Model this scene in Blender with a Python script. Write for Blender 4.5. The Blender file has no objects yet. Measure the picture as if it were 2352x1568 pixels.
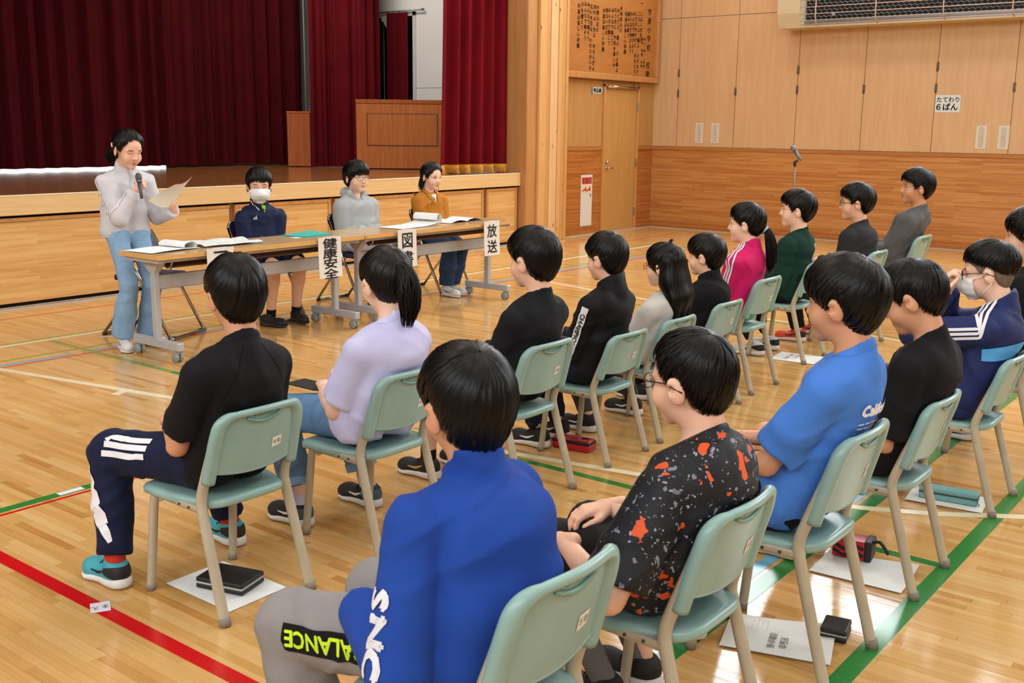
import bpy, bmesh, math, random
import numpy as np
from mathutils import Matrix, Vector

SC = bpy.context.scene
COL = SC.collection
random.seed(7)
RNG = np.random.default_rng(7)

# ------------------------------------------------------------------ camera
CAM_YAW, CAM_PITCH, CAM_ROLL, CAM_F, CAM_H = 0.907391717, 0.200865755, 0.0116430531, 2429.93, 1.52


def setup_camera():
    cy, sy, cp, sp = math.cos(CAM_YAW), math.sin(CAM_YAW), math.cos(CAM_PITCH), math.sin(CAM_PITCH)
    fw = Vector((sy * cp, cy * cp, -sp))
    rt0 = Vector((cy, -sy, 0))
    up0 = rt0.cross(fw)
    cr, sr = math.cos(CAM_ROLL), math.sin(CAM_ROLL)
    rt = cr * rt0 + sr * up0
    up = -sr * rt0 + cr * up0
    cam = bpy.data.cameras.new('camera')
    cam.sensor_width = 36.0
    cam.lens = CAM_F / 2352 * 36.0
    cam.clip_start, cam.clip_end = 0.05, 200
    cam.dof.use_dof = True
    cam.dof.focus_distance = 6.0
    cam.dof.aperture_fstop = 11.0
    o = bpy.data.objects.new('camera', cam)
    m = Matrix((rt, up, -fw)).transposed().to_4x4()
    m.translation = (0, 0, CAM_H)
    o.matrix_world = m
    COL.objects.link(o)
    SC.camera = o


setup_camera()
# ------------------------------------------------------------------ exposure, world
SC.view_settings.view_transform = 'Standard'
SC.view_settings.look = 'None'
SC.view_settings.gamma = 1.0
SC.view_settings.exposure = 0.0
SC.view_settings.use_curve_mapping = False
try:
    SC.cycles.use_denoising = True
    SC.cycles.use_adaptive_sampling = True
    SC.cycles.adaptive_threshold = 0.04
    SC.cycles.max_bounces = 6
    SC.cycles.diffuse_bounces = 3
    SC.cycles.glossy_bounces = 3
    SC.cycles.sample_clamp_indirect = 6.0
except Exception:
    pass
w = bpy.data.worlds.new('daylight')
SC.world = w
w.use_nodes = True
w.node_tree.nodes['Background'].inputs[0].default_value = (0.93, 0.96, 1.0, 1)
w.node_tree.nodes['Background'].inputs[1].default_value = 0.55


def area_light(name, loc, target, sx, sy, power, col=(1, 1, 1)):
    l = bpy.data.lights.new(name, 'AREA')
    l.shape = 'RECTANGLE'
    l.size, l.size_y = sx, sy
    l.energy = power
    l.color = col
    o = bpy.data.objects.new(name, l)
    o.location = loc
    d = Vector(target) - Vector(loc)
    o.rotation_euler = d.to_track_quat('-Z', 'Y').to_euler()
    COL.objects.link(o)
    return o


# daylight of the high window bands (built further down) on the two long sides, and the hall's ceiling lamps
for k in range(3):
    area_light('window_daylight', (14.2, -8 + 7.0 * k, 5.7), (4, -8 + 7.0 * k + 1.0, 0.5), 6.4, 2.6, 560, (0.88, 0.95, 1.0))
    area_light('window_daylight', (-5.8, -8 + 7.0 * k, 5.7), (4, -8 + 7.0 * k + 1.5, 0.8), 6.4, 2.6, 300, (0.88, 0.95, 1.0))
for lx in (1.0, 5.5, 10.0):
    for ly in (-4.0, 1.0, 6.0):
        area_light('hall_lamp_light', (lx, ly, 7.7), (lx, ly, 0), 0.9, 0.9, 75, (1.0, 0.97, 0.93))
area_light('stage_wall_fill', (8.6, 10.1, 5.3), (11.4, 10.9, 2.3), 2.4, 0.8, 120, (1.0, 0.97, 0.92))  # added fill aimed at the white stage side wall, not a real stage lamp
area_light('backstage_daylight', (5.4, 13.5, 1.0), (5.4, 12.2, 0.96), 7.4, 0.12, 9, (0.95, 0.98, 1.0))
# ------------------------------------------------------------------ helpers
def link(o, parent=None):
    COL.objects.link(o)
    if parent is not None:
        o.parent = parent
    return o


def tag(o, label=None, cat=None, group=None, kind=None):
    if label: o['label'] = label
    if cat: o['category'] = cat
    if group: o['group'] = group
    if kind: o['kind'] = kind
    return o


def thing(name, label, cat, loc=(0, 0, 0), rotz=0.0, group=None, kind=None):
    o = bpy.data.objects.new(name, None)
    o.empty_display_size = 0.1
    o.location = loc
    o.rotation_euler = (0, 0, rotz)
    link(o)
    return tag(o, label, cat, group, kind)


def mesh_np(name, V, F, mats, mi=None, smooth=True):
    """fast mesh from numpy arrays; F: (n,4) or (n,3) or list of polygons"""
    me = bpy.data.meshes.new(name)
    if isinstance(F, np.ndarray):
        n, k = F.shape
        me.vertices.add(len(V))
        me.vertices.foreach_set('co', np.asarray(V, np.float32).ravel())
        me.loops.add(n * k)
        me.loops.foreach_set('vertex_index', F.astype(np.int32).ravel())
        me.polygons.add(n)
        me.polygons.foreach_set('loop_start', (np.arange(n) * k).astype(np.int32))
        me.update(calc_edges=True)
    else:
        me.from_pydata([tuple(map(float, v)) for v in V], [], F)
    if not isinstance(mats, (list, tuple)):
        mats = [mats]
    for m in mats:
        me.materials.append(m)
    if mi is not None:
        me.polygons.foreach_set('material_index', np.asarray(mi, np.int32))
    me.polygons.foreach_set('use_smooth', np.full(len(me.polygons), bool(smooth)))
    me.update()
    return me


class G:
    """collects shapes of ONE part"""
    def __init__(s):
        s.V, s.F, s.S = [], [], []

    def add(s, V, F, smooth=False):
        n = len(s.V)
        s.V += [tuple(v) for v in V]
        s.F += [tuple(i + n for i in f) for f in F]
        s.S += [smooth] * len(F)
        return s

    def box(s, lo, hi, bev=0.0, rot=None, seg=1):
        lo, hi = np.array(lo, float), np.array(hi, float)
        c, d = (lo + hi) / 2, (hi - lo)
        bm = bmesh.new()
        bmesh.ops.create_cube(bm, size=1.0)
        for v in bm.verts:
            v.co = Vector((v.co.x * d[0], v.co.y * d[1], v.co.z * d[2]))
        if bev:
            bmesh.ops.bevel(bm, geom=bm.edges[:], offset=bev, segments=seg, profile=0.6, affect='EDGES')
        bm.verts.index_update()
        V = [v.co.copy() for v in bm.verts]
        if rot is not None:
            V = [rot @ v for v in V]
        V = [(v.x + c[0], v.y + c[1], v.z + c[2]) for v in V]
        s.add(V, [[v.index for v in f.verts] for f in bm.faces], smooth=bool(bev) and seg > 1)
        bm.free()
        return s

    def tube(s, pts, r, n=10, cap=True, flat=1.0, closed=False):
        P = [Vector(p) for p in pts]
        R = r if isinstance(r, (list, tuple)) else [r] * len(P)
        m = len(P)
        T = []
        for i in range(m):
            if closed:
                t = P[(i + 1) % m] - P[i - 1]
            else:
                t = P[min(i + 1, m - 1)] - P[max(i - 1, 0)]
            T.append(t.normalized())
        up = Vector((0, 0, 1)) if abs(T[0].z) < 0.9 else Vector((0, 1, 0))
        nx = T[0].cross(up).normalized()
        V, F = [], []
        for i in range(m):
            if i:
                nx = (nx - T[i] * nx.dot(T[i])).normalized()
            ny = T[i].cross(nx)
            for k in range(n):
                a = 2 * math.pi * k / n
                V.append(P[i] + nx * (R[i] * math.cos(a)) + ny * (R[i] * flat * math.sin(a)))
        for i in range(m if closed else m - 1):
            j = (i + 1) % m
            for k in range(n):
                k2 = (k + 1) % n
                F.append((i * n + k, i * n + k2, j * n + k2, j * n + k))
        if cap and not closed:
            F.append(tuple(range(n))[::-1])
            F.append(tuple((m - 1) * n + k for k in range(n)))
        s.add(V, F, True)
        return s

    def lathe(s, prof, origin=(0, 0, 0), axis='z', n=20):
        V, F = [], []
        for (r, z) in prof:
            for k in range(n):
                a = 2 * math.pi * k / n
                x, y = r * math.cos(a), r * math.sin(a)
                p = {'z': (x, y, z), 'x': (z, x, y), 'y': (y, z, x)}[axis]
                V.append((p[0] + origin[0], p[1] + origin[1], p[2] + origin[2]))
        for i in range(len(prof) - 1):
            for k in range(n):
                k2 = (k + 1) % n
                F.append((i * n + k, i * n + k2, (i + 1) * n + k2, (i + 1) * n + k))
        F.append(tuple(range(n))[::-1])
        F.append(tuple((len(prof) - 1) * n + k for k in range(n)))
        s.add(V, F, True)
        return s

    def prism(s, poly, z0, z1):
        n = len(poly)
        V = [(x, y, z0) for x, y in poly] + [(x, y, z1) for x, y in poly]
        F = [tuple(range(n))[::-1], tuple(range(n, 2 * n))]
        F += [(i, (i + 1) % n, n + (i + 1) % n, n + i) for i in range(n)]
        s.add(V, F)
        return s

    def grid(s, fn, nu, nv, smooth=True, flip=False):
        V = [fn(i / nu, j / nv) for j in range(nv + 1) for i in range(nu + 1)]
        F = []
        for j in range(nv):
            for i in range(nu):
                a = j * (nu + 1) + i
                f = (a, a + 1, a + nu + 2, a + nu + 1)
                F.append(f[::-1] if flip else f)
        s.add(V, F, smooth)
        return s

    def mesh(s, name, mat):
        me = bpy.data.meshes.new(name)
        me.from_pydata(s.V, [], s.F)
        me.materials.append(mat)
        me.polygons.foreach_set('use_smooth', s.S)
        me.update()
        return me

    def obj(s, name, mat, parent=None, off=None):
        if off is not None:
            s.V = [(x - off[0], y - off[1], z - off[2]) for x, y, z in s.V]
        return link(bpy.data.objects.new(name, s.mesh(name, mat)), parent)


def children_of(o):
    return list(o.children)


def dup(root, loc=None, rotz=None, parent=None):
    c = root.copy()
    COL.objects.link(c)
    if parent is not None:
        c.parent = parent
    if loc is not None: c.location = loc
    if rotz is not None: c.rotation_euler = (0, 0, rotz)
    for ch in root.children:
        dup(ch, parent=c)
    return c


# ------------------------------------------------------------------ materials
MATS = {}


def srgb(h):
    """'#rrggbb' or tuple of 0-255 -> linear"""
    if isinstance(h, str):
        h = tuple(int(h[i:i + 2], 16) for i in (1, 3, 5))
    out = []
    for c in h:
        c = c / 255
        out.append(c / 12.92 if c <= 0.04045 else ((c + 0.055) / 1.055) ** 2.4)
    return tuple(out) + (1.0,)


def pmat(name, col, rough=0.5, metal=0.0, spec=0.5, sheen=0.0, coat=0.0, var=0.06, scale=12.0, bump=0.0, bscale=60.0, sss=0.0, alpha=1.0, trans=0.0, emit=0.0):
    """principled with a gentle procedural variation of tone and relief"""
    if name in MATS: return MATS[name]
    m = bpy.data.materials.new(name)
    m.use_nodes = True
    nt = m.node_tree
    b = nt.nodes['Principled BSDF']
    c = srgb(col) if not (isinstance(col, tuple) and max(col) <= 1.0) else tuple(col) + (1.0,) * (4 - len(col))
    b.inputs['Base Color'].default_value = c
    b.inputs['Roughness'].default_value = rough
    b.inputs['Metallic'].default_value = metal
    b.inputs['Specular IOR Level'].default_value = spec
    if sheen: b.inputs['Sheen Weight'].default_value = sheen
    if coat:
        b.inputs['Coat Weight'].default_value = coat
        b.inputs['Coat Roughness'].default_value = 0.08
    if sss:
        b.inputs['Subsurface Weight'].default_value = sss
        b.inputs['Subsurface Radius'].default_value = (0.012, 0.005, 0.003)
    if trans: b.inputs['Transmission Weight'].default_value = trans
    if alpha < 1: b.inputs['Alpha'].default_value = alpha
    if emit:
        b.inputs['Emission Color'].default_value = c
        b.inputs['Emission Strength'].default_value = emit
    tc = nt.nodes.new('ShaderNodeTexCoord')
    if var:
        n = nt.nodes.new('ShaderNodeTexNoise')
        n.inputs['Scale'].default_value = scale
        n.inputs['Detail'].default_value = 4
        nt.links.new(tc.outputs['Object'], n.inputs['Vector'])
        mr = nt.nodes.new('ShaderNodeMapRange')
        mr.inputs['From Min'].default_value, mr.inputs['From Max'].default_value = 0.3, 0.7
        mr.inputs['To Min'].default_value, mr.inputs['To Max'].default_value = 1 - var, 1 + var
        nt.links.new(n.outputs['Fac'], mr.inputs['Value'])
        hs = nt.nodes.new('ShaderNodeHueSaturation')
        hs.inputs['Color'].default_value = c
        nt.links.new(mr.outputs['Result'], hs.inputs['Value'])
        nt.links.new(hs.outputs['Color'], b.inputs['Base Color'])
    if bump:
        n2 = nt.nodes.new('ShaderNodeTexNoise')
        n2.inputs['Scale'].default_value = bscale
        n2.inputs['Detail'].default_value = 3
        nt.links.new(tc.outputs['Object'], n2.inputs['Vector'])
        bp = nt.nodes.new('ShaderNodeBump')
        bp.inputs['Strength'].default_value = bump
        bp.inputs['Distance'].default_value = 0.01
        nt.links.new(n2.outputs['Fac'], bp.inputs['Height'])
        nt.links.new(bp.outputs['Normal'], b.inputs['Normal'])
    MATS[name] = m
    return m


def wood(name, light, dark, grain=(1, 1, 12), rough=0.45, strips=None, coat=0.0, contrast=1.0, spec=0.5, knots=False):
    """grain: scale of the noise per object axis (small along the grain).
    strips: (axis along, axis across, length, width, variation) laminated strips drawn on the board"""
    if name in MATS: return MATS[name]
    m = bpy.data.materials.new(name)
    m.use_nodes = True
    nt = m.node_tree
    L, N = nt.links, nt.nodes
    b = N['Principled BSDF']
    b.inputs['Roughness'].default_value = rough
    b.inputs['Specular IOR Level'].default_value = spec
    if coat:
        b.inputs['Coat Weight'].default_value = coat
        b.inputs['Coat Roughness'].default_value = 0.06
    geo = N.new('ShaderNodeNewGeometry')
    mp = N.new('ShaderNodeMapping')
    mp.inputs['Scale'].default_value = grain
    L.new(geo.outputs['Position'], mp.inputs['Vector'])
    n1 = N.new('ShaderNodeTexNoise')
    n1.inputs['Scale'].default_value = 3.0
    n1.inputs['Detail'].default_value = 6
    n1.inputs['Roughness'].default_value = 0.65
    n1.inputs['Distortion'].default_value = 0.6
    L.new(mp.outputs[0], n1.inputs['Vector'])
    cr = N.new('ShaderNodeValToRGB')
    cr.color_ramp.elements[0].position = 0.5 - 0.22 / contrast
    cr.color_ramp.elements[1].position = 0.5 + 0.22 / contrast
    cr.color_ramp.elements[0].color = srgb(dark)
    cr.color_ramp.elements[1].color = srgb(light)
    fac = n1.outputs['Fac']
    if strips:
        al, ac, ln, wd, va = strips
        sep = N.new('ShaderNodeSeparateXYZ')
        L.new(geo.outputs['Position'], sep.inputs[0])
        cmb = N.new('ShaderNodeCombineXYZ')
        L.new(sep.outputs['XYZ'.index(al)], cmb.inputs[0])
        L.new(sep.outputs['XYZ'.index(ac)], cmb.inputs[1])
        br = N.new('ShaderNodeTexBrick')
        br.inputs['Color1'].default_value = (0, 0, 0, 1)
        br.inputs['Color2'].default_value = (1, 1, 1, 1)
        br.inputs['Mortar Size'].default_value = 0.0
        br.inputs['Scale'].default_value = 1.0
        br.inputs['Brick Width'].default_value = ln
        br.inputs['Row Height'].default_value = wd
        br.offset = 0.37
        br.offset_frequency = 2
        br.squash = 0.7
        br.squash_frequency = 3
        L.new(cmb.outputs[0], br.inputs['Vector'])
        mx = N.new('ShaderNodeMath')
        mx.operation = 'MULTIPLY_ADD'
        mx.inputs[1].default_value = va
        L.new(br.outputs['Color'], mx.inputs[0])
        sb = N.new('ShaderNodeMath')
        sb.operation = 'SUBTRACT'
        L.new(n1.outputs['Fac'], sb.inputs[0])
        sb.inputs[1].default_value = va * 0.5
        L.new(sb.outputs[0], mx.inputs[2])
        fac = mx.outputs[0]
    L.new(fac, cr.inputs['Fac'])
    col = cr.outputs['Color']
    if knots:
        mk = N.new('ShaderNodeMapping')
        mk.inputs['Scale'].default_value = (9, 9, 3.2)
        L.new(geo.outputs['Position'], mk.inputs['Vector'])
        vo = N.new('ShaderNodeTexVoronoi')
        vo.inputs['Scale'].default_value = 1.0
        L.new(mk.outputs[0], vo.inputs['Vector'])
        r2 = N.new('ShaderNodeValToRGB')
        r2.color_ramp.elements[0].position = 0.05
        r2.color_ramp.elements[1].position = 0.12
        r2.color_ramp.elements[0].color = (0.18, 0.07, 0.02, 1)
        r2.color_ramp.elements[1].color = (1, 1, 1, 1)
        L.new(vo.outputs['Distance'], r2.inputs['Fac'])
        mm = N.new('ShaderNodeMix')
        mm.data_type = 'RGBA'
        mm.blend_type = 'MULTIPLY'
        mm.inputs[0].default_value = 1.0
        L.new(col, mm.inputs[6])
        L.new(r2.outputs['Color'], mm.inputs[7])
        col = mm.outputs[2]
    L.new(col, b.inputs['Base Color'])
    MATS[name] = m
    return m


TEXT_CACHE = {}


def text_mesh(txt, size, vertical=False, bold=0.0, spacing=1.0):
    """flat lettering: numpy verts (x right, y up, centred) and faces, cut from a text curve"""
    key = (txt, vertical, spacing)
    if key not in TEXT_CACHE:
        cu = bpy.data.curves.new('lettering', 'FONT')
        cu.size = 1.0
        cu.align_x, cu.align_y = 'CENTER', 'CENTER'
        cu.space_line = spacing
        cu.resolution_u = 2
        cu.body = '\n'.join(txt) if vertical else txt
        o = bpy.data.objects.new('lettering', cu)
        me = o.to_mesh()
        V = np.array([v.co[:] for v in me.vertices]).reshape(-1, 3)
        if len(V):   # centre the ink
            V[:, :2] -= (V[:, :2].min(0) + V[:, :2].max(0)) / 2
        F = [tuple(p.vertices) for p in me.polygons]
        o.to_mesh_clear()
        bpy.data.objects.remove(o)
        bpy.data.curves.remove(cu)
        TEXT_CACHE[key] = (V, F)
    V, F = TEXT_CACHE[key]
    V = V * size
    if bold and len(V):   # heavier strokes: the outline repeated a hair's breadth around
        n = len(V)
        D = [(bold, 0, 0), (-bold, 0, 0), (0, bold, 0), (0, -bold, 0)]
        F = [tuple(i + n * k for i in f) for k in range(4) for f in F]
        V = np.concatenate([V + np.array(d) for d in D])
    return V, F


def lettering(txt, size, origin, ux, uy, mat, parent=None, name='lettering', vertical=False, bold=0.0, spacing=1.0, sx=1.0):
    V, F = text_mesh(txt, size, vertical, bold, spacing)
    if not len(V): return None
    ux, uy, og = np.array(ux, float), np.array(uy, float), np.array(origin, float)
    W = og + V[:, :1] * sx * ux + V[:, 1:2] * uy
    return link(bpy.data.objects.new(name, mesh_np(name, W, F, mat, smooth=False)), parent)


BLACK_INK = pmat('black_ink', '#17181a', 0.6, var=0.0)
WHITE_INK = pmat('white_print', '#eef1f4', 0.6, var=0.0)
PAPER = pmat('paper', '#e9ebe8', 0.75, var=0.03, scale=9)
# ------------------------------------------------------------------ the hall
XW, YW, ZC = 14.44, 8.58, 8.2      # right wall, stage wall, ceiling
XL, YB = -6.2, -12.0
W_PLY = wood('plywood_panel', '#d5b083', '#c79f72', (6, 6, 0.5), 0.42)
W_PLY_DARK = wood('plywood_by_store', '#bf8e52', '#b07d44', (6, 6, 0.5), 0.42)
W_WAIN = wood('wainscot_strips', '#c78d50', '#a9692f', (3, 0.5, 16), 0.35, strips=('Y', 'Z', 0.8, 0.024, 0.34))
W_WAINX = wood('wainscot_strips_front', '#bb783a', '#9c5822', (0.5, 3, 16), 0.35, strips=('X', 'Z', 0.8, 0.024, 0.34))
W_STAGE = wood('stage_front_strips', '#e0b273', '#c9924f', (0.5, 3, 14), 0.32, strips=('X', 'Z', 0.9, 0.03, 0.3))
W_LIP = wood('stage_edge_board', '#e4c08c', '#d6aa6e', (0.5, 4, 12), 0.32)
W_STGFLR = wood('stage_floor_wood', '#9a6236', '#7c4a26', (1.2, 14, 1), 0.16, strips=('X', 'Y', 0.9, 0.07, 0.3))
W_TRIM = wood('hall_trim_wood', '#cf9858', '#b57c40', (6, 6, 0.6), 0.35)
W_JAMB = wood('jamb_wood', '#c48d55', '#ae7844', (8, 8, 0.6), 0.4)
W_LAM = [wood('pine_lamella_%d' % i, a, b, (16, 16, 0.9), 0.45, knots=True) for i, (a, b) in enumerate((('#dcab70', '#cb9452'), ('#e4bb8c', '#d6a566'), ('#d3a064', '#c08846')))]
W_DOOR = wood('door_veneer', '#c59350', '#b58346', (7, 7, 0.35), 0.36)
W_POD = wood('lectern_veneer', '#b9692a', '#98521b', (10, 10, 0.5), 0.5, spec=0.25)
W_POD2 = wood('lectern_veneer_dark', '#a55522', '#863f14', (10, 10, 0.5), 0.5, spec=0.25)
M_WHITE = pmat('white_wall_paint', '#cfcac2', 0.8, var=0.03, scale=2)
M_CEIL = pmat('ceiling_board', '#cdc6ba', 0.8, var=0.05, scale=1)
M_HALL = wood('upper_wall_board', '#cdb898', '#bfa683', (3, 3, 0.6), 0.5)
M_DARK = pmat('dark_gap', '#0c0a09', 0.9, var=0.0)
M_GREYSTRIP = pmat('floor_edge_strip', '#b7a996', 0.5, var=0.05)
M_STEEL = pmat('brushed_steel', '#b9b9b6', 0.28, metal=1.0, var=0.04)
M_PLATE = pmat('ivory_plate', '#d3cabb', 0.45, var=0.02)
M_CREAM = pmat('cream_enamel', '#cdbd9c', 0.42, var=0.03)


def floor_material():
    m = bpy.data.materials.new('maple_floor')
    m.use_nodes = True
    nt = m.node_tree
    L, N = nt.links, nt.nodes
    b = N['Principled BSDF']
    at = N.new('ShaderNodeAttribute')
    at.attribute_name = 'tone'
    geo = N.new('ShaderNodeNewGeometry')
    add = N.new('ShaderNodeVectorMath')
    add.operation = 'MULTIPLY_ADD'
    add.inputs[1].default_value = (26, 1.3, 1)
    off = N.new('ShaderNodeVectorMath')
    off.operation = 'SCALE'
    off.inputs[0].default_value = (31, 47, 0)
    L.new(at.outputs['Fac'], off.inputs['Scale'])
    L.new(geo.outputs['Position'], add.inputs[0])
    L.new(off.outputs[0], add.inputs[2])
    n1 = N.new('ShaderNodeTexNoise')
    n1.inputs['Scale'].default_value = 2.2
    n1.inputs['Detail'].default_value = 6
    n1.inputs['Roughness'].default_value = 0.6
    n1.inputs['Distortion'].default_value = 0.8
    L.new(add.outputs[0], n1.inputs['Vector'])
    mx = N.new('ShaderNodeMath')
    mx.operation = 'MULTIPLY_ADD'
    mx.inputs[1].default_value = 0.42
    L.new(n1.outputs['Fac'], mx.inputs[0])
    ml = N.new('ShaderNodeMath')
    ml.operation = 'MULTIPLY'
    ml.inputs[1].default_value = 0.62
    L.new(at.outputs['Fac'], ml.inputs[0])
    L.new(ml.outputs[0], mx.inputs[2])
    cr = N.new('ShaderNodeValToRGB')
    e = cr.color_ramp.elements
    e[0].position, e[0].color = 0.1, srgb('#a96f30')
    e[1].position, e[1].color = 0.95, srgb('#dcb981')
    k = cr.color_ramp.elements.new(0.45)
    k.color = srgb('#c99a5a')
    L.new(mx.outputs[0], cr.inputs['Fac'])
    L.new(cr.outputs['Color'], b.inputs['Base Color'])
    b.inputs['Roughness'].default_value = 0.13
    b.inputs['Specular IOR Level'].default_value = 0.62
    n2 = N.new('ShaderNodeTexNoise')
    n2.inputs['Scale'].default_value = 5
    n2.inputs['Detail'].default_value = 3
    L.new(geo.outputs['Position'], n2.inputs['Vector'])
    mr = N.new('ShaderNodeMapRange')
    mr.inputs['From Min'].default_value, mr.inputs['From Max'].default_value = 0.35, 0.7
    mr.inputs['To Min'].default_value, mr.inputs['To Max'].default_value = 0.09, 0.2
    L.new(n2.outputs['Fac'], mr.inputs['Value'])
    L.new(mr.outputs[0], b.inputs['Roughness'])
    bp = N.new('ShaderNodeBump')
    bp.inputs['Strength'].default_value = 0.05
    bp.inputs['Distance'].default_value = 0.01
    n3 = N.new('ShaderNodeTexNoise')
    n3.inputs['Scale'].default_value = 1.0
    n3.inputs['Detail'].default_value = 2
    L.new(add.outputs[0], n3.inputs['Vector'])
    L.new(n3.outputs['Fac'], bp.inputs['Height'])
    L.new(bp.outputs['Normal'], b.inputs['Normal'])
    return m


def build_floor():
    mf = floor_material()
    base = G().box((XL, YB, -0.12), (XW, YW + 0.03, -0.008)).obj('floor', pmat('floor_bed', '#5a3515', 0.6, var=0.05))
    tag(base, 'polished maple strip floor of the gym hall with painted court lines', 'floor', kind='structure')
    wd, gap = 0.0335, 0.00018
    pieces = []
    x = -1.2
    while x < XW - 0.01:
        y = -2.6 - RNG.random() * 0.6
        while y < YW:
            ln = 0.28 + 0.42 * RNG.random()
            y1 = min(y + ln, YW)
            if y1 > -2.6 and y1 - max(y, -2.6) > 0.03:
                pieces.append((x, max(y, -2.6), min(x + wd, XW), y1, RNG.random()))
            y = y1
        x += wd
    P = np.array(pieces)
    # coarse board-to-board tone plus rare dark strips
    P[:, 4] = np.clip(0.5 + 0.2 * (P[:, 4] - 0.5) * 2 + 0.10 * RNG.standard_normal(len(P)), 0.12, 0.95)
    dk = RNG.random(len(P)) < 0.03
    P[dk, 4] = 0.06
    cx, cy = (P[:, 0] + P[:, 2]) / 2, (P[:, 1] + P[:, 3]) / 2
    # image-plane size decides which boards show largest
    fx, fy = math.sin(CAM_YAW), math.cos(CAM_YAW)
    fwd = cx * fx + cy * fy
    lat = cx * fy - cy * fx
    vis = (fwd > 1.9) & (np.abs(lat) < fwd * 0.5) & ~((cx > 2.2) & (cy < 0.6))
    order = np.argsort(np.where(vis, cx * cx + cy * cy, 1e9))
    near = order[:300]
    rest = order[300:]

    def geom(p):
        x0, y0, x1, y1 = p[:, 0] + gap, p[:, 1] + gap, p[:, 2] - gap, p[:, 3] - gap
        n = len(p)
        V = np.zeros((n, 8, 3), np.float32)
        e = 0.0003
        V[:, 0] = np.stack([x0, y0, np.full(n, -0.008)], 1)
        V[:, 1] = np.stack([x1, y0, np.full(n, -0.008)], 1)
        V[:, 2] = np.stack([x1, y1, np.full(n, -0.008)], 1)
        V[:, 3] = np.stack([x0, y1, np.full(n, -0.008)], 1)
        V[:, 4] = np.stack([x0 + e, y0 + e, np.zeros(n)], 1)
        V[:, 5] = np.stack([x1 - e, y0 + e, np.zeros(n)], 1)
        V[:, 6] = np.stack([x1 - e, y1 - e, np.zeros(n)], 1)
        V[:, 7] = np.stack([x0 + e, y1 - e, np.zeros(n)], 1)
        q = np.array([[4, 5, 6, 7], [0, 1, 5, 4], [1, 2, 6, 5], [2, 3, 7, 6], [3, 0, 4, 7]])
        F = (np.arange(n)[:, None, None] * 8 + q[None]).reshape(-1, 4)
        return V.reshape(-1, 3), F

    def make(name, p):
        V, F = geom(p)
        me = mesh_np(name, V, F, mf, smooth=False)
        a = me.attributes.new('tone', 'FLOAT', 'POINT')
        a.data.foreach_set('value', np.repeat(p[:, 4], 8).astype(np.float32))
        return link(bpy.data.objects.new(name, me), base)
    for i in near:
        make('floor_board', P[i:i + 1])
    o = make('floor_boards', P[rest])
    o['kind'] = 'stuff'
    o['label'] = 'maple floor strips further off'

    cols = {'red': pmat('court_red', '#c2161a', 0.2, var=0.04), 'red2': pmat('court_red_thin', '#cf4a26', 0.2, var=0.05),
            'green': pmat('court_green', '#2c7a36', 0.2, var=0.05), 'green2': pmat('court_green_thin', '#75913a', 0.2, var=0.05),
            'white': pmat('court_white', '#e2d8b4', 0.22, var=0.05), 'blue': pmat('court_blue', '#5fa3c0', 0.2, var=0.05),
            'tape': pmat('name_tape', '#dcd8e2', 0.4, var=0.03)}

    def line(col, pts, wdt, z=0.0011):
        pts = [Vector((p[0], p[1], 0)) for p in pts]
        V, n = [], len(pts)
        for i, p in enumerate(pts):
            t = (pts[min(i + 1, n - 1)] - pts[max(i - 1, 0)]).normalized()
            nr = Vector((-t.y, t.x, 0)) * wdt / 2
            V += [(p.x + nr.x, p.y + nr.y, z), (p.x - nr.x, p.y - nr.y, z), (p.x + nr.x, p.y + nr.y, z - 0.0012), (p.x - nr.x, p.y - nr.y, z - 0.0012)]
        F = []
        for i in range(n - 1):
            a = i * 4
            F += [(a, a + 1, a + 5, a + 4)[::-1], (a + 2, a, a + 4, a + 6), (a + 1, a + 3, a + 7, a + 5)]
        g = G()
        g.add(V, F)
        return g.obj('court_line', cols[col], base)
    line('red', [(1.664, -2.4), (1.664, 6.3)], 0.052)
    line('green', [(-1, 4.045), (3.72, 4.045)], 0.05)
    line('red', [(-1, 3.992), (3.72, 3.992)], 0.016)
    line('green', [(3.742, 0.92), (3.742, 5.6)], 0.042, 0.0013)
    line('green2', [(3.742, 5.6), (3.755, 7.06)], 0.042, 0.0013)
    line('white', [(2.93, 7.1), (3.09, 6.456), (3.356, 5.102), (3.6, 3.95), (3.8, 2.925), (3.902, 2.385), (4.03, 1.8), (4.135, 1.408), (4.265, 1.143), (4.46, 0.857), (4.9, 0.4)], 0.048, 0.0015)
    line('white', [(3.19, 5.35), (3.32, 5.41)], 0.05, 0.0017)
    line('green', [(2.0, 0.947), (7.5, 0.947)], 0.062)
    line('green', [(2.0, 1.395), (7.5, 1.395)], 0.062)
    line('blue', [(3.2, 1.468), (7.5, 1.468)], 0.05)
    line('white', [(-1, 7.10), (12.6, 7.13)], 0.05)
    line('green2', [(-1, 7.15), (12.6, 7.18)], 0.026)
    line('green2', [(-1, 6.66), (12.6, 6.69)], 0.026)
    line('blue', [(-1, 6.535), (3.62, 6.54)], 0.05)
    line('blue', [(3.7, 6.54), (12.6, 6.57)], 0.05)
    line('red2', [(-1, 6.475), (12.6, 6.51)], 0.03)
    line('red2', [(-1, 8.09), (12.6, 8.11)], 0.03)
    line('red2', [(11.6, 7.62), (13.6, 7.72)], 0.03)
    line('white', [(8.50, 6.4), (8.433, 6.032), (8.326, 5.561), (8.188, 4.904), (8.0, 3.8), (7.878, 2.808), (7.748, 2.309)], 0.045)
    line('green2', [(7.92, 5.9), (7.86, 5.3), (7.93, 2.83), (7.89, 2.4)], 0.03)
    line('white', [(4.27, 6.83), (4.05, 6.92)], 0.05)
    # name tapes on the lines
    line('tape', [(1.65, 2.925), (1.685, 2.99)], 0.06, 0.0021)
    line('tape', [(2.13, 4.045), (2.24, 4.045)], 0.036, 0.0021)
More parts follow.
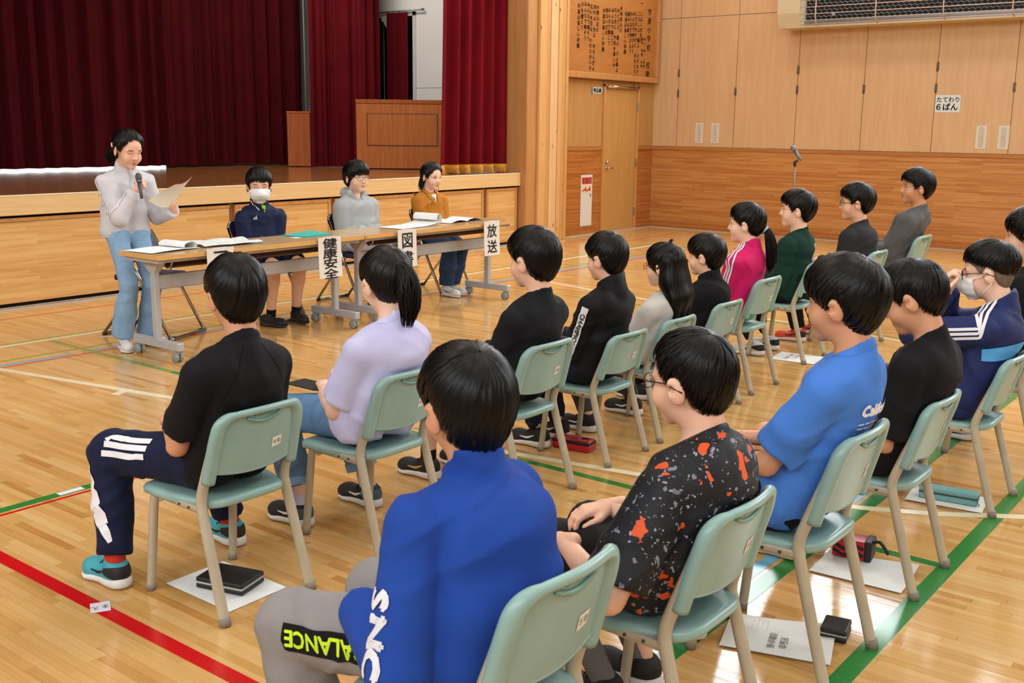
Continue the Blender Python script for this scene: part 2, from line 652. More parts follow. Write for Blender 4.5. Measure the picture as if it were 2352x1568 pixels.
    lettering('まえ', 0.032, (1.665, 2.955, 0.0024), (-0.9, 0.3, 0), (-0.3, -0.9, 0), BLACK_INK, base, 'tape_lettering')
    # narrow pale strip where floor meets the walls
    G().box((XW - 0.05, YB, 0), (XW, YW, 0.012)).obj('floor_edge', M_GREYSTRIP, base)
    G().box((11.95, YW - 0.05, 0), (XW - 0.05, YW, 0.012)).obj('floor_edge', M_GREYSTRIP, base)
    G().box((-2, 8.42, 0), (11.05, 8.46, 0.01)).obj('floor_edge', M_GREYSTRIP, base)


def build_right_wall():
    wl = G().box((XW, YB, 0), (XW + 0.2, YW + 0.3, 4.35)).box((XW, YB, 7.2), (XW + 0.2, YW + 0.3, ZC)).obj('wall_right', M_HALL)
    tag(wl, 'long timber side wall with tall plywood panels above strip wainscot', 'wall', kind='structure')
    G().box((XW - 0.022, YB, 0.12), (XW, YW, 1.19)).obj('wainscot', W_WAIN, wl)
    b = G().box((XW - 0.03, YB, 0.012), (XW, YW, 0.12), 0.004).obj('baseboard_right', W_WAINX)
    tag(b, 'dark baseboard along the side wall', 'baseboard', kind='structure')
    t = G().box((XW - 0.036, YB, 1.19), (XW, YW, 1.238), 0.005).obj('trim_1', wood('cap_rail', '#bb7a3e', '#a3652f', (3, 0.5, 10), 0.35))
    tag(t, 'dark rail capping the wainscot of the side wall', 'trim', kind='structure')
    ys = [YW, 8.146] + [8.146 - 0.944 * k for k in range(1, 20)]
    for i in range(len(ys) - 1):
        y1, y0 = ys[i] - 0.004, ys[i + 1] + 0.004
        if y0 < YB: break
        G().box((XW - 0.02, y0, 1.244), (XW, y1, 3.115), 0.002).obj('wall_panel', W_PLY, wl)
        G().box((XW - 0.02, y0, 3.123), (XW, y1, 4.3), 0.002).obj('wall_panel', W_PLY, wl)
    hz = pmat('hinge_bronze', '#7a6a5c', 0.35, metal=0.8, var=0.03)
    for y, zs in ((8.146, (2.33, 2.03)), (7.202, (2.05,)), (6.258, (2.33, 2.06)), (5.314, (2.06,)), (4.37, (2.33, 2.06)), (3.426, (2.06,)), (2.48, (2.33, 2.06)), (1.54, (2.06,))):
        for z in zs:
            g = G().box((XW - 0.03, y - 0.016, z - 0.055), (XW - 0.018, y + 0.016, z + 0.055), 0.003)
            g.tube([(XW - 0.031, y, z - 0.06), (XW - 0.031, y, z + 0.06)], 0.006, 8)
            g.obj('hinge', hz, wl)
    # ivory pull plates
    for yc, lab in ((7.762, 'left plate of the pair nearest the corner'), (7.50, 'right plate of the pair nearest the corner'), (3.758, 'left plate of the pair beside the class sign'), (3.492, 'right plate of the pair beside the class sign')):
        p = thing('pull_plate', 'ivory flush pull plate on plywood wall, ' + lab, 'pull plate', (XW - 0.02, yc, 1.30), 0, 'flush pull plates on the side wall')
        G().box((-0.006, -0.067, 0), (0, 0.067, 0.295), 0.003).obj('plate', M_PLATE, p)
        n, V = 28, []
        g = G()
        ring = []
        for k in range(n):
            a = 2 * math.pi * k / n
            ring.append((-0.0075, 0.026 * math.cos(a), 0.1475 + (0.1 if math.sin(a) > 0 else -0.1) + 0.026 * math.sin(a)))
        g.tube(ring, 0.0022, 5, closed=True)
        g.add([(-0.0066, y, z) for _, y, z in ring], [tuple(range(n))])
        g.obj('recess', pmat('ivory_recess', '#c2b8aa', 0.5, var=0.02), p)
        G().lathe([(0.008, -0.009), (0.006, -0.011)], (0, 0, 0.15), 'x', 10).obj('lock', M_STEEL, p)
    # class sign
    s = thing('class_sign', 'pale laminated paper sign たてわり 6ぱん taped on plywood panel', 'sign', (XW - 0.021, 4.205, 1.865))
    G().box((-0.003, -0.155, -0.108), (0, 0.155, 0.108)).obj('sheet', pmat('sign_sheet', '#d2dbdb', 0.35, var=0.02), s)
    lettering('たてわり', 0.075, (-0.004, 0, 0.05), (0, -1, 0), (0, 0, 1), BLACK_INK, s, bold=0.0015)
    lettering('６ぱん', 0.098, (-0.004, 0.005, -0.04), (0, -1, 0), (0, 0, 1), BLACK_INK, s, bold=0.0028)
    # window band: frames, mullions
    y = YB + 0.4
    k = 1
    fr = pmat('window_alu', '#a8a8a4', 0.4, metal=0.6, var=0.02)
    pane = pmat('daylight_pane', '#eef4ff', 0.2, var=0.0, emit=2.2)
    for (ya, yb) in ((-11.2, -4.8), (-4.2, 2.2), (2.8, 8.3)):
        wn = G().box((XW + 0.02, ya, 4.35), (XW + 0.1, yb, 4.43)).box((XW + 0.02, ya, 7.12), (XW + 0.1, yb, 7.2)).obj('window_%d' % k, fr)
        tag(wn, 'high hall window band %s' % ('near the stage', 'in the middle of the wall', 'towards the back of the hall')[3 - k], 'window', kind='structure')
        k += 1
        m = int(round((yb - ya) / 1.06))
        for i in range(m + 1):
            yy = ya + (yb - ya) * i / m
            G().box((XW - 0.3, yy - 0.06, 4.35), (XW + 0.1, yy + 0.06, 7.2)).obj('mullion', fr, wn)
        G().box((XW + 0.1, ya, 4.4), (XW + 0.12, yb, 7.15)).obj('pane', pane, wn)
    for (ya, yb) in ((YB, -11.2), (-4.8, -4.2), (2.2, 2.8), (8.3, YW + 0.3)):
        G().box((XW, ya, 4.35), (XW + 0.2, yb, 7.2)).obj('pier', M_HALL, wl)


def build_heater():
    h = thing('wall_heater', 'long cream radiant heater with wire guard high on the side wall', 'heater', (0, 0, 0))
    X0, X1 = 13.95, XW - 0.02
    # end cap: outline in x-z, along y 6.12..6.40
    prof = [(X1, 2.86), (X0 + 0.05, 2.855), (X0 - 0.02, 3.04), (X0 - 0.02, 3.5), (X1, 3.5)]

    def cap(y0, y1):
        g = G()
        n = len(prof)
        V = [(x, y0, z) for x, z in prof] + [(x, y1, z) for x, z in prof]
        g.add(V, [tuple(range(n)), tuple(range(n, 2 * n))[::-1]] + [(i, n + i, n + (i + 1) % n, (i + 1) % n) for i in range(n)])
        return g
    cap(6.08, 6.40).obj('end_cap', M_CREAM, h)
    cap(-0.4, -0.1).obj('end_cap', M_CREAM, h)
    y0, y1 = -0.1, 6.08
    g = G().box((X1 - 0.12, y0, 2.9), (X1, y1, 3.5))
    g.box((X0 + 0.09, y0, 2.862), (X1, y1, 2.885))
    g.obj('housing', M_CREAM, h)
    G().box((X0 + 0.20, y0, 2.93), (X0 + 0.22, y1, 3.45)).obj('element_back', pmat('heater_dark', '#1d1b1c', 0.5, metal=0.4, var=0.1), h)
    G().box((X0 + 0.15, y0, 2.885), (X0 + 0.19, y1, 2.95)).obj('reflector', pmat('heater_zinc', '#8e8d8c', 0.35, metal=0.8), h)
    # expanded-metal mesh between the guard and the burner: crossing thin rods
    ms = G()
    zig = pmat('mesh_steel', '#8a8e93', 0.4, metal=0.7, var=0.05)
    for row in range(12):
        z = 2.95 + row * 0.042
        pts = []
        nz = int((y1 - 2.6) / 0.035)
        for i in range(nz + 1):
            yy = 2.6 + i * 0.035
            pts.append((X0 + 0.17, yy, z + (0.021 if (i + row) % 2 else 0.0)))
        V, F = [], []
        for i, p in enumerate(pts):
            V += [(p[0], p[1], p[2] - 0.004), (p[0] - 0.004, p[1], p[2]), (p[0], p[1], p[2] + 0.004)]
        for i in range(len(pts) - 1):
            a = i * 3
            F += [(a, a + 1, a + 4, a + 3), (a + 1, a + 2, a + 5, a + 4)]
        ms.add(V, F)
    mo = ms.obj('burner_mesh', zig, h)
    mo['kind'] = 'stuff'
    gm = pmat('guard_wire', '#c6ac98', 0.4, var=0.03)
    path = [(X0 + 0.09, 2.875), (X0 + 0.02, 2.91), (X0 - 0.01, 2.98), (X0 - 0.015, 3.08), (X0 - 0.01, 3.22), (X0, 3.36), (X0, 3.48)]
    for (x, z) in ((X0 + 0.05, 2.895), (X0 + 0.005, 2.94), (X0 - 0.015, 3.02), (X0 - 0.015, 3.11), (X0 - 0.012, 3.2), (X0 - 0.005, 3.3), (X0, 3.4)):
        G().tube([(x, y0, z), (x, y1, z)], 0.006, 6).obj('guard_bar', gm, h)
    for y in (5.86, 5.06, 4.22, 3.42, 3.22, 2.4, 1.6, 0.8):
        G().tube([(x - 0.006, y, z) for x, z in path], 0.009, 6).obj('guard_rib', gm, h)
    G().lathe([(0.028, 0), (0.022, -0.02)], (X0 + 0.15, 5.68, 3.02), 'x', 12).obj('burner_knob', pmat('burner_knob', '#a39a92', 0.4, var=0.03), h)


def build_stage_wall():
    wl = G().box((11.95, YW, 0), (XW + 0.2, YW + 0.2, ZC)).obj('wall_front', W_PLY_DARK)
    tag(wl, 'timber wall with the store-room door beside the stage', 'wall', kind='structure')
    hd = G().box((XL, YW, 5.6), (11.27, YW + 0.2, ZC)).box((XL - 0.2, YW, 0), (-1.8, YW + 0.2, 5.6)).obj('wall_above_stage', M_HALL)
    tag(hd, 'timber wall above and left of the stage opening', 'wall', kind='structure')
    y = YW
    for x0, x1 in ((11.97, 13.0), (13.96, XW - 0.022)):
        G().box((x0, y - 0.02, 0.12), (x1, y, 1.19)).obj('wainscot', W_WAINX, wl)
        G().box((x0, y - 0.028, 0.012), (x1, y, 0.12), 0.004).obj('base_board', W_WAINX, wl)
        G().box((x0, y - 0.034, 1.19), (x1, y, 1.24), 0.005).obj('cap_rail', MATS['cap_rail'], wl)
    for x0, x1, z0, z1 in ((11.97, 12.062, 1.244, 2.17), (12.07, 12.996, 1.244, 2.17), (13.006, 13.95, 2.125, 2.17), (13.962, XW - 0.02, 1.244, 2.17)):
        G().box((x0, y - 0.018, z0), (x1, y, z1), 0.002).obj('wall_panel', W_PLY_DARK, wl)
    for x in (13.03, 13.93):
        G().box((x - 0.03 if x < 13.5 else x - 0.01, y - 0.045, 0), (x + 0.01 if x < 13.5 else x + 0.03, y, 2.12), 0.004).obj('door_frame', W_TRIM, wl)
    G().box((13.0, y - 0.045, 2.085), (13.96, y, 2.125), 0.004).obj('door_frame', W_TRIM, wl)
    d = G().box((13.045, y - 0.02, 0.012), (13.915, y + 0.02, 2.082), 0.002).obj('door_1', W_DOOR)
    tag(d, 'plain veneered store-room door beside the stage', 'door', kind='structure')
    G().lathe([(0.024, 0), (0.026, -0.006), (0.018, -0.03), (0.012, -0.034)], (13.135, y - 0.02, 1.02), 'y', 16).obj('door_lock', M_STEEL, d)
    g = G().lathe([(0.024, 0), (0.022, -0.012)], (13.135, y - 0.02, 0.935), 'y', 16)
    g.tube([(13.135, y - 0.03, 0.935), (13.135, y - 0.065, 0.935), (13.15, y - 0.07, 0.935), (13.25, y - 0.07, 0.933)], 0.009, 8)
    g.obj('door_handle', M_STEEL, d)
    for z in (1.83, 1.0, 0.28):
        G().box((13.905, y - 0.05, z - 0.055), (13.93, y - 0.018, z + 0.055), 0.003).obj('hinge', M_STEEL, d)
    g = G().tube([(13.07, y - 0.055, 2.088), (13.9, y - 0.055, 2.088)], 0.02, 10)
    g.obj('door_closer_rail', pmat('closer_chrome', '#c8b8ac', 0.15, metal=1.0, var=0.02), d)
    # store room name plate
    s = thing('room_sign', 'small white plate reading 物品庫 left of the store-room door', 'sign', (12.84, y - 0.018, 2.027))
    G().box((-0.135, -0.008, -0.045), (0.135, 0, 0.045), 0.003).obj('plate', pmat('room_plate', '#d8d4c6', 0.4, var=0.02), s)
    for x in (-0.125, 0.125):
        G().box((x - 0.014, -0.012, -0.046), (x + 0.014, 0, 0.046)).obj('end_cap', pmat('plate_grey', '#8d8f8c', 0.4, var=0.02), s)
    lettering('物品庫', 0.066, (0, -0.0095, 0.0), (1, 0, 0), (0, 0, 1), BLACK_INK, s, bold=0.002)
    # fire extinguisher cabinet
    s = thing('extinguisher_cabinet', 'slim white recessed cabinet with red 消火器 label on wainscot', 'cabinet', (12.625, y - 0.02, 0.125))
    G().box((-0.142, -0.012, 0), (0.142, 0.0, 0.725), 0.004).obj('door', pmat('cabinet_white', '#d8d2c4', 0.4, var=0.02), s)
    G().box((-0.122, -0.014, 0.6), (0.122, -0.011, 0.69)).obj('red_label', pmat('label_red', '#c41f1c', 0.4, var=0.02), s)
    lettering('消火器', 0.07, (0, -0.0152, 0.645), (1, 0, 0), (0, 0, 1), WHITE_INK, s, bold=0.001)
    G().box((-0.122, -0.0135, 0.475), (0.122, -0.011, 0.59)).obj('instruction_label', pmat('label_cream', '#e3d3b0', 0.5, var=0.02), s)
    for dx, sg in ((-0.06, 1), (0.045, -1)):
        g = G()
        g.tube([(dx - 0.05, -0.0145, 0.5), (dx - 0.02, -0.0145, 0.525), (dx + 0.01, -0.0145, 0.52)], 0.011, 6)
        g.tube([(dx + 0.02, -0.0145, 0.5), (dx + 0.03, -0.0145, 0.53), (dx + 0.02, -0.0145, 0.56)], 0.010, 6)
        g.obj('pictogram', MATS['label_red'], s)
    G().box((0.085, -0.016, 0.415), (0.105, -0.011, 0.455), 0.002).obj('latch', pmat('latch_dark', '#43555a', 0.4, metal=0.5), s)
    # school song board
    s = thing('song_board', 'large framed wooden board lettered with the school song above the door', 'notice board', (0, 0, 0))
    yb = y - 0.07
    x0, x1, z0 = 11.985, 14.29, 2.26
    W_BRD = wood('song_board_wood', '#b57637', '#a36428', (1.5, 3, 7), 0.5)
    G().box((x0, yb, z0), (x1, yb + 0.03, 3.62)).obj('board', W_BRD, s)
    W_FR = wood('song_board_frame', '#c48a50', '#ab703a', (4, 4, 4), 0.4)
    G().box((x0 - 0.05, yb - 0.05, z0 - 0.085), (x1 + 0.08, y, z0), 0.008).obj('frame', W_FR, s)
    G().box((x1, yb - 0.05, z0), (x1 + 0.08, y, 3.62), 0.008).obj('frame', W_FR, s)
    G().box((x0 - 0.05, yb - 0.05, z0), (x0 + 0.0, y, 3.62), 0.008).obj('frame', W_FR, s)
    G().box((x0 - 0.05, yb - 0.05, 3.62), (x1 + 0.08, y, 3.7), 0.008).obj('frame', W_FR, s)
    ink = pmat('board_ink', '#3a2413', 0.6, var=0.0)
    colm = [  # (x, top z, step, size, text)
        (14.115, 3.20, 0.128, 0.105, '市渡小学校　校歌'),
        (14.0, 2.80, 0.055, 0.045, '村上　清一　作詞'),
        (13.93, 2.80, 0.055, 0.045, '酒井　武雄　作曲'),
        (13.885, 3.30, 0.0745, 0.068, '一　こぶしが丘の'),
        (13.82, 3.145, 0.0745, 0.068, 'こぶしよ　葉よ　すずかけよ'),
        (13.74, 3.145, 0.0745, 0.068, 'しげる木かげに　手をとりあって'),
        (13.67, 3.135, 0.0745, 0.068, 'みんなで伸びよう'),
        (13.60, 3.13, 0.0745, 0.068, 'みんなで伸びよう'),
        (13.53, 3.12, 0.0745, 0.068, '望みも高く'),
        (13.46, 3.11, 0.0745, 0.068, '市渡は楽しい学園'),
        (13.33, 3.33, 0.0745, 0.068, '二　木地挽山の'),
        (13.26, 3.145, 0.0745, 0.068, 'みどりよ　雲よ　そよ風よ'),
        (13.18, 3.14, 0.0745, 0.068, '匂う光に　平和を楽しみ'),
        (13.11, 3.13, 0.0745, 0.068, 'みんなで築こう'),
        (13.03, 3.13, 0.0745, 0.068, 'みんなで築こう'),
        (12.96, 3.12, 0.0745, 0.068, '明るい文化'),
        (12.885, 3.11, 0.0745, 0.068, '市渡は楽しい学園'),
        (12.73, 3.14, 0.0745, 0.068, '大野川辺の'),
        (12.655, 3.14, 0.0745, 0.068, '流れよ　水よ　せせらぎよ'),
        (12.575, 3.14, 0.0745, 0.068, '広い水田は　われらがいのち'),
        (12.505, 3.155, 0.0745, 0.068, 'みんなで興そう'),
        (12.43, 3.155, 0.0745, 0.068, 'みんなで興そう'),
        (12.35, 3.14, 0.0745, 0.068, '汗を讃えて'),
        (12.27, 3.12, 0.0745, 0.068, '市渡は楽しい学園'),
    ]
    for (cx, zt, st, sz, tx) in colm:
        Vs, Fs, n = [], [], 0
        for i, ch in enumerate(tx):
            if ch == '　': continue
            V, F = text_mesh(ch, sz, bold=0.0012)
            if not len(V): continue
            Vs.append(np.stack([cx + V[:, 0], np.full(len(V), yb - 0.002), zt - st * i + V[:, 1]], 1))
            Fs += [tuple(a + n for a in f) for f in F]
            n += len(V)
        link(bpy.data.objects.new('song_column', mesh_np('song_column', np.concatenate(Vs), Fs, ink, smooth=False)), s)['kind'] = 'stuff'


def build_column():
    c = G().box((11.27, 8.46, 0), (11.95, YW + 0.1, ZC)).obj('trim_2', W_JAMB)
    tag(c, 'knotty laminated timber column at the right end of the stage', 'column', kind='structure')
    xs = [11.27, 11.42, 11.52, 11.61, 11.70, 11.79, 11.87, 11.94]
    for i in range(len(xs) - 1):
        pr = (0.03, 0.012, 0.018, 0.008, 0.016, 0.01, 0.014)[i]
        G().box((xs[i] + 0.003, 8.43 - pr, 0), (xs[i + 1] - 0.003, 8.47, ZC), 0.005).obj('lamella', W_LAM[(i * 2 + i // 3) % 3], c)
    G().box((11.945, 8.5, 0), (11.985, YW, ZC), 0.004).obj('edge_trim', W_TRIM, c)
    j = G().box((11.06, 8.44, 0), (11.265, 8.95, ZC), 0.01).obj('trim_3', W_JAMB)
    tag(j, 'smooth wooden jamb of the stage opening', 'jamb', kind='structure')


def build_stage():
    st = G().box((-2, 8.6, 0.0), (11.05, 13.7, 0.86)).obj('stage', pmat('stage_dark_core', '#1a120c', 0.9, var=0.0))
    tag(st, 'raised timber stage with panelled front', 'stage', kind='structure')
    G().box((-2, 8.53, 0.86), (11.06, 13.7, 0.92), 0.004).obj('stage_floor', W_STGFLR, st)
    G().box((-2, 8.525, 0.757), (11.055, 8.57, 0.916), 0.004).obj('edge_board', W_LIP, st)
    G().box((-2, 8.522, 0.912), (11.055, 8.56, 0.9235), 0.002).obj('edge_strip', pmat('edge_strip', '#e7d6b4', 0.3, var=0.03), st)
    xs = [(0.3, 3.83), (3.9, 6.455), (6.52, 7.77), (7.83, 9.06), (9.12, 10.335), (10.395, 11.02)]
    for a, b in xs:
        p = G().box((a, 8.565, 0.035), (b, 8.6, 0.735), 0.003).obj('front_panel', W_STAGE, st)
        if a > 6:
            for lo, hi in (((a, 8.553, 0.035), (a + 0.035, 8.57, 0.735)), ((b - 0.035, 8.553, 0.035), (b, 8.57, 0.735)), ((a + 0.035, 8.553, 0.70), (b - 0.035, 8.57, 0.735)), ((a + 0.035, 8.553, 0.035), (b - 0.035, 8.57, 0.07))):
                G().box(lo, hi, 0.003).obj('panel_moulding', W_TRIM, p)
        else:
            G().box((a, 8.553, 0.705), (b, 8.57, 0.735), 0.003).obj('panel_moulding', W_TRIM, p)
    for x in (6.487, 7.80, 9.09, 10.365):
        G().box((x - 0.028, 8.575, 0.02), (x + 0.028, 8.61, 0.745)).obj('panel_post', pmat('post_brown', '#7d4a22', 0.5, var=0.05), st)
    # white side wall of the stage with the doorway to the wings
    XS = 11.6
    w = G().box((XS, 8.95, 0.9), (XS + 0.15, 10.94, 5.8)).box((XS, 11.7, 0.9), (XS + 0.15, 13.7, 5.8)).box((XS, 10.94, 3.08), (XS + 0.15, 11.7, 5.8)).obj('wall_stage_side', M_WHITE)
    tag(w, 'white side wall of the stage with a dark doorway', 'wall', kind='structure')
    G().box((11.05, 8.9, 0.86), (13.2, 13.7, 0.919)).obj('wing_floor', W_STGFLR, w)
    gy = pmat('frame_grey', '#b9b5ae', 0.6, var=0.02)
    G().box((XS - 0.02, 10.885, 0.92), (XS + 0.17, 10.945, 3.12), 0.003).obj('door_frame', gy, w)
    G().box((XS - 0.02, 11.7, 0.92), (XS + 0.17, 11.76, 3.12), 0.003).obj('door_frame', gy, w)
    G().box((XS - 0.02, 10.885, 3.06), (XS + 0.17, 11.76, 3.12), 0.003).obj('door_frame', gy, w)
    G().box((XS - 0.006, 8.95, 2.045), (XS, 10.88, 2.055)).obj('wall_joint', gy, w)
    G().box((XS - 0.006, 11.77, 2.045), (XS, 13.7, 2.055)).obj('wall_joint', gy, w)
    # dim wing behind the doorway
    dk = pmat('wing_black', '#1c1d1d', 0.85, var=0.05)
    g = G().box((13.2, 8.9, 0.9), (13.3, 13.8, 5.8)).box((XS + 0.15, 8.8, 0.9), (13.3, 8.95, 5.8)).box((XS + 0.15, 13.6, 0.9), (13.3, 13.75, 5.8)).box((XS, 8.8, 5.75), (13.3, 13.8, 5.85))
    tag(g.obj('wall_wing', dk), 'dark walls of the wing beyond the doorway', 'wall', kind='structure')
    b = G().box((-3, 13.7, 0.9), (XS + 0.15, 13.85, 5.8)).obj('wall_stage_back', M_WHITE)
    tag(b, 'back wall of the stage behind the curtain', 'wall', kind='structure')
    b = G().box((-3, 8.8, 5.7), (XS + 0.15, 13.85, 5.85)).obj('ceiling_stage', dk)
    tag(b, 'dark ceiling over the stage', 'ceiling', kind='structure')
    b = G().box((-3.0, 8.8, 0.9), (-2.85, 13.85, 5.8)).obj('wall_stage_far_side', M_WHITE)
    tag(b, 'far side wall of the stage', 'wall', kind='structure')
    r = thing('curtain_rail', 'thin metal curtain rail over the stage doorway', 'curtain rail', (0, 0, 0))
    G().tube([(XS - 0.06, 10.7, 3.13), (XS - 0.06, 11.95, 3.13)], 0.011, 8).obj('rail', pmat('rail_metal', '#7d8580', 0.35, metal=0.7), r)
    G().box((XS - 0.075, 10.68, 3.115), (XS - 0.045, 10.71, 3.145)).obj('rail_end', pmat('rail_metal', '#7d8580'), r)
    cu = pmat('small_lamp_white', '#c9c7c2', 0.5, var=0.02)
    s = thing('door_lamp', 'small white emergency lamp at the doorway head', 'lamp', (XS - 0.02, 11.42, 3.0))
    G().box((-0.05, -0.1, 0), (0, 0.1, 0.07), 0.006).obj('housing', cu, s)
    g = G()
    g.add([(-0.06, -0.06, 0.0), (-0.06, 0.06, 0.0), (-0.04, 0.0, -0.1), (-0.005, -0.06, 0), (-0.005, 0.06, 0), (-0.005, 0, -0.1)], [(0, 1, 2), (3, 5, 4), (0, 3, 4, 1), (1, 4, 5, 2), (2, 5, 3, 0)])
    g.obj('pennant', cu, s)


def curtain_mat(name, c1, c2, rough=0.9):
    m = pmat(name, c1, rough, spec=0.1, var=0.12, scale=3, bump=0.08, bscale=220)
    return m


def curtain(name, label, pts, z0, z1, period, amp, mat, seed=0, flare=0.0, thick=0.008, group='stage curtains', nz=14, sharp=0.55, parent=None):
    """pleated sheet hanging along a plan polyline"""
    rg = np.random.default_rng(seed)
    P = np.array(pts, float)
    seg = np.linalg.norm(np.diff(P, axis=0), axis=1)
    L = seg.sum()
    n = int(L / period * 14)
    s = np.linspace(0, L, n)
    cum = np.concatenate([[0], np.cumsum(seg)])
    X = np.interp(s, cum, P[:, 0])
    Y = np.interp(s, cum, P[:, 1])
    tx, ty = np.gradient(X, s), np.gradient(Y, s)
    nx, ny = -ty, tx
    # irregular pleat phase
    k = max(3, int(L / period))
    jit = np.cumsum(np.clip(1 + 0.35 * rg.standard_normal(k + 2), 0.5, 1.7))
    jit = jit / jit[k] * k
    ph = np.interp(s / L * k, np.arange(k + 2), np.concatenate([[0], jit[:-1]]))
    amps = np.interp(ph, np.arange(k + 3), 0.7 + 0.5 * rg.random(k + 3))
    V = []
    for j in range(nz + 1):
        v = j / nz
        z = z1 + (z0 - z1) * v
        fr = ph % 1.0
        a = np.where(fr < sharp, fr / sharp, (1 - fr) / (1 - sharp))
        prof = (a * a * (3 - 2 * a) - 0.5) * 2 + 0.18 * np.sin(ph * 6.283 * 2.3 + v * 1.1)
        am = amp * amps * (0.7 + 0.3 * v) * (1 + flare * v * v)
        cx, cy = P[-1]
        sp = 1 + flare * 0.35 * v * v
        xx = (X - cx) * sp + cx if flare else X
        yy = Y
        V.append(np.stack([xx + nx * prof * am, yy + ny * prof * am, np.full(n, z)], 1))
    V = np.concatenate(V)
    idx = np.arange((nz + 1) * n).reshape(nz + 1, n)
    F = np.stack([idx[:-1, :-1].ravel(), idx[1:, :-1].ravel(), idx[1:, 1:].ravel(), idx[:-1, 1:].ravel()], 1)
    # a back layer gives the cloth thickness
    off = np.tile(np.stack([nx, ny, np.zeros(n)], 1), (nz + 1, 1)) * thick
    V2 = np.concatenate([V, V + off])
    F2 = np.concatenate([F, F[:, ::-1] + len(V)])
    me = mesh_np(name, V2, F2, mat)
    o = bpy.data.objects.new(name, me)
    link(o, parent)
    bottom = V[-n:]
    return o, bottom, np.stack([nx, ny], 1)


def build_curtains():
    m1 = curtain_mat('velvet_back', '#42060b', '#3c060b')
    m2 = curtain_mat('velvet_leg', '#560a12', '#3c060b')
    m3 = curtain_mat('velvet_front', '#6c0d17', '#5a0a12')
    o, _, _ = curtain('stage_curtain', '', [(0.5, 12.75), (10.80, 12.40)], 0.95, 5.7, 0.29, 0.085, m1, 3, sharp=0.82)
    tag(o, 'wide dark red pleated curtain closing the back of the stage', 'curtain', 'stage curtains')
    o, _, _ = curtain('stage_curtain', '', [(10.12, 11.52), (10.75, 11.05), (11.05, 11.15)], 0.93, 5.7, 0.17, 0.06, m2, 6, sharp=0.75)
    tag(o, 'red side curtain hanging between narrow box and large lectern', 'curtain', 'stage curtains')
    c = thing('stage_curtain', 'bright red front curtain with gold fringe at the right of the stage', 'curtain', (0, 0, 0), 0, 'stage curtains')
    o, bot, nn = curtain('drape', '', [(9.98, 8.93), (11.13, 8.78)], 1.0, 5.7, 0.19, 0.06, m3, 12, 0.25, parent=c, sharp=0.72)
    # gold fringe: heading band and strands
    gold = pmat('gold_fringe', '#d99a1c', 0.55, sheen=0.3, var=0.12, scale=40)
    n = len(bot)
    g = G()
    V = [tuple(p + np.array([0, -0.004, 0.035])) for p in bot] + [tuple(p + np.array([0, -0.004, -0.012])) for p in bot]
    g.add(V, [(i, n + i, n + i + 1, i + 1) for i in range(n - 1)], True)
    g.obj('fringe_band', gold, c)
    g = G()
    cum = np.concatenate([[0], np.cumsum(np.linalg.norm(np.diff(bot, axis=0), axis=1))])
    ns = int(cum[-1] / 0.007)
    for i in range(ns):
        t = cum[-1] * i / ns
        p = np.array([np.interp(t, cum, bot[:, k]) for k in range(3)])
        a = np.array([random.gauss(0, 0.004), random.gauss(0, 0.004) - 0.004, 0])
        ln = 0.058 + random.random() * 0.02
        w_ = 0.0034
        g.add([tuple(p + [-w_, -0.006, 0.0]), tuple(p + [w_, -0.006, 0.0]), tuple(p + a + [w_, -0.006, -ln]), tuple(p + a + [-w_, -0.006, -ln]),
               tuple(p + [0, 0.0, 0.0]), tuple(p + a + [0, 0.0, -ln])], [(0, 3, 2, 1), (0, 4, 5, 3), (1, 2, 5, 4)])
    f = g.obj('fringe', gold, c)
    f['kind'] = 'stuff'
    o, _, _ = curtain('doorway_curtain', '', [(11.5, 11.36), (11.52, 10.98)], 0.94, 3.11, 0.075, 0.03, m2, 9)
    tag(o, 'short dark red curtain half drawn across the stage doorway', 'curtain')
    p = thing('pull_rope', 'thin pale cord hanging beside the back curtain', 'rope', (0, 0, 0))
    G().tube([(10.62, 12.2, 5.6), (10.64, 12.2, 1.0)], 0.011, 6).obj('cord', pmat('cord_white', '#a09a90', 0.7, var=0.03), p)


def build_podiums():
    A = np.array([10.205, 10.70])
    u = np.array([0.625, -0.78])
    ang = math.atan2(u[1], u[0])
    s = thing('lectern', 'large veneered stage lectern with inset front panel', 'lectern', (A[0], A[1], 0.92), ang)
    # local: x along the front, y behind
    Wd, Dp, Ht = 1.25, 0.55, 0.93
    G().box((0, 0, 0.012), (Wd, Dp, Ht - 0.055), 0.004).obj('body', W_POD, s)
    G().box((-0.004, -0.006, Ht - 0.055), (Wd + 0.004, Dp, Ht), 0.005).obj('top', W_POD2, s)
    G().box((0.155, -0.006, 0.325), (Wd - 0.155, 0.004, 0.735), 0.003).obj('front_panel', W_POD, s)
    for lo, hi in (((0.143, -0.003, 0.313), (0.155, 0.003, 0.747)), ((Wd - 0.155, -0.003, 0.313), (Wd - 0.143, 0.003, 0.747)), ((0.143, -0.003, 0.735), (Wd - 0.143, 0.003, 0.747)), ((0.143, -0.003, 0.313), (Wd - 0.143, 0.003, 0.325))):
        G().box(lo, hi).obj('panel_groove', pmat('groove_dark', '#4a2509', 0.6, var=0.0), s)
    G().box((0.02, 0.02, 0), (Wd - 0.02, Dp - 0.02, 0.014)).obj('plinth', M_DARK, s)
    s = thing('wooden_box_stand', 'narrow reddish wooden stand in front of the back curtain', 'stand', (9.93, 11.80, 0.92), -0.85)
    G().box((0, 0, 0.01), (0.32, 0.3, 0.745), 0.004).obj('body', W_POD2, s)
    G().box((-0.006, -0.008, 0.745), (0.326, 0.3, 0.765), 0.003).obj('top', W_POD, s)


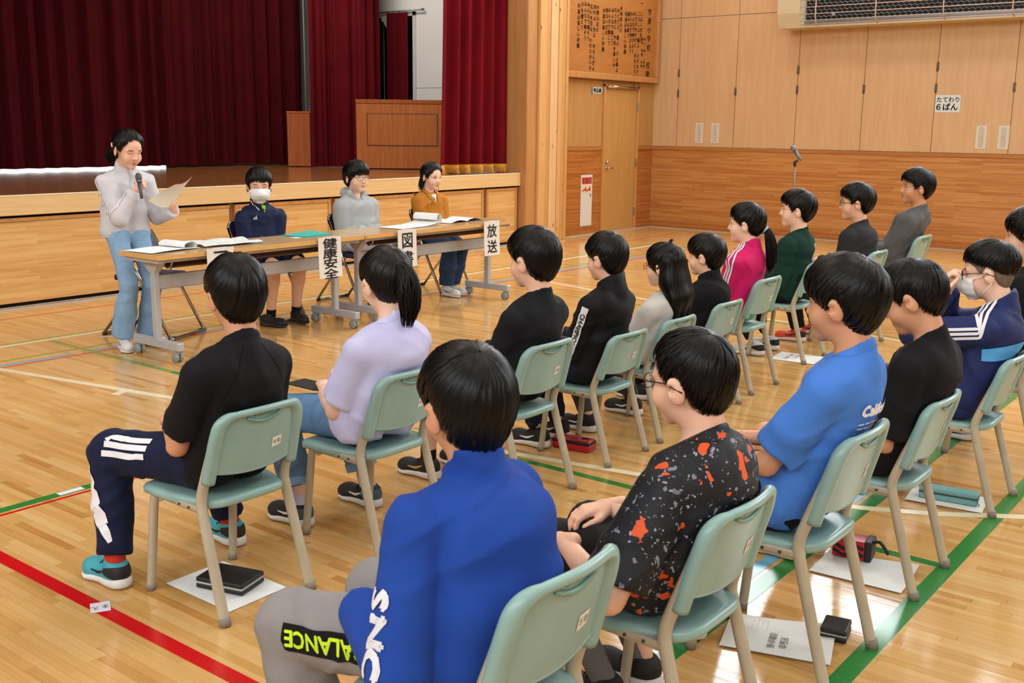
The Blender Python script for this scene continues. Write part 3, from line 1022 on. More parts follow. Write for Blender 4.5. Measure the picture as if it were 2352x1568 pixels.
def build_shell():
    b = G().box((XL, YB, ZC), (XW + 0.2, YW + 0.2, ZC + 0.1)).obj('ceiling', M_CEIL)
    tag(b, 'timber board ceiling of the hall', 'ceiling', kind='structure')
    b = G().box((XL - 0.2, YB, 0), (XL, YW, 4.3)).box((XL - 0.2, YB, 7.2), (XL, YW, ZC)).obj('wall_left', M_HALL)
    tag(b, 'timber wall on the near side of the hall', 'wall', kind='structure')
    pane = MATS['daylight_pane']
    fr = MATS['window_alu']
    wn = G().box((XL - 0.2, YB, 4.3), (XL, YB + 0.8, 7.2)).box((XL - 0.2, YW - 0.8, 4.3), (XL, YW, 7.2)).obj('window_4', M_HALL)
    tag(wn, 'high window band on the near side wall', 'window', kind='structure')
    G().box((XL - 0.12, YB + 0.8, 4.35), (XL - 0.1, YW - 0.8, 7.15)).obj('pane', pane, wn)
    for i in range(18):
        yy = YB + 0.8 + i * (YW - YB - 1.6) / 17
        G().box((XL - 0.1, yy - 0.05, 4.3), (XL, yy + 0.05, 7.2)).obj('mullion', fr, wn)
    b = G().box((XL - 0.2, YB - 0.2, 0), (XW + 0.2, YB, ZC)).obj('wall_back', M_HALL)
    tag(b, 'timber wall at the back of the hall', 'wall', kind='structure')


build_floor()
build_right_wall()
build_heater()
build_stage_wall()
build_column()
build_stage()
build_curtains()
build_podiums()
build_shell()
# ------------------------------------------------------------------ school chairs
M_MINT = pmat('mint_plastic', '#8aaca5', 0.32, var=0.07, scale=9, bump=0.02, bscale=90)
M_BEIGE = pmat('beige_enamel', '#b3a890', 0.4, var=0.07, scale=14)
M_CAP = pmat('grey_rubber', '#857a6b', 0.7, var=0.05)
M_CHROME = pmat('chrome_tube', '#b8b2a8', 0.16, metal=1.0, var=0.03)
M_NAVYPAD = pmat('navy_vinyl', '#141d3c', 0.42, var=0.08, scale=20)


def catmull(pts, n=6):
    P = [Vector(p) for p in pts]
    out = []
    for i in range(len(P) - 1):
        p0, p1, p2, p3 = P[max(i - 1, 0)], P[i], P[i + 1], P[min(i + 2, len(P) - 1)]
        for k in range(n):
            t = k / n
            out.append(0.5 * ((2 * p1) + (-p0 + p2) * t + (2 * p0 - 5 * p1 + 4 * p2 - p3) * t * t + (-p0 + 3 * p1 - 3 * p2 + p3) * t ** 3))
    out.append(P[-1])
    return out


CHAIR_MESH = {}


def chair_meshes():
    """local frame: origin on the floor between the rear feet, +y forward; the 0.66 m high size"""
    if CHAIR_MESH: return CHAIR_MESH
    C = CHAIR_MESH
    # rear leg continuing as back post
    for s in (-1, 1):
        pts = catmull([(s * 0.172, 0.0, 0.0), (s * 0.168, 0.05, 0.17), (s * 0.164, 0.098, 0.335), (s * 0.162, 0.105, 0.385), (s * 0.160, 0.085, 0.45), (s * 0.157, 0.055, 0.53), (s * 0.153, 0.03, 0.60)], 5)
        C['rear%d' % s] = G().tube(pts, 0.0175, 12, flat=0.9).mesh('leg', M_BEIGE)
        p = pts[0]
        C['rcap%d' % s] = G().tube([(s * 0.1725, -0.0016, -0.0005), (s * 0.172, 0.0045, 0.026)], 0.0188, 12, flat=0.92).mesh('foot_cap', M_CAP)
        pts = catmull([(s * 0.165, 0.405, 0.0), (s * 0.160, 0.388, 0.16), (s * 0.155, 0.372, 0.315), (s * 0.154, 0.355, 0.343), (s * 0.154, 0.32, 0.348)], 5) + [Vector((s * 0.158, 0.10, 0.345))]
        C['front%d' % s] = G().tube(pts, 0.0145, 12).mesh('leg', M_BEIGE)
        C['fcap%d' % s] = G().tube([(s * 0.165, 0.405, -0.0005), (s * 0.1645, 0.4035, 0.022)], 0.0158, 12).mesh('foot_cap', M_CAP)
        g = G()
        for yy in (0.15, 0.20, 0.25, 0.30):
            g.lathe([(0.0042, s * 0.0), (0.0042, s * 0.003)], (s * 0.178, yy, 0.352), 'x', 8)
        C['screw%d' % s] = g.mesh('rivets', pmat('rivet_dark', '#4f4a43', 0.5, metal=0.6))
        C['rail%d' % s] = G().box((min(s * 0.158, s * 0.177), 0.105, 0.343), (max(s * 0.158, s * 0.177), 0.40, 0.361), 0.004).mesh('seat_rail', M_BEIGE)
    C['cross'] = G().tube([(-0.158, 0.335, 0.33), (0.158, 0.335, 0.33)], 0.009, 8).mesh('cross_bar', M_BEIGE)
    # seat: superellipse shell
    g = G()
    V, F = [], []
    na, nr = 48, 7
    cx, cy, hx, hy = 0.0, 0.243, 0.186, 0.195

    def se(a, f):
        c, s_ = math.cos(a), math.sin(a)
        e = 2 / 5.5
        y_ = cy + hy * f * math.copysign(abs(s_) ** e, s_)
        q = min(1, max(0, (y_ - 0.05) / 0.2))
        return cx + hx * (0.765 + 0.235 * q * q * (3 - 2 * q)) * f * math.copysign(abs(c) ** e, c), y_

    def top(x, y):
        v = (y - cy) / hy
        z = 0.378 - 0.010 * max(0, 1 - (x / 0.16) ** 2) * max(0, 1 - v * v)
        z -= 0.012 * max(0, v - 0.55) ** 2 / 0.2
        z += 0.010 * max(0, -v - 0.55) ** 2 / 0.2
        return z
    V.append((cx, cy, top(cx, cy)))
    rings = [(0.2, 0), (0.4, 0), (0.6, 0), (0.78, 0), (0.9, -0.001), (0.97, -0.004), (1.0, -0.012), (0.995, -0.026), (0.97, -0.031), (0.9, -0.030)]
    for f, dz in rings:
        for k in range(na):
            x, y = se(2 * math.pi * k / na, f)
            V.append((x, y, top(x, y) + dz))
    V.append((cx, cy, 0.345))
    for k in range(na):
        F.append((0, 1 + k, 1 + (k + 1) % na))
    for i in range(len(rings) - 1):
        for k in range(na):
            a, b = 1 + i * na + k, 1 + i * na + (k + 1) % na
            F.append((a, a + na, b + na, b))
    last = 1 + (len(rings) - 1) * na
    for k in range(na):
        F.append((last + k, len(V) - 1, last + (k + 1) % na))
    g.add(V, F, True)
    C['seat'] = g.mesh('seat', M_MINT)
    # backrest: moulded panel with a thick rim wrapping the posts

    def bow(x):   # plan curve: the middle of the back sits further to the rear
        return -0.024 * (1 - (x / 0.16) ** 2)
    g = G()
    rim = [(-0.159, 0.072, 0.442), (-0.1575, 0.056, 0.50), (-0.1555, 0.042, 0.55), (-0.153, 0.028, 0.595), (-0.146, 0.018, 0.628), (-0.128, 0.006, 0.649), (-0.10, -0.004, 0.657), (-0.05, -0.014, 0.660), (0, -0.018, 0.661)]
    rim = rim + [(-x, y, z) for x, y, z in rim[-2::-1]]
    rp = catmull(rim, 4)
    rad = []
    for p in rp:
        e = abs(p.x)
        rad.append(0.0225 if p.z < 0.60 else 0.0225 - 0.0105 * min(1, max(0, (0.150 - e) / 0.05)))
    g.tube(rp, rad, 14, flat=0.9)

    def pan(u, v, side):
        x = (u * 2 - 1) * 0.152
        zb = 0.474 - 0.018 * (1 - (x / 0.152) ** 2)
        zt = 0.655 - 0.05 * max(0, (abs(x) - 0.105) / 0.047) ** 2.2
        z = zb + (zt - zb) * v
        yp = 0.062 - (z - 0.47) * 0.25 + bow(x) * 0.9
        return (x, yp + side * 0.0045, z)
    g.grid(lambda u, v: pan(u, v, -1), 22, 10)
    g.grid(lambda u, v: pan(u, v, 1), 22, 10, flip=True)
    g.tube([pan(i / 22, 0, 0) for i in range(23)], 0.0058, 8)
    C['back'] = g.mesh('backrest', M_MINT)
    # hand slot: lip on the rear face, the recess's shade put into its darker mint
    g = G()
    pts = [Vector(pan(0.5 + (i / 14 - 0.5) * 0.42, 0.93 - 0.09 * (1 - ((i / 7) - 1) ** 2), -1)) + Vector((0, -0.003, 0)) for i in range(15)]
    g.tube(pts, 0.0055, 7)
    g.tube([Vector(pan(0.5 + (i / 8 - 0.5) * 0.24, 0.945, -1)) + Vector((0, -0.003, 0)) for i in range(9)], 0.003, 6)
    C['slot'] = g.mesh('hand_slot', pmat('mint_shadow', '#6f988a', 0.35, var=0.04))
    C['pan'] = pan
    return C


STICKER = pmat('sticker_white', '#e4e0d6', 0.5, var=0.03)


def school_chair(x, y, top, label, number='', rot=0.0, ls=1.0, mirror=1, sticker=True):
    C = chair_meshes()
    t = thing('school_chair', label, 'chair', (x, y, 0), rot, 'mint green school chairs')
    k = top / 0.66
    t.scale = (1 + (k - 1) * 0.45, 1 + (k - 1) * 0.45, k)

    def part(name, key, parent=t):
        return link(bpy.data.objects.new(name, C[key]), parent)
    part('seat', 'seat')
    b = part('backrest', 'back')
    part('hand_slot', 'slot', b)
    for s in (-1, 1):
        l = part('leg', 'rear%d' % s)
        part('foot_cap', 'rcap%d' % s, l)
        l = part('leg', 'front%d' % s)
        part('foot_cap', 'fcap%d' % s, l)
        r = part('seat_rail', 'rail%d' % s)
        part('rivets', 'screw%d' % s, r)['kind'] = 'stuff'
    part('cross_bar', 'cross')
    if sticker:
        pan = C['pan']
        u0, u1 = 0.66, 0.79
        g = G()
        g.grid(lambda u, v: tuple(np.array(pan(u0 + (u1 - u0) * u, 0.30 + 0.17 * v, -1)) + [0, -0.0012, 0]), 3, 2)
        st = g.obj('number_sticker', STICKER, b)
        if number:
            c = np.array(pan((u0 + u1) / 2, 0.385, -1)) + np.array([0, -0.0024, 0])
            lettering(number, 0.017, c, (1, 0.1, 0), (0, -0.22, 1), BLACK_INK, b, 'sticker_lettering')
    return t


CH = [  # x centre, rear-leg y, top height, number, label
    (2.013, 2.547, 0.66, '４号', 'mint school chair holding the boy in black tee with striped track pants'),
    (2.665, 2.527, 0.66, '４号', 'mint school chair holding the girl in lavender tee'),
    (3.40, 2.452, 0.66, '４号', 'mint school chair holding the boy in plain black shirt, front row'),
    (4.073, 2.49, 0.60, '３号', 'mint school chair holding the child in black jacket with lettered sleeve'),
    (4.565, 2.505, 0.60, '３号', 'mint school chair holding the long-haired girl in white knit'),
    (5.18, 2.548, 0.60, '３号', 'mint school chair holding the child in black turtleneck'),
    (5.75, 2.585, 0.665, '４号', 'mint school chair holding the girl in magenta jacket'),
    (6.733, 2.68, 0.665, '４号', 'mint school chair holding the boy in dark green sweatshirt'),
    (7.515, 2.561, 0.675, '５号', 'mint school chair holding the boy in charcoal shirt and glasses'),
    (8.31, 2.50, 0.73, '５号', 'mint school chair holding the boy in grey sweatshirt, far right of front row'),
    (1.525, 1.04, 0.715, '５号', 'mint school chair holding the boy in royal blue jacket, nearest the camera'),
    (2.14, 0.985, 0.685, '４号', 'mint school chair holding the boy in paint-splatter shirt'),
    (2.80, 0.945, 0.715, '５号', 'mint school chair holding the boy in light blue tee'),
    (3.567, 0.955, 0.655, '４号', 'mint school chair holding the boy in black tee with head bowed'),
    (4.542, 0.957, 0.635, '４号', 'mint school chair holding the masked boy in navy striped jacket'),
    (5.32, 0.96, 0.68, '４号', 'mint school chair at the right edge behind the masked boy'),
]
for c in CH:
    school_chair(c[0], c[1], c[2], c[4], c[3])


# ------------------------------------------------------------------ folding chairs of the panel (they face -y)
def folding_chair(x, y, label, rot=math.pi):
    """local: +y forward (sitting direction), origin floor under the seat centre"""
    t = thing('folding_chair', label, 'chair', (x, y, 0), rot, 'navy folding chairs behind the tables')
    fy, ry = 0.31, -0.27
    for s in (-1, 1):
        G().tube([(s * 0.21, fy, 0.012), (s * 0.205, 0.08, 0.43), (s * 0.20, -0.085, 0.72)], 0.0125, 10).obj('frame_tube', M_CHROME, t)
        G().tube([(s * 0.185, ry, 0.012), (s * 0.18, 0.0, 0.33), (s * 0.18, 0.10, 0.415)], 0.0115, 10).obj('leg', M_CHROME, t)
        for yy in (fy, ry):
            G().box((s * 0.17 - 0.014, yy - 0.015, 0), (s * 0.17 + 0.014, yy + 0.015, 0.026), 0.003).obj('foot_pad', pmat('foot_black', '#191919', 0.6, var=0.02), t)
    G().tube(catmull([(-0.21, fy, 0.012), (-0.19, fy + 0.005, 0.0125), (0.19, fy + 0.005, 0.0125), (0.21, fy, 0.012)], 4), 0.0125, 10).obj('floor_bar', M_CHROME, t)
    G().tube([(-0.185, ry, 0.012), (0.185, ry, 0.012)], 0.0115, 10).obj('floor_bar', M_CHROME, t)
    # top of the loop
    G().tube(catmull([(-0.20, -0.085, 0.72), (-0.17, -0.10, 0.755), (-0.1, -0.105, 0.767), (0.1, -0.105, 0.767), (0.17, -0.10, 0.755), (0.20, -0.085, 0.72)], 5), 0.0125, 10).obj('top_loop', M_CHROME, t)

    def bk(u, v, sd):
        x_ = (u * 2 - 1) * 0.192
        z = 0.545 + 0.215 * v * (1 - 0.12 * max(0, abs(u * 2 - 1) - 0.6) / 0.4)
        return (x_, -0.02 - (z - 0.56) * 0.40 - 0.02 * (1 - (u * 2 - 1) ** 2) + sd * 0.012, z)
    g = G().grid(lambda u, v: bk(u, v, -1), 12, 6, flip=True).grid(lambda u, v: bk(u, v, 1), 12, 6)
    g.tube([bk(i / 12, 0, 0) for i in range(13)], 0.0125, 8).tube([bk(i / 12, 1, 0) for i in range(13)], 0.0125, 8)
    g.tube([bk(0, i / 6, 0) for i in range(7)], 0.0125, 8).tube([bk(1, i / 6, 0) for i in range(7)], 0.0125, 8)
    g.obj('backrest', M_NAVYPAD, t)
    G().box((-0.19, -0.15, 0.41), (0.19, 0.20, 0.45), 0.016, seg=3).obj('seat', M_NAVYPAD, t)
    return t


folding_chair(4.37, 6.78, 'navy folding chair empty behind the standing girl', math.pi + 0.38)
folding_chair(5.30, 6.70, 'navy folding chair holding the masked boy in navy jacket', math.pi - 0.03)
folding_chair(6.33, 6.70, 'navy folding chair holding the person in grey hoodie')
folding_chair(7.29, 6.66, 'navy folding chair holding the girl in mustard shirt', math.pi)

# ------------------------------------------------------------------ tables
M_TTOP = wood('table_top_laminate', '#d6b684', '#cba976', (0.8, 9, 1), 0.2, coat=0.3)
M_TEDGE = pmat('table_edge_band', '#d7a560', 0.35, var=0.04)
M_GREY = pmat('grey_powdercoat', '#b2b2b4', 0.4, metal=0.1, var=0.04)
M_SHELF = pmat('brown_shelf_slat', '#4a2d1c', 0.5, var=0.08)


def table(x0, x1, y0, y1, label):
    z = 0.70
    t = thing('folding_table', label, 'table', ((x0 + x1) / 2, (y0 + y1) / 2, 0), 0, 'long tables of the panel')
    ox, oy = (x0 + x1) / 2, (y0 + y1) / 2
    off = (ox, oy, 0)
    r = 0.02
    cor = []
    for cx, cy, a0 in ((x1 - r, y1 - r, 0), (x0 + r, y1 - r, 90), (x0 + r, y0 + r, 180), (x1 - r, y0 + r, 270)):
        for k in range(6):
            a = math.radians(a0 + 18 * k)
            cor.append((cx + r * math.cos(a), cy + r * math.sin(a)))
    G().prism(cor, z - 0.004, z).obj('table_top', M_TTOP, t, off)
    e = [(ox + (px - ox) * 1.0012, oy + (py - oy) * 1.004) for px, py in cor]
    G().prism(e, z - 0.030, z - 0.0035).obj('edge_band', M_TEDGE, t, off)
    G().box((x0 + 0.04, y0 + 0.045, z - 0.055), (x1 - 0.04, y0 + 0.075, z - 0.03), 0.002).obj('under_rail', M_GREY, t, off)
    G().box((x0 + 0.04, y1 - 0.075, z - 0.055), (x1 - 0.04, y1 - 0.045, z - 0.03), 0.002).obj('under_rail', M_GREY, t, off)
    for xx in (x0 + 0.045, x1 - 0.045):
        G().box((xx - 0.02, y0 + 0.04, z - 0.058), (xx + 0.02, y1 - 0.04, z - 0.03), 0.002).obj('under_rail', M_GREY, t, off)
    for i in range(6):
        yy = y0 + 0.16 + i * 0.045
        G().tube([(x0 + 0.16, yy, 0.612), (x1 - 0.16, yy, 0.612)], 0.0075, 8).obj('shelf_slat', M_SHELF, t, off)
    G().tube([(x0 + 0.15, y0 + 0.14, 0.602), (x1 - 0.15, y0 + 0.14, 0.602)], 0.008, 8).obj('shelf_slat', M_SHELF, t, off)
    for xx in (x0 + 0.17, x1 - 0.17):
        G().tube([(xx, y0 + 0.12, 0.604), (xx, y1 - 0.06, 0.604)], 0.006, 6).tube([(xx, y0 + 0.12, 0.604), (xx, y0 + 0.1, 0.645)], 0.006, 6).obj('shelf_bracket', M_CHROME, t, off)
    ym = (y0 + y1) / 2
    G().box((x0 + 0.12, ym - 0.015, 0.455), (x1 - 0.12, ym + 0.015, 0.545), 0.004).obj('beam', M_GREY, t, off)
    for s, xx in ((1, x0 + 0.115), (-1, x1 - 0.115)):
        l = G().box((xx - 0.022, ym - 0.025, 0.105), (xx + 0.022, ym + 0.025, 0.60), 0.006).obj('leg', M_GREY, t, off)
        g = G()
        g.add([(xx - 0.03, ym - 0.1, 0.645), (xx + 0.03, ym - 0.1, 0.645), (xx + 0.03, ym + 0.1, 0.645), (xx - 0.03, ym + 0.1, 0.645), (xx - 0.022, ym - 0.03, 0.57), (xx + 0.022, ym - 0.03, 0.57), (xx + 0.022, ym + 0.03, 0.57), (xx - 0.022, ym + 0.03, 0.57)],
              [(0, 1, 2, 3), (4, 7, 6, 5), (0, 4, 5, 1), (1, 5, 6, 2), (2, 6, 7, 3), (3, 7, 4, 0)])
        g.obj('bracket', M_GREY, l)
        for ch in (l.children):
            ch.data.transform(Matrix.Translation((-ox, -oy, 0)))
        f = G().box((xx - 0.025, ym - 0.25, 0.075), (xx + 0.025, ym + 0.25, 0.128), 0.005).obj('foot', M_GREY, t, off)
        G().lathe([(0.026, 0), (0.026, 0.004), (0.02, 0.006)], (xx + s * 0.022 - ox, -0.0 + 0.0, 0.5), 'x', 10).obj('bolt', M_GREY, l)
        for yy in (ym - 0.215, ym + 0.215):
            c = G().box((xx - 0.02, yy - 0.022, 0.055), (xx + 0.02, yy + 0.022, 0.078), 0.004).obj('caster', pmat('caster_grey', '#8c918c', 0.5, var=0.04), t, off)
            for dx in (-0.016, 0.016):
                G().lathe([(0.012, dx - 0.011), (0.03, dx - 0.009), (0.033, dx - 0.004), (0.033, dx + 0.004), (0.03, dx + 0.009), (0.012, dx + 0.011)], (xx - ox, yy - oy + 0.008, 0.0335), 'x', 18).obj('wheel', pmat('caster_wheel', '#8a918a', 0.45, var=0.04), c)
    return t


table(3.81, 5.595, 5.79, 6.235, 'long folding table at the left, with teal folder on it')
table(5.62, 7.45, 5.80, 6.245, 'long folding table at the right, with curled booklet on it')


def hang_sign(x0, x1, z0, text, label, size, step, tilt=0.0, sx=1.0):
    w_ = x1 - x0
    t = thing('paper_sign', label, 'sign', ((x0 + x1) / 2, 5.782, 0), tilt, 'paper name signs hung on the table front')
    g = G()
    n = 6
    g.grid(lambda u, v: ((u - 0.5) * w_, -0.006 - 0.010 * (1 - v) ** 2, z0 + (0.716 - z0) * v), 4, 8)
    g.grid(lambda u, v: ((u - 0.5) * w_, -0.0045 - 0.010 * (1 - v) ** 2, z0 + (0.716 - z0) * v), 4, 8, flip=True)
    g.obj('sheet', pmat('sign_paper', '#dfdad0', 0.7, var=0.02), t)
    g = G()
    g.grid(lambda u, v: ((u - 0.5) * w_ * 0.5, -0.0062 + 0.012 * v, 0.7155 + 0.002 * v), 2, 1)
    g.obj('tape', pmat('clear_tape', '#e2ded4', 0.2, var=0.0), t)
    for i, ch in enumerate(text):
        V, F = text_mesh(ch, size, bold=0.0018)
        if not len(V): continue
        V = V * [sx, 1, 1]
        z = 0.716 - step * (i + 0.62)
        v = (z - z0) / (0.716 - z0)
        W = np.stack([V[:, 0], np.full(len(V), -0.0085) - 0.010 * (1 - (z + V[:, 1] - z0) / (0.716 - z0)) ** 2, z + V[:, 1]], 1)
        link(bpy.data.objects.new('character', mesh_np('character', W, F, BLACK_INK, smooth=False)), t)


hang_sign(4.163, 4.378, 0.42, '三学年', 'cream paper sign with a three-bar character, at the left table end', 0.12, 0.11, 0.0, 1.15)
hang_sign(5.113, 5.338, 0.42, '健康安全', 'cream paper sign reading 健康安全 on the left table', 0.078, 0.0735, 0.02, 1.85)
hang_sign(5.932, 6.140, 0.42, '図書', 'cream paper sign reading 図書 on the right table', 0.135, 0.142, -0.01, 1.0)
hang_sign(6.982, 7.195, 0.42, '放送', 'cream paper sign reading 放送 at the right table end', 0.118, 0.135, 0.01, 1.15)


# ------------------------------------------------------------------ papers and small things
def sheet(name, label, cat, c, w_, h_, rot, z, fn=None, mat=PAPER, nu=10, nv=10, thick=0.0008, group=None, text=None):
    """thin curved sheet: local u along width, v along height; fn(u,v)->lift"""
    t = thing(name, label, cat, (c[0], c[1], z), rot, group)
    f = fn or (lambda u, v: 0.0)
    g = G()
    g.grid(lambda u, v: ((u - 0.5) * w_, (v - 0.5) * h_, thick + f(u, v)), nu, nv)
    g.grid(lambda u, v: ((u - 0.5) * w_, (v - 0.5) * h_, f(u, v)), nu, nv, flip=True)
    # rim
    n1 = (nu + 1) * (nv + 1)
    g.obj('sheet', mat, t)
    return t


def printed_lines(t, specs, mat=None):
    """rows of print: (text, size, x, y, rot180)"""
    for (tx, sz, x, y, z) in specs:
        lettering(tx, sz, (x, y, z), (1, 0, 0), (0, 1, 0), mat or pmat('grey_ink', '#4a4a4c', 0.6, var=0.0), t, 'print_line')['kind'] = 'stuff'


M_TEAL = pmat('teal_plastic', '#4cc4b8', 0.35, var=0.04)
# on the tables
TZ = 0.7005
t = sheet('paper_stack', 'white loose sheets with one curled back on the left table end', 'papers', (4.02, 6.05), 0.40, 0.27, 0.12, TZ, lambda u, v: 0.004 + 0.006 * math.sin(u * 3))
g = G()
g.grid(lambda u, v: (0.15 - 0.03 * u + 0.045 * math.sin(u * 5.2), -0.12 + 0.25 * v, 0.005 + 0.022 * (1 - math.cos(u * 5.2))), 14, 3)
g.grid(lambda u, v: (0.15 - 0.03 * u + 0.0445 * math.sin(u * 5.2), -0.12 + 0.25 * v, 0.0045 + 0.0218 * (1 - math.cos(u * 5.2))), 14, 3, flip=True)
g.obj('curled_sheet', PAPER, t)
t = sheet('newspaper_sheets', 'crumpled grey-white printed sheets on the left table', 'papers', (4.50, 6.05), 0.46, 0.28, -0.08, TZ + 0.007, lambda u, v: 0.004 + 0.012 * abs(math.sin(u * 7 + v * 4)) * (0.3 + 0.7 * v) + 0.006 * math.sin(v * 9), pmat('grey_paper', '#d5d7d6', 0.75, var=0.08, scale=40), 16, 12)
t = thing('plastic_folder', 'teal clear-pocket folder lying on the left table', 'folder', (5.30, 6.10, TZ), 0.10)
G().box((-0.155, -0.115, 0), (0.155, 0.115, 0.003), 0.001).obj('back_cover', M_TEAL, t)
g = G()
g.grid(lambda u, v: (-0.155 + 0.31 * u, -0.115 + 0.23 * v, 0.006 + 0.012 * u * v), 8, 8)
g.grid(lambda u, v: (-0.155 + 0.31 * u, -0.115 + 0.23 * v, 0.0035 + 0.012 * u * v), 8, 8, flip=True)
g.obj('front_cover', M_TEAL, t)
t = sheet('slip_of_paper', 'small white slip peeking out beside the teal folder', 'paper', (5.14, 6.02), 0.11, 0.07, 0.1, TZ)
t = sheet('open_booklet', 'open white booklet with a page curling over on the right table', 'booklet', (6.36, 6.06), 0.52, 0.26, 0.10, TZ, lambda u, v: 0.003 + 0.035 * max(0, u - 0.55) ** 2 * 4, PAPER, 16, 8)
g = G()


def curl(u, v, d=0.0):
    a = u * 5.0
    r = 0.045 - 0.006 * u - d
    return (0.27 - 0.02 - 0.10 * max(0, 0.25 - u) + r * math.sin(a) * 0.9 - 0.0, -0.125 + 0.25 * v, 0.052 + 0.001 - r * math.cos(a))


g.grid(lambda u, v: curl(u, v), 20, 3)
g.grid(lambda u, v: curl(u, v, 0.001), 20, 3, flip=True)
g.obj('curled_page', PAPER, t)
t = sheet('open_notebook', 'open white notebook lying at the right table end', 'notebook', (6.98, 6.09), 0.46, 0.24, 0.06, TZ, lambda u, v: 0.004 + 0.022 * math.sin(math.pi * min(1, abs(u * 2 - 1) * 1.0 + 0.05)) * (0.8 if u < 0.5 else 1.1), PAPER, 18, 6)
G().box((-0.235, -0.122, 0), (0.245, 0.122, 0.0028)).obj('cover', pmat('notebook_cover', '#8a5f45', 0.5, var=0.04), t)

# microphone stand by the wall
t = thing('microphone_stand', 'slim chrome microphone stand in front of the side wall', 'microphone stand', (9.6, 4.14, 0))
G().lathe([(0.13, 0), (0.13, 0.012), (0.05, 0.025), (0.016, 0.05)], (0, 0, 0), 'z', 24).obj('base', pmat('stand_base', '#3a3a3a', 0.5, metal=0.4), t)
G().tube([(0, 0, 0.04), (0, 0, 0.65)], 0.011, 10).tube([(0, 0, 0.65), (0, 0, 1.19)], 0.0075, 10).obj('pole', pmat('stand_steel', '#7d7a76', 0.4, metal=0.8, var=0.03), t)
G().tube([(0, 0, 1.18), (-0.004, 0.006, 1.215), (0.012, -0.018, 1.235)], 0.014, 10).obj('clip', pmat('clip_black', '#1a1a1a', 0.5, var=0.02), t)
t = thing('microphone', 'grey handheld microphone clipped on the tall stand', 'microphone', (9.6, 4.14, 1.25))
d = Vector((-0.028, 0.045, 0.075)).normalized()
p0 = Vector((0.03, -0.045, -0.02))
G().tube([p0, p0 + d * 0.015, p0 + d * 0.12], [0.012, 0.014, 0.019], 12).obj('body', pmat('mic_grey', '#6f7274', 0.35, metal=0.5, var=0.03), t)
G().tube([p0 + d * 0.12, p0 + d * 0.13, p0 + d * 0.155, p0 + d * 0.168], [0.022, 0.026, 0.024, 0.012], 14).obj('grille', pmat('mic_grille', '#808486', 0.45, metal=0.7, bump=0.5, bscale=500), t)

# floor things under the chairs
Z0 = 0.0018
FLOORPAPERS = 'handouts lying on the floor under the chairs'
t = sheet('handout', 'white handout on the floor under the black zip case', 'paper', (2.02, 2.78), 0.235, 0.33, 0.02, Z0, lambda u, v: 0.004 * v, group=FLOORPAPERS)
t = thing('zip_case', 'flat black zip case on a handout under the first chair', 'case', (2.03, 2.77, 0.007), 0.30)
t.scale = (0.76, 0.76, 0.9)
mb = pmat('case_black', '#131315', 0.5, var=0.05, bump=0.06, bscale=300)
G().box((-0.085, -0.12, 0), (0.085, 0.12, 0.018), 0.008, seg=3).obj('lower_shell', mb, t)
G().box((-0.085, -0.12, 0.024), (0.085, 0.12, 0.043), 0.009, seg=3).obj('upper_shell', mb, t)
G().box((-0.082, -0.117, 0.0165), (0.082, 0.117, 0.0255), 0.002).obj('zip_tape', pmat('zip_grey', '#b6b3ac', 0.5, var=0.05), t)
t = thing('pencil_case', 'red and black zipped pencil case under the chair with small number 3', 'pencil case', (4.045, 2.775, 0.001), 0.12)
mr = pmat('case_red', '#b81522', 0.35, var=0.05)
G().box((-0.04, -0.10, 0), (0.04, 0.10, 0.036), 0.012, seg=3).obj('body', mr, t)
G().box((-0.0405, -0.1005, 0.032), (0.0405, 0.1005, 0.05), 0.007, seg=3).obj('zip_band', mb, t)
G().box((-0.036, -0.096, 0.046), (0.036, 0.096, 0.056), 0.005, seg=3).obj('lid', mr, t)
g = G()   # leaping-cat mark as a simple bent shape, and the word-like strip
g.tube([(-0.005, -0.085, 0.0565), (0.005, -0.07, 0.0565), (-0.002, -0.05, 0.0565), (0.012, -0.035, 0.0565)], [0.002, 0.006, 0.006, 0.001], 6)
g.tube([(0.005, -0.07, 0.0565), (0.018, -0.078, 0.0565)], [0.004, 0.001], 6).tube([(-0.002, -0.05, 0.0565), (-0.016, -0.044, 0.0565)], [0.004, 0.001], 6)
g.obj('leaping_mark', mb, t)
G().box((-0.012, -0.02, 0.0555), (-0.002, 0.06, 0.0568)).obj('word_strip', mb, t)
t = sheet('handout', 'small white handout on the floor behind the green sweatshirt boy', 'paper', (6.71, 2.79), 0.26, 0.30, 0.10, Z0, lambda u, v: 0.003 * u, group=FLOORPAPERS)
printed_lines(t, [('児童会　総会', 0.03, 0, 0.06, 0.006), ('二〇二四年度', 0.022, 0.0, 0.01, 0.006)])
t = sheet('handout', 'white handout on the floor under the teal pencil case', 'paper', (4.47, 1.16), 0.21, 0.30, 0.12, Z0, lambda u, v: 0.002, group=FLOORPAPERS)
t = thing('pencil_case', 'long teal box pencil case on the floor under the navy jacket boy', 'pencil case', (4.455, 1.15, 0.006), 0.14)
mt = pmat('case_teal', '#6fa4a4', 0.6, var=0.05, bump=0.05, bscale=300)
G().box((-0.034, -0.115, 0), (0.034, 0.115, 0.026), 0.006, seg=2).obj('body', mt, t)
G().box((-0.034, -0.115, 0.029), (0.034, 0.115, 0.05), 0.008, seg=2).obj('lid', mt, t)
G().box((-0.0345, -0.1155, 0.0255), (0.0345, 0.1155, 0.0295)).obj('zip', pmat('zip_dark', '#5a5d60', 0.5, metal=0.4), t)
G().tube([(-0.036, -0.117, 0.026), (-0.042, -0.122, 0.014), (-0.04, -0.12, 0.004)], 0.003, 6).obj('zip_pull', M_CHROME, t)
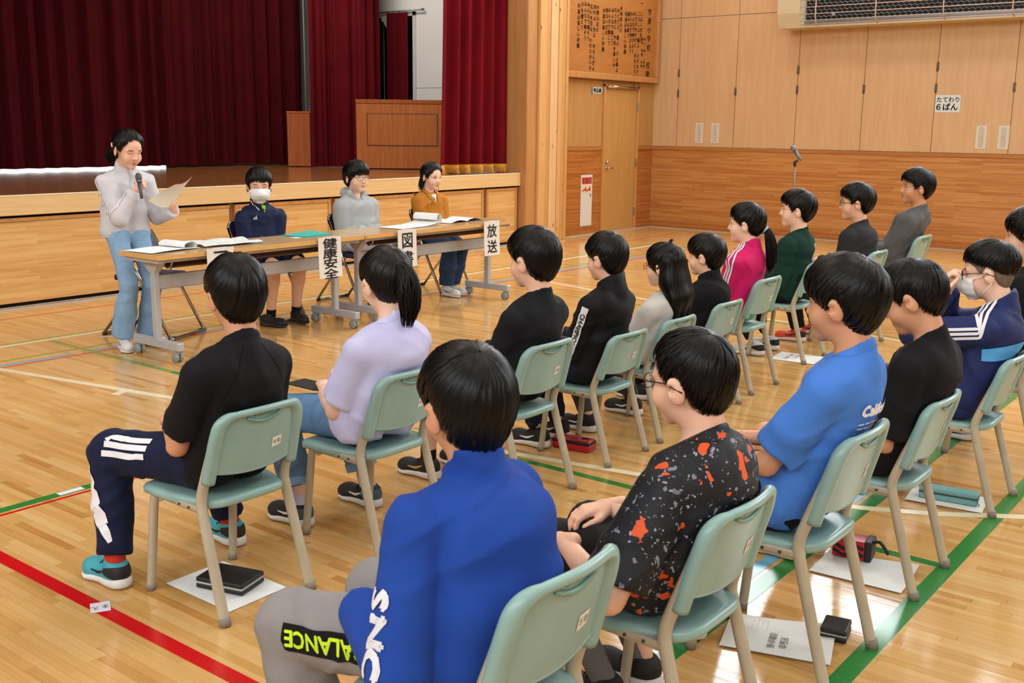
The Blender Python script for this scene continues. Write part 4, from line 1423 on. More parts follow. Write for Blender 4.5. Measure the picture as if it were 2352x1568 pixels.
t = sheet('handout', 'white printed sheets on the floor beside the red and black pouch', 'paper', (3.515, 1.165), 0.235, 0.315, 0.06, Z0, lambda u, v: 0.003 + 0.03 * max(0, u + (1 - v) - 1.25) ** 1.5, group=FLOORPAPERS)
printed_lines(t, [('・' * 22, 0.011, -0.01, 0.12 - 0.012 * i, 0.0056) for i in range(9)])
t = sheet('handout', 'white titled handout on the floor under the light blue tee boy', 'paper', (2.85, 1.185), 0.235, 0.32, 0.30, Z0, lambda u, v: 0.004 + 0.03 * max(0, u + (1 - v) - 1.3) ** 1.4, group=FLOORPAPERS)
for (tx, sz, x, y) in (('児童会', 0.026, -0.035, -0.02), ('活動計画', 0.026, -0.03, 0.015), ('・・・・・・・', 0.012, 0.055, -0.07 + 0.11), ('・・・・・・', 0.012, 0.058, 0.055), ('・・・・・・・・', 0.012, 0.05, 0.07), ('・・・・・・', 0.012, 0.055, 0.085)):
    lettering(tx, sz, (x, y, 0.0075), (-1, 0, 0), (0, -1, 0), BLACK_INK, t, 'print_line')['kind'] = 'stuff'
t = thing('zip_case', 'black case with pale zip at the edge of the titled handout', 'case', (2.985, 1.06, 0.001), 0.2)
t.scale = (0.72, 0.72, 0.8)
G().box((-0.07, -0.055, 0), (0.07, 0.055, 0.024), 0.009, seg=3).obj('lower_shell', mb, t)
G().box((-0.07, -0.055, 0.028), (0.07, 0.055, 0.05), 0.01, seg=3).obj('upper_shell', mb, t)
G().box((-0.067, -0.052, 0.0225), (0.067, 0.052, 0.0295), 0.002).obj('zip_tape', MATS['zip_grey'], t)
t = thing('pouch', 'red and black patterned pouch with cord on the floor', 'pouch', (3.615, 1.25, 0.0065), 0.15)
G().box((-0.045, -0.06, 0), (0.045, 0.06, 0.07), 0.012, seg=3).obj('body', mr, t)
G().box((-0.046, -0.078, 0), (0.046, -0.05, 0.075), 0.008, seg=2).obj('end_panel', mb, t)
g = G()
for zz in (0.02, 0.045):
    g.tube([(-0.046, -0.05, zz), (-0.047, -0.02, zz + 0.012), (-0.047, 0.02, zz - 0.008), (-0.046, 0.055, zz + 0.01)], 0.006, 6)
g.obj('swirl_print', mb, t)
G().tube(catmull([(-0.02, -0.075, 0.07), (-0.025, -0.10, 0.078), (-0.03, -0.12, 0.06), (-0.03, -0.132, 0.04)], 4), 0.006, 6).obj('pull_cord', mb, t)
t = sheet('handout', 'corner of a white handout on the floor right of the blue jacket boy', 'paper', (2.86, 1.98), 0.2, 0.26, 0.3, Z0, group=FLOORPAPERS)
t = sheet('handout', 'white handout tucked under the middle of the second row', 'paper', (5.62, 1.53), 0.21, 0.29, 0.1, Z0, group=FLOORPAPERS)
# ------------------------------------------------------------------ implicit surfaces -> meshes
def unit(v):
    v = np.asarray(v, float)
    return v / max(np.linalg.norm(v), 1e-9)


def capsule(P, a, b, ra, rb):
    a = a.astype(P.dtype)
    ba = (b - a).astype(P.dtype)
    l2 = float(ba @ ba)
    q = P - a
    if l2 < 1e-12:
        return np.sqrt(np.einsum('...i,...i', q, q)) - ra
    t = np.clip((q @ ba) * P.dtype.type(1 / l2), 0, 1)
    q -= t[..., None] * ba
    d = np.sqrt(np.einsum('...i,...i', q, q))
    if ra == rb: return d - P.dtype.type(ra)
    t *= P.dtype.type(rb - ra)
    t += P.dtype.type(ra)
    d -= t
    return d


def ellipsoid(P, c, r, R=None):
    Q = P - c.astype(P.dtype)
    if R is not None: Q = Q @ R.astype(P.dtype)
    Q /= r.astype(P.dtype)
    k0 = np.sqrt(np.einsum('...i,...i', Q, Q))
    Q /= r.astype(P.dtype)
    k1 = np.sqrt(np.einsum('...i,...i', Q, Q))
    return k0 * (k0 - 1.0) / np.maximum(k1, 1e-6)


def smin(a, b, k):
    # polynomial smooth minimum
    d = np.abs(a - b)
    np.subtract(k, d, out=d)
    np.maximum(d, 0, out=d)
    d *= d
    d *= 0.25 / k
    return np.minimum(a, b) - d


def smax(a, b, k):
    return -smin(-a, -b, k)


CULL = 0.14


class Field:
    """smooth union of tapered capsules and ellipsoids, then cuts"""
    def __init__(s, k=0.03):
        s.pr, s.k, s.cuts, s.noise, s.sub = [], k, [], None, []

    def cap(s, a, b, ra, rb=None, k=None):
        s.pr.append(('c', np.asarray(a, float), np.asarray(b, float), ra, ra if rb is None else rb, k or s.k))
        return s

    def ell(s, c, r, R=None, k=None):
        s.pr.append(('e', np.asarray(c, float), np.asarray(r, float), R, 0, k or s.k))
        return s

    def cut(s, p, n, k=0.004):
        """keep the side where (x-p).n < 0"""
        s.cuts.append((np.asarray(p, float), unit(n), k))
        return s

    def carve(s, c, r, k=0.01):
        s.sub.append((np.asarray(c, float), r, k))
        return s

    def __call__(s, P):
        d = None
        lo_, hi_ = P.reshape(-1, 3).min(0), P.reshape(-1, 3).max(0)
        for t in s.pr:
            if t[0] == 'c':
                rr = max(t[3], t[4])
                bl, bh = np.minimum(t[1], t[2]) - rr, np.maximum(t[1], t[2]) + rr
            else:
                rr = max(t[2])
                bl, bh = t[1] - rr, t[1] + rr
            gap = np.maximum(np.maximum(bl - hi_, lo_ - bh), 0)
            if gap @ gap > CULL * CULL: continue
            e = capsule(P, t[1], t[2], t[3], t[4]) if t[0] == 'c' else ellipsoid(P, t[1], t[2], t[3])
            d = e if d is None else smin(d, e, t[5])
        if d is None: d = np.full(P.shape[:-1], CULL, P.dtype)
        for c, r, k in s.sub:
            q = P - c.astype(P.dtype)
            d = smax(d, r - np.sqrt(np.einsum('...i,...i', q, q)), k)
        if s.noise is not None:
            d = d + s.noise(P)
        for p, n, k in s.cuts:
            d = smax(d, (P - p.astype(P.dtype)) @ n.astype(P.dtype), k)
        return d

    def bounds(s, pad=0.03):
        lo, hi = np.full(3, 1e9), np.full(3, -1e9)
        for t in s.pr:
            if t[0] == 'c':
                r = max(t[3], t[4])
                for q in (t[1], t[2]):
                    lo, hi = np.minimum(lo, q - r), np.maximum(hi, q + r)
            else:
                r = max(t[2])
                lo, hi = np.minimum(lo, t[1] - r), np.maximum(hi, t[1] + r)
        return lo - pad, hi + pad


def folds(seed, amp=0.003, f=70.0, axis=(0.3, 0.3, 1.0)):
    """cloth wrinkles: soft waves plus a few narrow ridged creases, strongest along axis"""
    rg = np.random.default_rng(seed)
    ax = np.asarray(axis, float)
    K = rg.standard_normal((7, 3)) * ax
    K = K / np.linalg.norm(K, axis=1)[:, None] * (f * (0.5 + 0.7 * rg.random((7, 1))))
    K = K.astype(np.float32)
    ph = (rg.random(7) * 6.28).astype(np.float32)

    def fn(P):
        P = P.astype(np.float32)
        w = np.sin(P @ K[1] * 0.45 + ph[1])
        a = np.sin(P @ K[0] * 0.55 + ph[0] + 1.6 * w)
        b = np.sin(P @ K[2] * 0.42 + ph[2] + 1.3 * np.sin(P @ K[3] * 0.35 + ph[3]))
        m = 0.5 + 0.5 * np.sin(P @ K[4] * 0.3 + ph[4])
        m2 = 0.5 + 0.5 * np.sin(P @ K[5] * 0.27 + ph[5])
        r1 = (1 - np.abs(a)) ** 2
        r2 = (1 - np.abs(b)) ** 2
        return amp * (0.55 - 1.7 * r1 * m - 1.3 * r2 * m2 + 0.35 * w)
    return fn


def surface(fn, lo, hi, h, lips=1.3):
    """surface nets on a block-pruned grid; returns verts, quads"""
    lo, hi = np.asarray(lo, float), np.asarray(hi, float)
    B = 6
    nb = np.maximum(np.ceil((hi - lo) / (h * B)).astype(int), 1)
    n = nb * B + 1
    # block centres
    gx = [lo[i] + (np.arange(nb[i]) + 0.5) * h * B for i in range(3)]
    C = np.stack(np.meshgrid(*gx, indexing='ij'), -1).reshape(-1, 3)
    dc = np.concatenate([fn(c_) for c_ in np.array_split(C, max(1, len(C) // 1500))]).reshape(nb)
    act = np.abs(dc) < lips * h * B * 0.5 * 1.75 + h * 2
    val = np.empty(n, np.float32)
    rep = np.repeat(np.repeat(np.repeat(dc, B, 0), B, 1), B, 2)
    val[:-1, :-1, :-1] = rep
    val[-1, :, :] = val[-2, :, :]
    val[:, -1, :] = val[:, -2, :]
    val[:, :, -1] = val[:, :, -2]
    ai = np.argwhere(act)
    if not len(ai): return np.zeros((0, 3)), np.zeros((0, 4), int)
    o = np.stack(np.meshgrid(*[np.arange(B + 1)] * 3, indexing='ij'), -1).reshape(-1, 3)
    lo32 = lo.astype(np.float32)
    for s in range(0, len(ai), 50):
        I = (ai[s:s + 50, None, :] * B + o[None]).reshape(-1, 3)
        v = fn(lo32 + I.astype(np.float32) * np.float32(h))
        val[I[:, 0], I[:, 1], I[:, 2]] = v
    ins = val < 0
    # active cells
    cc = ins[:-1, :-1, :-1].astype(np.int8)
    tot = np.zeros(tuple(n - 1), np.int8)
    for dx in (0, 1):
        for dy in (0, 1):
            for dz in (0, 1):
                tot += ins[dx:n[0] - 1 + dx, dy:n[1] - 1 + dy, dz:n[2] - 1 + dz]
    cells = np.argwhere((tot > 0) & (tot < 8))
    if not len(cells): return np.zeros((0, 3)), np.zeros((0, 4), int)
    cid = np.full(tuple(n - 1), -1, np.int64)
    cid[cells[:, 0], cells[:, 1], cells[:, 2]] = np.arange(len(cells))
    cr = [(dx, dy, dz) for dx in (0, 1) for dy in (0, 1) for dz in (0, 1)]
    cv = np.stack([val[cells[:, 0] + a, cells[:, 1] + b, cells[:, 2] + c] for a, b, c in cr], 1).astype(float)
    acc = np.zeros((len(cells), 3))
    cnt = np.zeros(len(cells))
    for i, ca in enumerate(cr):
        for j, cb in enumerate(cr):
            if j <= i or sum(abs(ca[q] - cb[q]) for q in range(3)) != 1: continue
            va, vb = cv[:, i], cv[:, j]
            m = (va < 0) != (vb < 0)
            t = np.where(m, va / np.where(m, va - vb, 1), 0)
            p = np.array(ca)[None] + t[:, None] * (np.array(cb) - np.array(ca))[None]
            acc += p * m[:, None]
            cnt += m
    V = lo + (cells + acc / cnt[:, None]) * h
    Fs = []
    for ax in range(3):
        a1, a2 = (ax + 1) % 3, (ax + 2) % 3
        sl0 = [slice(None)] * 3
        sl1 = [slice(None)] * 3
        sl0[ax], sl1[ax] = slice(0, -1), slice(1, None)
        x0, x1 = ins[tuple(sl0)], ins[tuple(sl1)]
        E = np.argwhere(x0 != x1)
        ok = (E[:, a1] > 0) & (E[:, a2] > 0) & (E[:, a1] < n[a1] - 1) & (E[:, a2] < n[a2] - 1)
        E = E[ok]
        if not len(E): continue
        d1 = np.zeros(3, int); d1[a1] = 1
        d2 = np.zeros(3, int); d2[a2] = 1
        q = [E - d1 - d2, E - d2, E, E - d1]
        ids = np.stack([cid[k[:, 0], k[:, 1], k[:, 2]] for k in q], 1)
        fl = x0[E[:, 0], E[:, 1], E[:, 2]]
        ids = np.where(fl[:, None], ids, ids[:, ::-1])
        Fs.append(ids[(ids >= 0).all(1)])
    F = np.concatenate(Fs)
    # light smoothing along the normal-free positions keeps the nets even
    nv = len(V)
    e = np.concatenate([F[:, [0, 1]], F[:, [1, 2]], F[:, [2, 3]], F[:, [3, 0]]])
    s_ = np.stack([np.bincount(e[:, 0], V[e[:, 1], q], nv) + np.bincount(e[:, 1], V[e[:, 0], q], nv) for q in range(3)], 1)
    c_ = np.bincount(e[:, 0], minlength=nv) + np.bincount(e[:, 1], minlength=nv)
    V = V * 0.5 + 0.5 * s_ / np.maximum(c_, 1)[:, None]
    return V, F


def gradn(fn, P, e=0.002):
    g = np.stack([fn(P + d) - fn(P - d) for d in np.eye(3) * e], -1)
    return g / np.maximum(np.linalg.norm(g, axis=-1, keepdims=True), 1e-9)


def snap(fn, P, off=0.0, it=4):
    """move points onto the surface of fn (+off)"""
    P = np.array(P, float)
    for _ in range(it):
        d = fn(P)
        P = P - gradn(fn, P) * (d - off)[..., None]
    return P


def trace(fn, O, d, off=0.0015, tmax=0.3, it=28):
    """march points O along direction d until they meet fn"""
    O = np.array(O, float)
    d = unit(d)
    t = np.zeros(len(O))
    for _ in range(it):
        t = np.clip(t + 0.8 * fn(O + d * t[:, None]), 0, tmax)
    return O + d * (t - off)[:, None]


def push_out(fn, P, clear=0.006, it=3):
    P = np.array(P, float)
    for _ in range(it):
        d = fn(P)
        m = d < clear
        if not m.any(): break
        P[m] += gradn(fn, P[m]) * (clear - d[m])[:, None]
    return P


def ribbon(fn, path, width, off=0.002, nw=3, hint=None):
    """strip of cloth lying on fn along path; returns V, F(list)"""
    P = np.array(path, float)
    # resample
    seg = np.concatenate([[0], np.cumsum(np.linalg.norm(np.diff(P, axis=0), axis=1))])
    m = max(6, int(seg[-1] / 0.014))
    t = np.linspace(0, seg[-1], m)
    P = np.stack([np.interp(t, seg, P[:, k]) for k in range(3)], 1)
    P = snap(fn, P, off)
    T = np.gradient(P, axis=0)
    T /= np.maximum(np.linalg.norm(T, axis=1, keepdims=True), 1e-9)
    N = gradn(fn, P)
    S = np.cross(T, N)
    S /= np.maximum(np.linalg.norm(S, axis=1, keepdims=True), 1e-9)
    wv = np.full(m, width) if np.isscalar(width) else np.interp(np.linspace(0, 1, m), np.linspace(0, 1, len(width)), width)
    rows = []
    for k in range(nw + 1):
        u = k / nw - 0.5
        q = P + S * (u * wv)[:, None]
        rows.append(snap(fn, q, off, 2))
    V = np.concatenate(rows)
    F = [(k * m + i, k * m + i + 1, (k + 1) * m + i + 1, (k + 1) * m + i) for k in range(nw) for i in range(m - 1)]
    return V, F


# ------------------------------------------------------------------ rotations
def frame(yaw, pitch=0.0, roll=0.0):
    """columns: right, forward, up; yaw 0 looks along +y, positive turns to +x; pitch>0 looks down; roll>0 tips to the right"""
    f = np.array([math.sin(yaw) * math.cos(pitch), math.cos(yaw) * math.cos(pitch), -math.sin(pitch)])
    r = np.array([math.cos(yaw), -math.sin(yaw), 0.0])
    u = np.cross(r, f)
    r2 = r * math.cos(roll) - u * math.sin(roll)
    u2 = u * math.cos(roll) + r * math.sin(roll)
    return np.stack([r2, f, u2], 1)


def ik(a, b, l1, l2, pole):
    d = b - a
    L = np.linalg.norm(d)
    L2 = min(L, (l1 + l2) * 0.995)
    n = d / max(L, 1e-9)
    x = (l1 * l1 - l2 * l2 + L2 * L2) / (2 * L2)
    h = math.sqrt(max(l1 * l1 - x * x, 0))
    p = np.asarray(pole, float)
    p = unit(p - n * (p @ n))
    end = a + n * L2
    return a + n * x + p * h, end


# ------------------------------------------------------------------ hands
HAND = {}


def hand_geo(pose):
    """right hand: wrist at origin, fingers +y, palm -z, thumb -x; returns V,F"""
    if pose in HAND: return HAND[pose]
    curls = {'rest': (22, 34, 24), 'grip': (72, 82, 50), 'hold': (50, 40, 20), 'pinch': (42, 48, 25), 'flat': (8, 12, 8)}[pose]
    F = Field(0.008)
    kx = (-0.027, -0.009, 0.009, 0.026)
    ky = (0.080, 0.084, 0.080, 0.072)
    ln = (0.068, 0.076, 0.070, 0.054)
    F.cap((0, -0.035, 0), (0, 0.012, 0), 0.023, 0.022, 0.012)
    for i in range(4):
        a = np.array([kx[i] * 0.45, 0.015, 0.0])
        b = np.array([kx[i], ky[i], 0.004 - 0.004 * abs(i - 1.3)])
        F.cap(a, b, 0.0145, 0.0115, 0.012)
        ang = 0
        p = b
        spread = (kx[i]) * 1.6
        for j, (fr, r0, r1) in enumerate(((0.45, 0.0098, 0.0088), (0.31, 0.0088, 0.008), (0.24, 0.008, 0.0066))):
            ang += math.radians(curls[j] + (3 - i) * 1.5 * (pose == 'rest'))
            d = np.array([spread * (1 if pose in ('flat', 'rest') else 0.2), math.cos(ang), -math.sin(ang)])
            d = unit(d)
            q = p + d * ln[i] * fr
            F.cap(p, q, r0, r1, 0.004)
            p = q
    th = {'rest': [(-0.018, 0.018, -0.006), (-0.042, 0.046, -0.016), (-0.046, 0.074, -0.024), (-0.044, 0.094, -0.030)],
          'grip': [(-0.018, 0.018, -0.010), (-0.040, 0.040, -0.030), (-0.030, 0.064, -0.050), (-0.010, 0.076, -0.058)],
          'hold': [(-0.018, 0.018, -0.008), (-0.044, 0.044, -0.022), (-0.044, 0.072, -0.034), (-0.036, 0.092, -0.042)],
          'pinch': [(-0.018, 0.018, -0.008), (-0.040, 0.044, -0.026), (-0.034, 0.070, -0.044), (-0.024, 0.088, -0.054)],
          'flat': [(-0.018, 0.018, -0.004), (-0.046, 0.04, -0.008), (-0.058, 0.066, -0.010), (-0.062, 0.086, -0.010)]}[pose]
    F.cap(th[0], th[1], 0.0155, 0.0118, 0.012)
    F.cap(th[1], th[2], 0.0108, 0.0098, 0.004)
    F.cap(th[2], th[3], 0.0098, 0.0078, 0.004)
    lo, hi = F.bounds(0.012)
    HAND[pose] = surface(F, lo, hi, 0.0044)
    return HAND[pose]


def place_hand(pose, wrist, fdir, palm, left, s=0.84):
    V, F = hand_geo(pose)
    f = unit(fdir)
    z = -np.asarray(palm, float)
    z = unit(z - f * (z @ f))
    x = np.cross(f, z)
    V = V.copy()
    if left:
        V[:, 0] *= -1
        F = F[:, ::-1]
    return np.asarray(wrist) + (V * s) @ np.stack([x, f, z], 0), F


# ------------------------------------------------------------------ shoes
SHOE = {}


def shoe_geo():
    if SHOE: return SHOE
    U = Field(0.03)
    U.cap((0, -0.055, 0.045), (0, -0.03, 0.052), 0.034, 0.036)
    U.cap((0, -0.03, 0.045), (0.004, 0.095, 0.030), 0.036, 0.037)
    U.cap((0.004, 0.095, 0.030), (0.002, 0.125, 0.028), 0.036, 0.030)
    U.cap((0, -0.05, 0.07), (0, -0.028, 0.10), 0.031, 0.034)
    U.cut((0, 0, 0.016), (0, 0, -1))
    U.cut((0, -0.03, 0.098), unit((0, -0.25, 1)), 0.006)
    lo, hi = U.bounds(0.015)
    SHOE['upper'] = surface(U, lo, hi, 0.0080)
    S = Field(0.03)
    S.cap((0, -0.058, 0.02), (0, -0.03, 0.02), 0.040, 0.038)
    S.cap((0, -0.03, 0.02), (0.005, 0.09, 0.022), 0.037, 0.044)
    S.cap((0.005, 0.09, 0.022), (0.003, 0.125, 0.026), 0.043, 0.035)
    S.cut((0, 0, 0.034), (0, 0.12, 1), 0.008)
    S.cut((0, 0, 0.002), (0, 0, -1), 0.01)
    lo, hi = S.bounds(0.015)
    V, F = surface(S, lo, hi, 0.0080)
    V[:, 2] -= V[:, 2].min()
    SHOE['sole'] = (V, F)
    g = G()
    for i in range(4):
        y = 0.015 + i * 0.017
        z = 0.083 - i * 0.0075
        g.tube([(-0.022, y, z - 0.008), (0, y + 0.006, z), (0.022, y, z - 0.008)], 0.0026, 5)
    g.tube([(0, 0.01, 0.09), (0.02, 0.0, 0.092), (0.03, 0.015, 0.08)], 0.0022, 5)
    g.tube([(0, 0.01, 0.09), (-0.02, 0.0, 0.092), (-0.03, 0.015, 0.08)], 0.0022, 5)
    SHOE['lace'] = g
    # swoosh-like side stripe and heel patch lie on the upper
    r1 = ribbon(U, [(-0.042, 0.06, 0.05), (-0.045, 0.02, 0.045), (-0.045, -0.03, 0.065)], [0.004, 0.012, 0.003], 0.0012)
    r2 = ribbon(U, [(0.05, 0.06, 0.05), (0.048, 0.02, 0.045), (0.045, -0.03, 0.065)], [0.004, 0.012, 0.003], 0.0012)
    SHOE['stripe'] = (r1, r2)
    hp = ribbon(U, [(-0.04, -0.02, 0.06), (-0.03, -0.07, 0.06), (0, -0.09, 0.06), (0.03, -0.07, 0.06), (0.04, -0.02, 0.06)], [0.02, 0.045, 0.05, 0.045, 0.02], 0.0012)
    SHOE['heel'] = hp
    return SHOE


def shoe(parent, pos, yaw, base, upper, sole, lace=None, stripe=None, heel=None, pitch=0.0, left=False, s=0.95):
    S = shoe_geo()
    R = frame(yaw, pitch)
    up = link(bpy.data.objects.new('shoe', None), parent) if False else None

    def tr(V):
        V = np.array(V, float)
        if left: V = V * [-1, 1, 1]
        return (V * s) @ R.T + np.asarray(pos) - base

    def fl(F):
        if isinstance(F, np.ndarray): return F[:, ::-1] if left else F
        return [tuple(f)[::-1] for f in F] if left else F
    V, F = S['upper']
    u = link(bpy.data.objects.new('shoe', mesh_np('shoe', tr(V), fl(F), upper)), parent)
    V, F = S['sole']
    link(bpy.data.objects.new('sole', mesh_np('sole', tr(V), fl(F), sole)), u)
    if lace:
        g = S['lace']
        link(bpy.data.objects.new('laces', mesh_np('laces', tr(g.V), fl(g.F), lace)), u)
    if stripe:
        for V, F in S['stripe']:
            link(bpy.data.objects.new('side_stripe', mesh_np('side_stripe', tr(V), fl(F), stripe)), u)
    if heel:
        V, F = S['heel']
        link(bpy.data.objects.new('heel_patch', mesh_np('heel_patch', tr(V), fl(F), heel)), u)
    return u


# ------------------------------------------------------------------ heads (local: x right, y face, z up; about 0.235 m high)
def head_field(jaw=1.0, cheek=1.0):
    F = Field(0.022)
    A = np.array
    F.ell((0, -0.012, 0.028), A((0.074, 0.093, 0.083)))
    F.ell((0, 0.034, 0.028), A((0.059, 0.054, 0.056)))
    F.ell((0, 0.034, -0.030), A((0.057 * cheek, 0.055, 0.055)))
    F.ell((0, 0.026, -0.068), A((0.048 * jaw, 0.055, 0.042)))
    F.cap((0, 0.066, -0.094), (0, 0.062, -0.096), 0.021, 0.021)
    for s in (-1, 1):
        F.ell((s * 0.036 * cheek, 0.056, -0.040), A((0.027, 0.026, 0.028)))
        F.cap((s * 0.048, 0.070, 0.013), (s * 0.014, 0.084, 0.012), 0.007, 0.008, 0.014)
    F.cap((0, 0.086, 0.002), (0, 0.100, -0.032), 0.0065, 0.0105, 0.012)
    for s in (-1, 1):
        F.cap((s * 0.010, 0.089, -0.036), (s * 0.009, 0.092, -0.035), 0.0078, 0.0075, 0.006)
        F.carve((s * 0.031, 0.1005, -0.001), 0.0165, 0.010)
    F.cap((-0.015, 0.0835, -0.062), (0.015, 0.0835, -0.062), 0.0055, 0.0055, 0.006)
    F.cap((-0.013, 0.082, -0.0715), (0.013, 0.082, -0.0715), 0.0062, 0.0062, 0.006)
    for s in (-1, 1):
        R = frame(s * 0.45, 0.25, 0)
        F.ell((s * 0.081, -0.012, -0.014), A((0.0095, 0.0215, 0.0345)), R, 0.008)
        F.carve((s * 0.0955, -0.003, -0.010), 0.0125, 0.005)
    return F


HAIR_HEM = {  # azimuth from the face (deg) -> height where the hair ends
    'bowl': [(0, 0.028), (35, 0.022), (55, 0.008), (68, -0.010), (78, 0.000), (90, 0.018), (100, 0.002), (110, -0.030), (128, -0.074), (150, -0.100), (180, -0.113)],
    'short': [(0, 0.046), (35, 0.042), (55, 0.026), (68, -0.008), (78, 0.004), (90, 0.020), (100, 0.006), (110, -0.020), (128, -0.055), (150, -0.074), (180, -0.080)],
    'buzz': [(0, 0.058), (35, 0.056), (55, 0.036), (68, 0.0), (78, 0.006), (90, 0.022), (100, 0.006), (110, -0.020), (128, -0.056), (150, -0.076), (180, -0.082)],
    'tied': [(0, 0.050), (35, 0.040), (58, 0.014), (75, -0.010), (92, 0.008), (104, -0.018), (125, -0.055), (150, -0.075), (180, -0.080)],
    'swept': [(0, 0.094), (28, 0.080), (50, 0.038), (70, -0.008), (92, 0.006), (104, -0.018), (125, -0.055), (150, -0.075), (180, -0.080)],
    'bob': [(0, 0.030), (35, 0.024), (58, -0.004), (75, -0.030), (92, -0.026), (104, -0.045), (125, -0.085), (150, -0.100), (180, -0.105)],
    'long': [(0, 0.035), (32, 0.025), (55, -0.05), (75, -0.09), (92, -0.10), (104, -0.11), (125, -0.12), (150, -0.12), (180, -0.12)],
    'fade': [(0, 0.060), (35, 0.056), (58, 0.046), (75, 0.030), (92, 0.030), (104, 0.020), (125, 0.004), (150, -0.012), (180, -0.02)],
}


def build_hair(style, thick, fine, n_lock, seed, lift=0.0, lw=1.0, swirl=0.25, hemd=0.0):
    """head-local hair: cap mesh and flowing locks. returns (V,F array), (V,F array)"""
    rg = np.random.default_rng(seed)
    hem = np.array(HAIR_HEM[style], float)
    A = np.array

    def hem_at(P):
        az = np.degrees(np.abs(np.arctan2(P[..., 0], P[..., 1] + 0.004)))
        return np.interp(az, hem[:, 0], hem[:, 1]) + hemd
    hb = Field(0.035)
    hb.ell((0, -0.013, 0.028), A((0.0745 + thick * 0.62, 0.0935 + thick * 0.9, 0.0835 + thick)))
    hb.ell((0, -0.040, -0.028), A((0.055, 0.047, 0.066)) + thick * 0.30)
    hb.ell((0, 0.030, 0.034), A((0.060, 0.056, 0.055)) + thick * 0.62)
    nz = folds(seed + 5, 0.0016, 90, (1, 1, 0.6))

    def cap(P):
        hm = hem_at(P)
        e = np.clip((P[..., 2] - hm) / 0.075, 0, 1)
        d = hb(P) + nz(P) + thick * 0.62 * (1 - e) ** 2
        return smax(d, hm - P[..., 2], 0.006)
    lo, hi = hb.bounds(0.01)
    cm = surface(cap, lo, hi, fine, 1.6)
    # locks
    wv = unit((0.012, -0.46, 0.86))
    e1 = unit(np.cross(wv, (1, 0, 0)))
    e2 = np.cross(wv, e1)
    m, fm = 9, 40
    ph = rg.random(n_lock) * 2 * math.pi
    th = np.linspace(0.02, 2.55, fm)
    sw = swirl * rg.normal(1, 0.3, n_lock)
    PH = ph[:, None] + sw[:, None] * np.exp(-th[None] * 1.2) + 0.05 * np.sin(th[None] * 4 + rg.random((n_lock, 1)) * 6)
    D = np.cos(th)[None, :, None] * wv + np.sin(th)[None, :, None] * (np.cos(PH)[..., None] * e1 + np.sin(PH)[..., None] * e2)
    c0 = A((0, -0.012, 0.02))
    a, b = np.full(PH.shape, 0.02), np.full(PH.shape, 0.22)
    for _ in range(15):
        mid = (a + b) / 2
        ins = hb(c0 + D * mid[..., None]) < 0
        a, b = np.where(ins, mid, a), np.where(ins, b, mid)
    P = c0 + D * a[..., None]
    e = np.clip((P[..., 2] - hem_at(P)) / 0.075, 0, 1)
    P = P - D * (thick * 0.58 * (1 - e) ** 2)[..., None]
    below = P[..., 2] < hem_at(P)
    below[:, -1] = True
    below[:, :4] = False
    ie = below.argmax(1)
    tend = th[ie] + rg.uniform(-0.02, 0.085, n_lock)
    t0 = np.where(rg.random(n_lock) < 0.35, 0.03, rg.random(n_lock) ** 0.8 * tend * 0.72)
    ts = t0[:, None] + (tend - t0)[:, None] * np.linspace(0, 1, m)[None]
    fi = np.clip((ts - th[0]) / (th[1] - th[0]), 0, fm - 1.001)
    i0 = fi.astype(int)
    fr = (fi - i0)[..., None]
    row = np.arange(n_lock)[:, None]
    Q = P[row, i0] * (1 - fr) + P[row, np.minimum(i0 + 1, fm - 1)] * fr
    Nn = D[row, i0]
    s = np.linspace(0, 1, m)
    off = 0.0006 + rg.random((n_lock, 1)) ** 1.5 * 0.0075 * np.sin(np.pi * np.clip(s * 0.9 + 0.08, 0, 1))[None] + lift * (rg.random((n_lock, 1)) * 0.7 + 0.3) * (s ** 1.6)[None]
    Q = Q + Nn * off[..., None]
    T = np.gradient(Q, axis=1)
    T /= np.maximum(np.linalg.norm(T, axis=-1, keepdims=True), 1e-9)
    S = np.cross(T, Nn)
    S /= np.maximum(np.linalg.norm(S, axis=-1, keepdims=True), 1e-9)
    wd = (0.0072 * lw * rg.uniform(0.6, 1.35, (n_lock, 1))) * (np.clip(s * 5 + 0.25, 0, 1) * np.clip((1.02 - s) * 2.2, 0.04, 1))[None]
    tri = np.stack([Q - S * wd[..., None], Q + Nn * (wd * 0.55)[..., None], Q + S * wd[..., None]], 2)
    LV = tri.reshape(-1, 3)
    base = (np.arange(n_lock)[:, None] * m + np.arange(m - 1)[None]) * 3
    f1 = np.stack([base, base + 1, base + 4, base + 3], -1)
    f2 = np.stack([base + 1, base + 2, base + 5, base + 4], -1)
    LF = np.concatenate([f1.reshape(-1, 4), f2.reshape(-1, 4)])[:, ::-1]
    return cm, (LV, LF), (Q, hem_at)


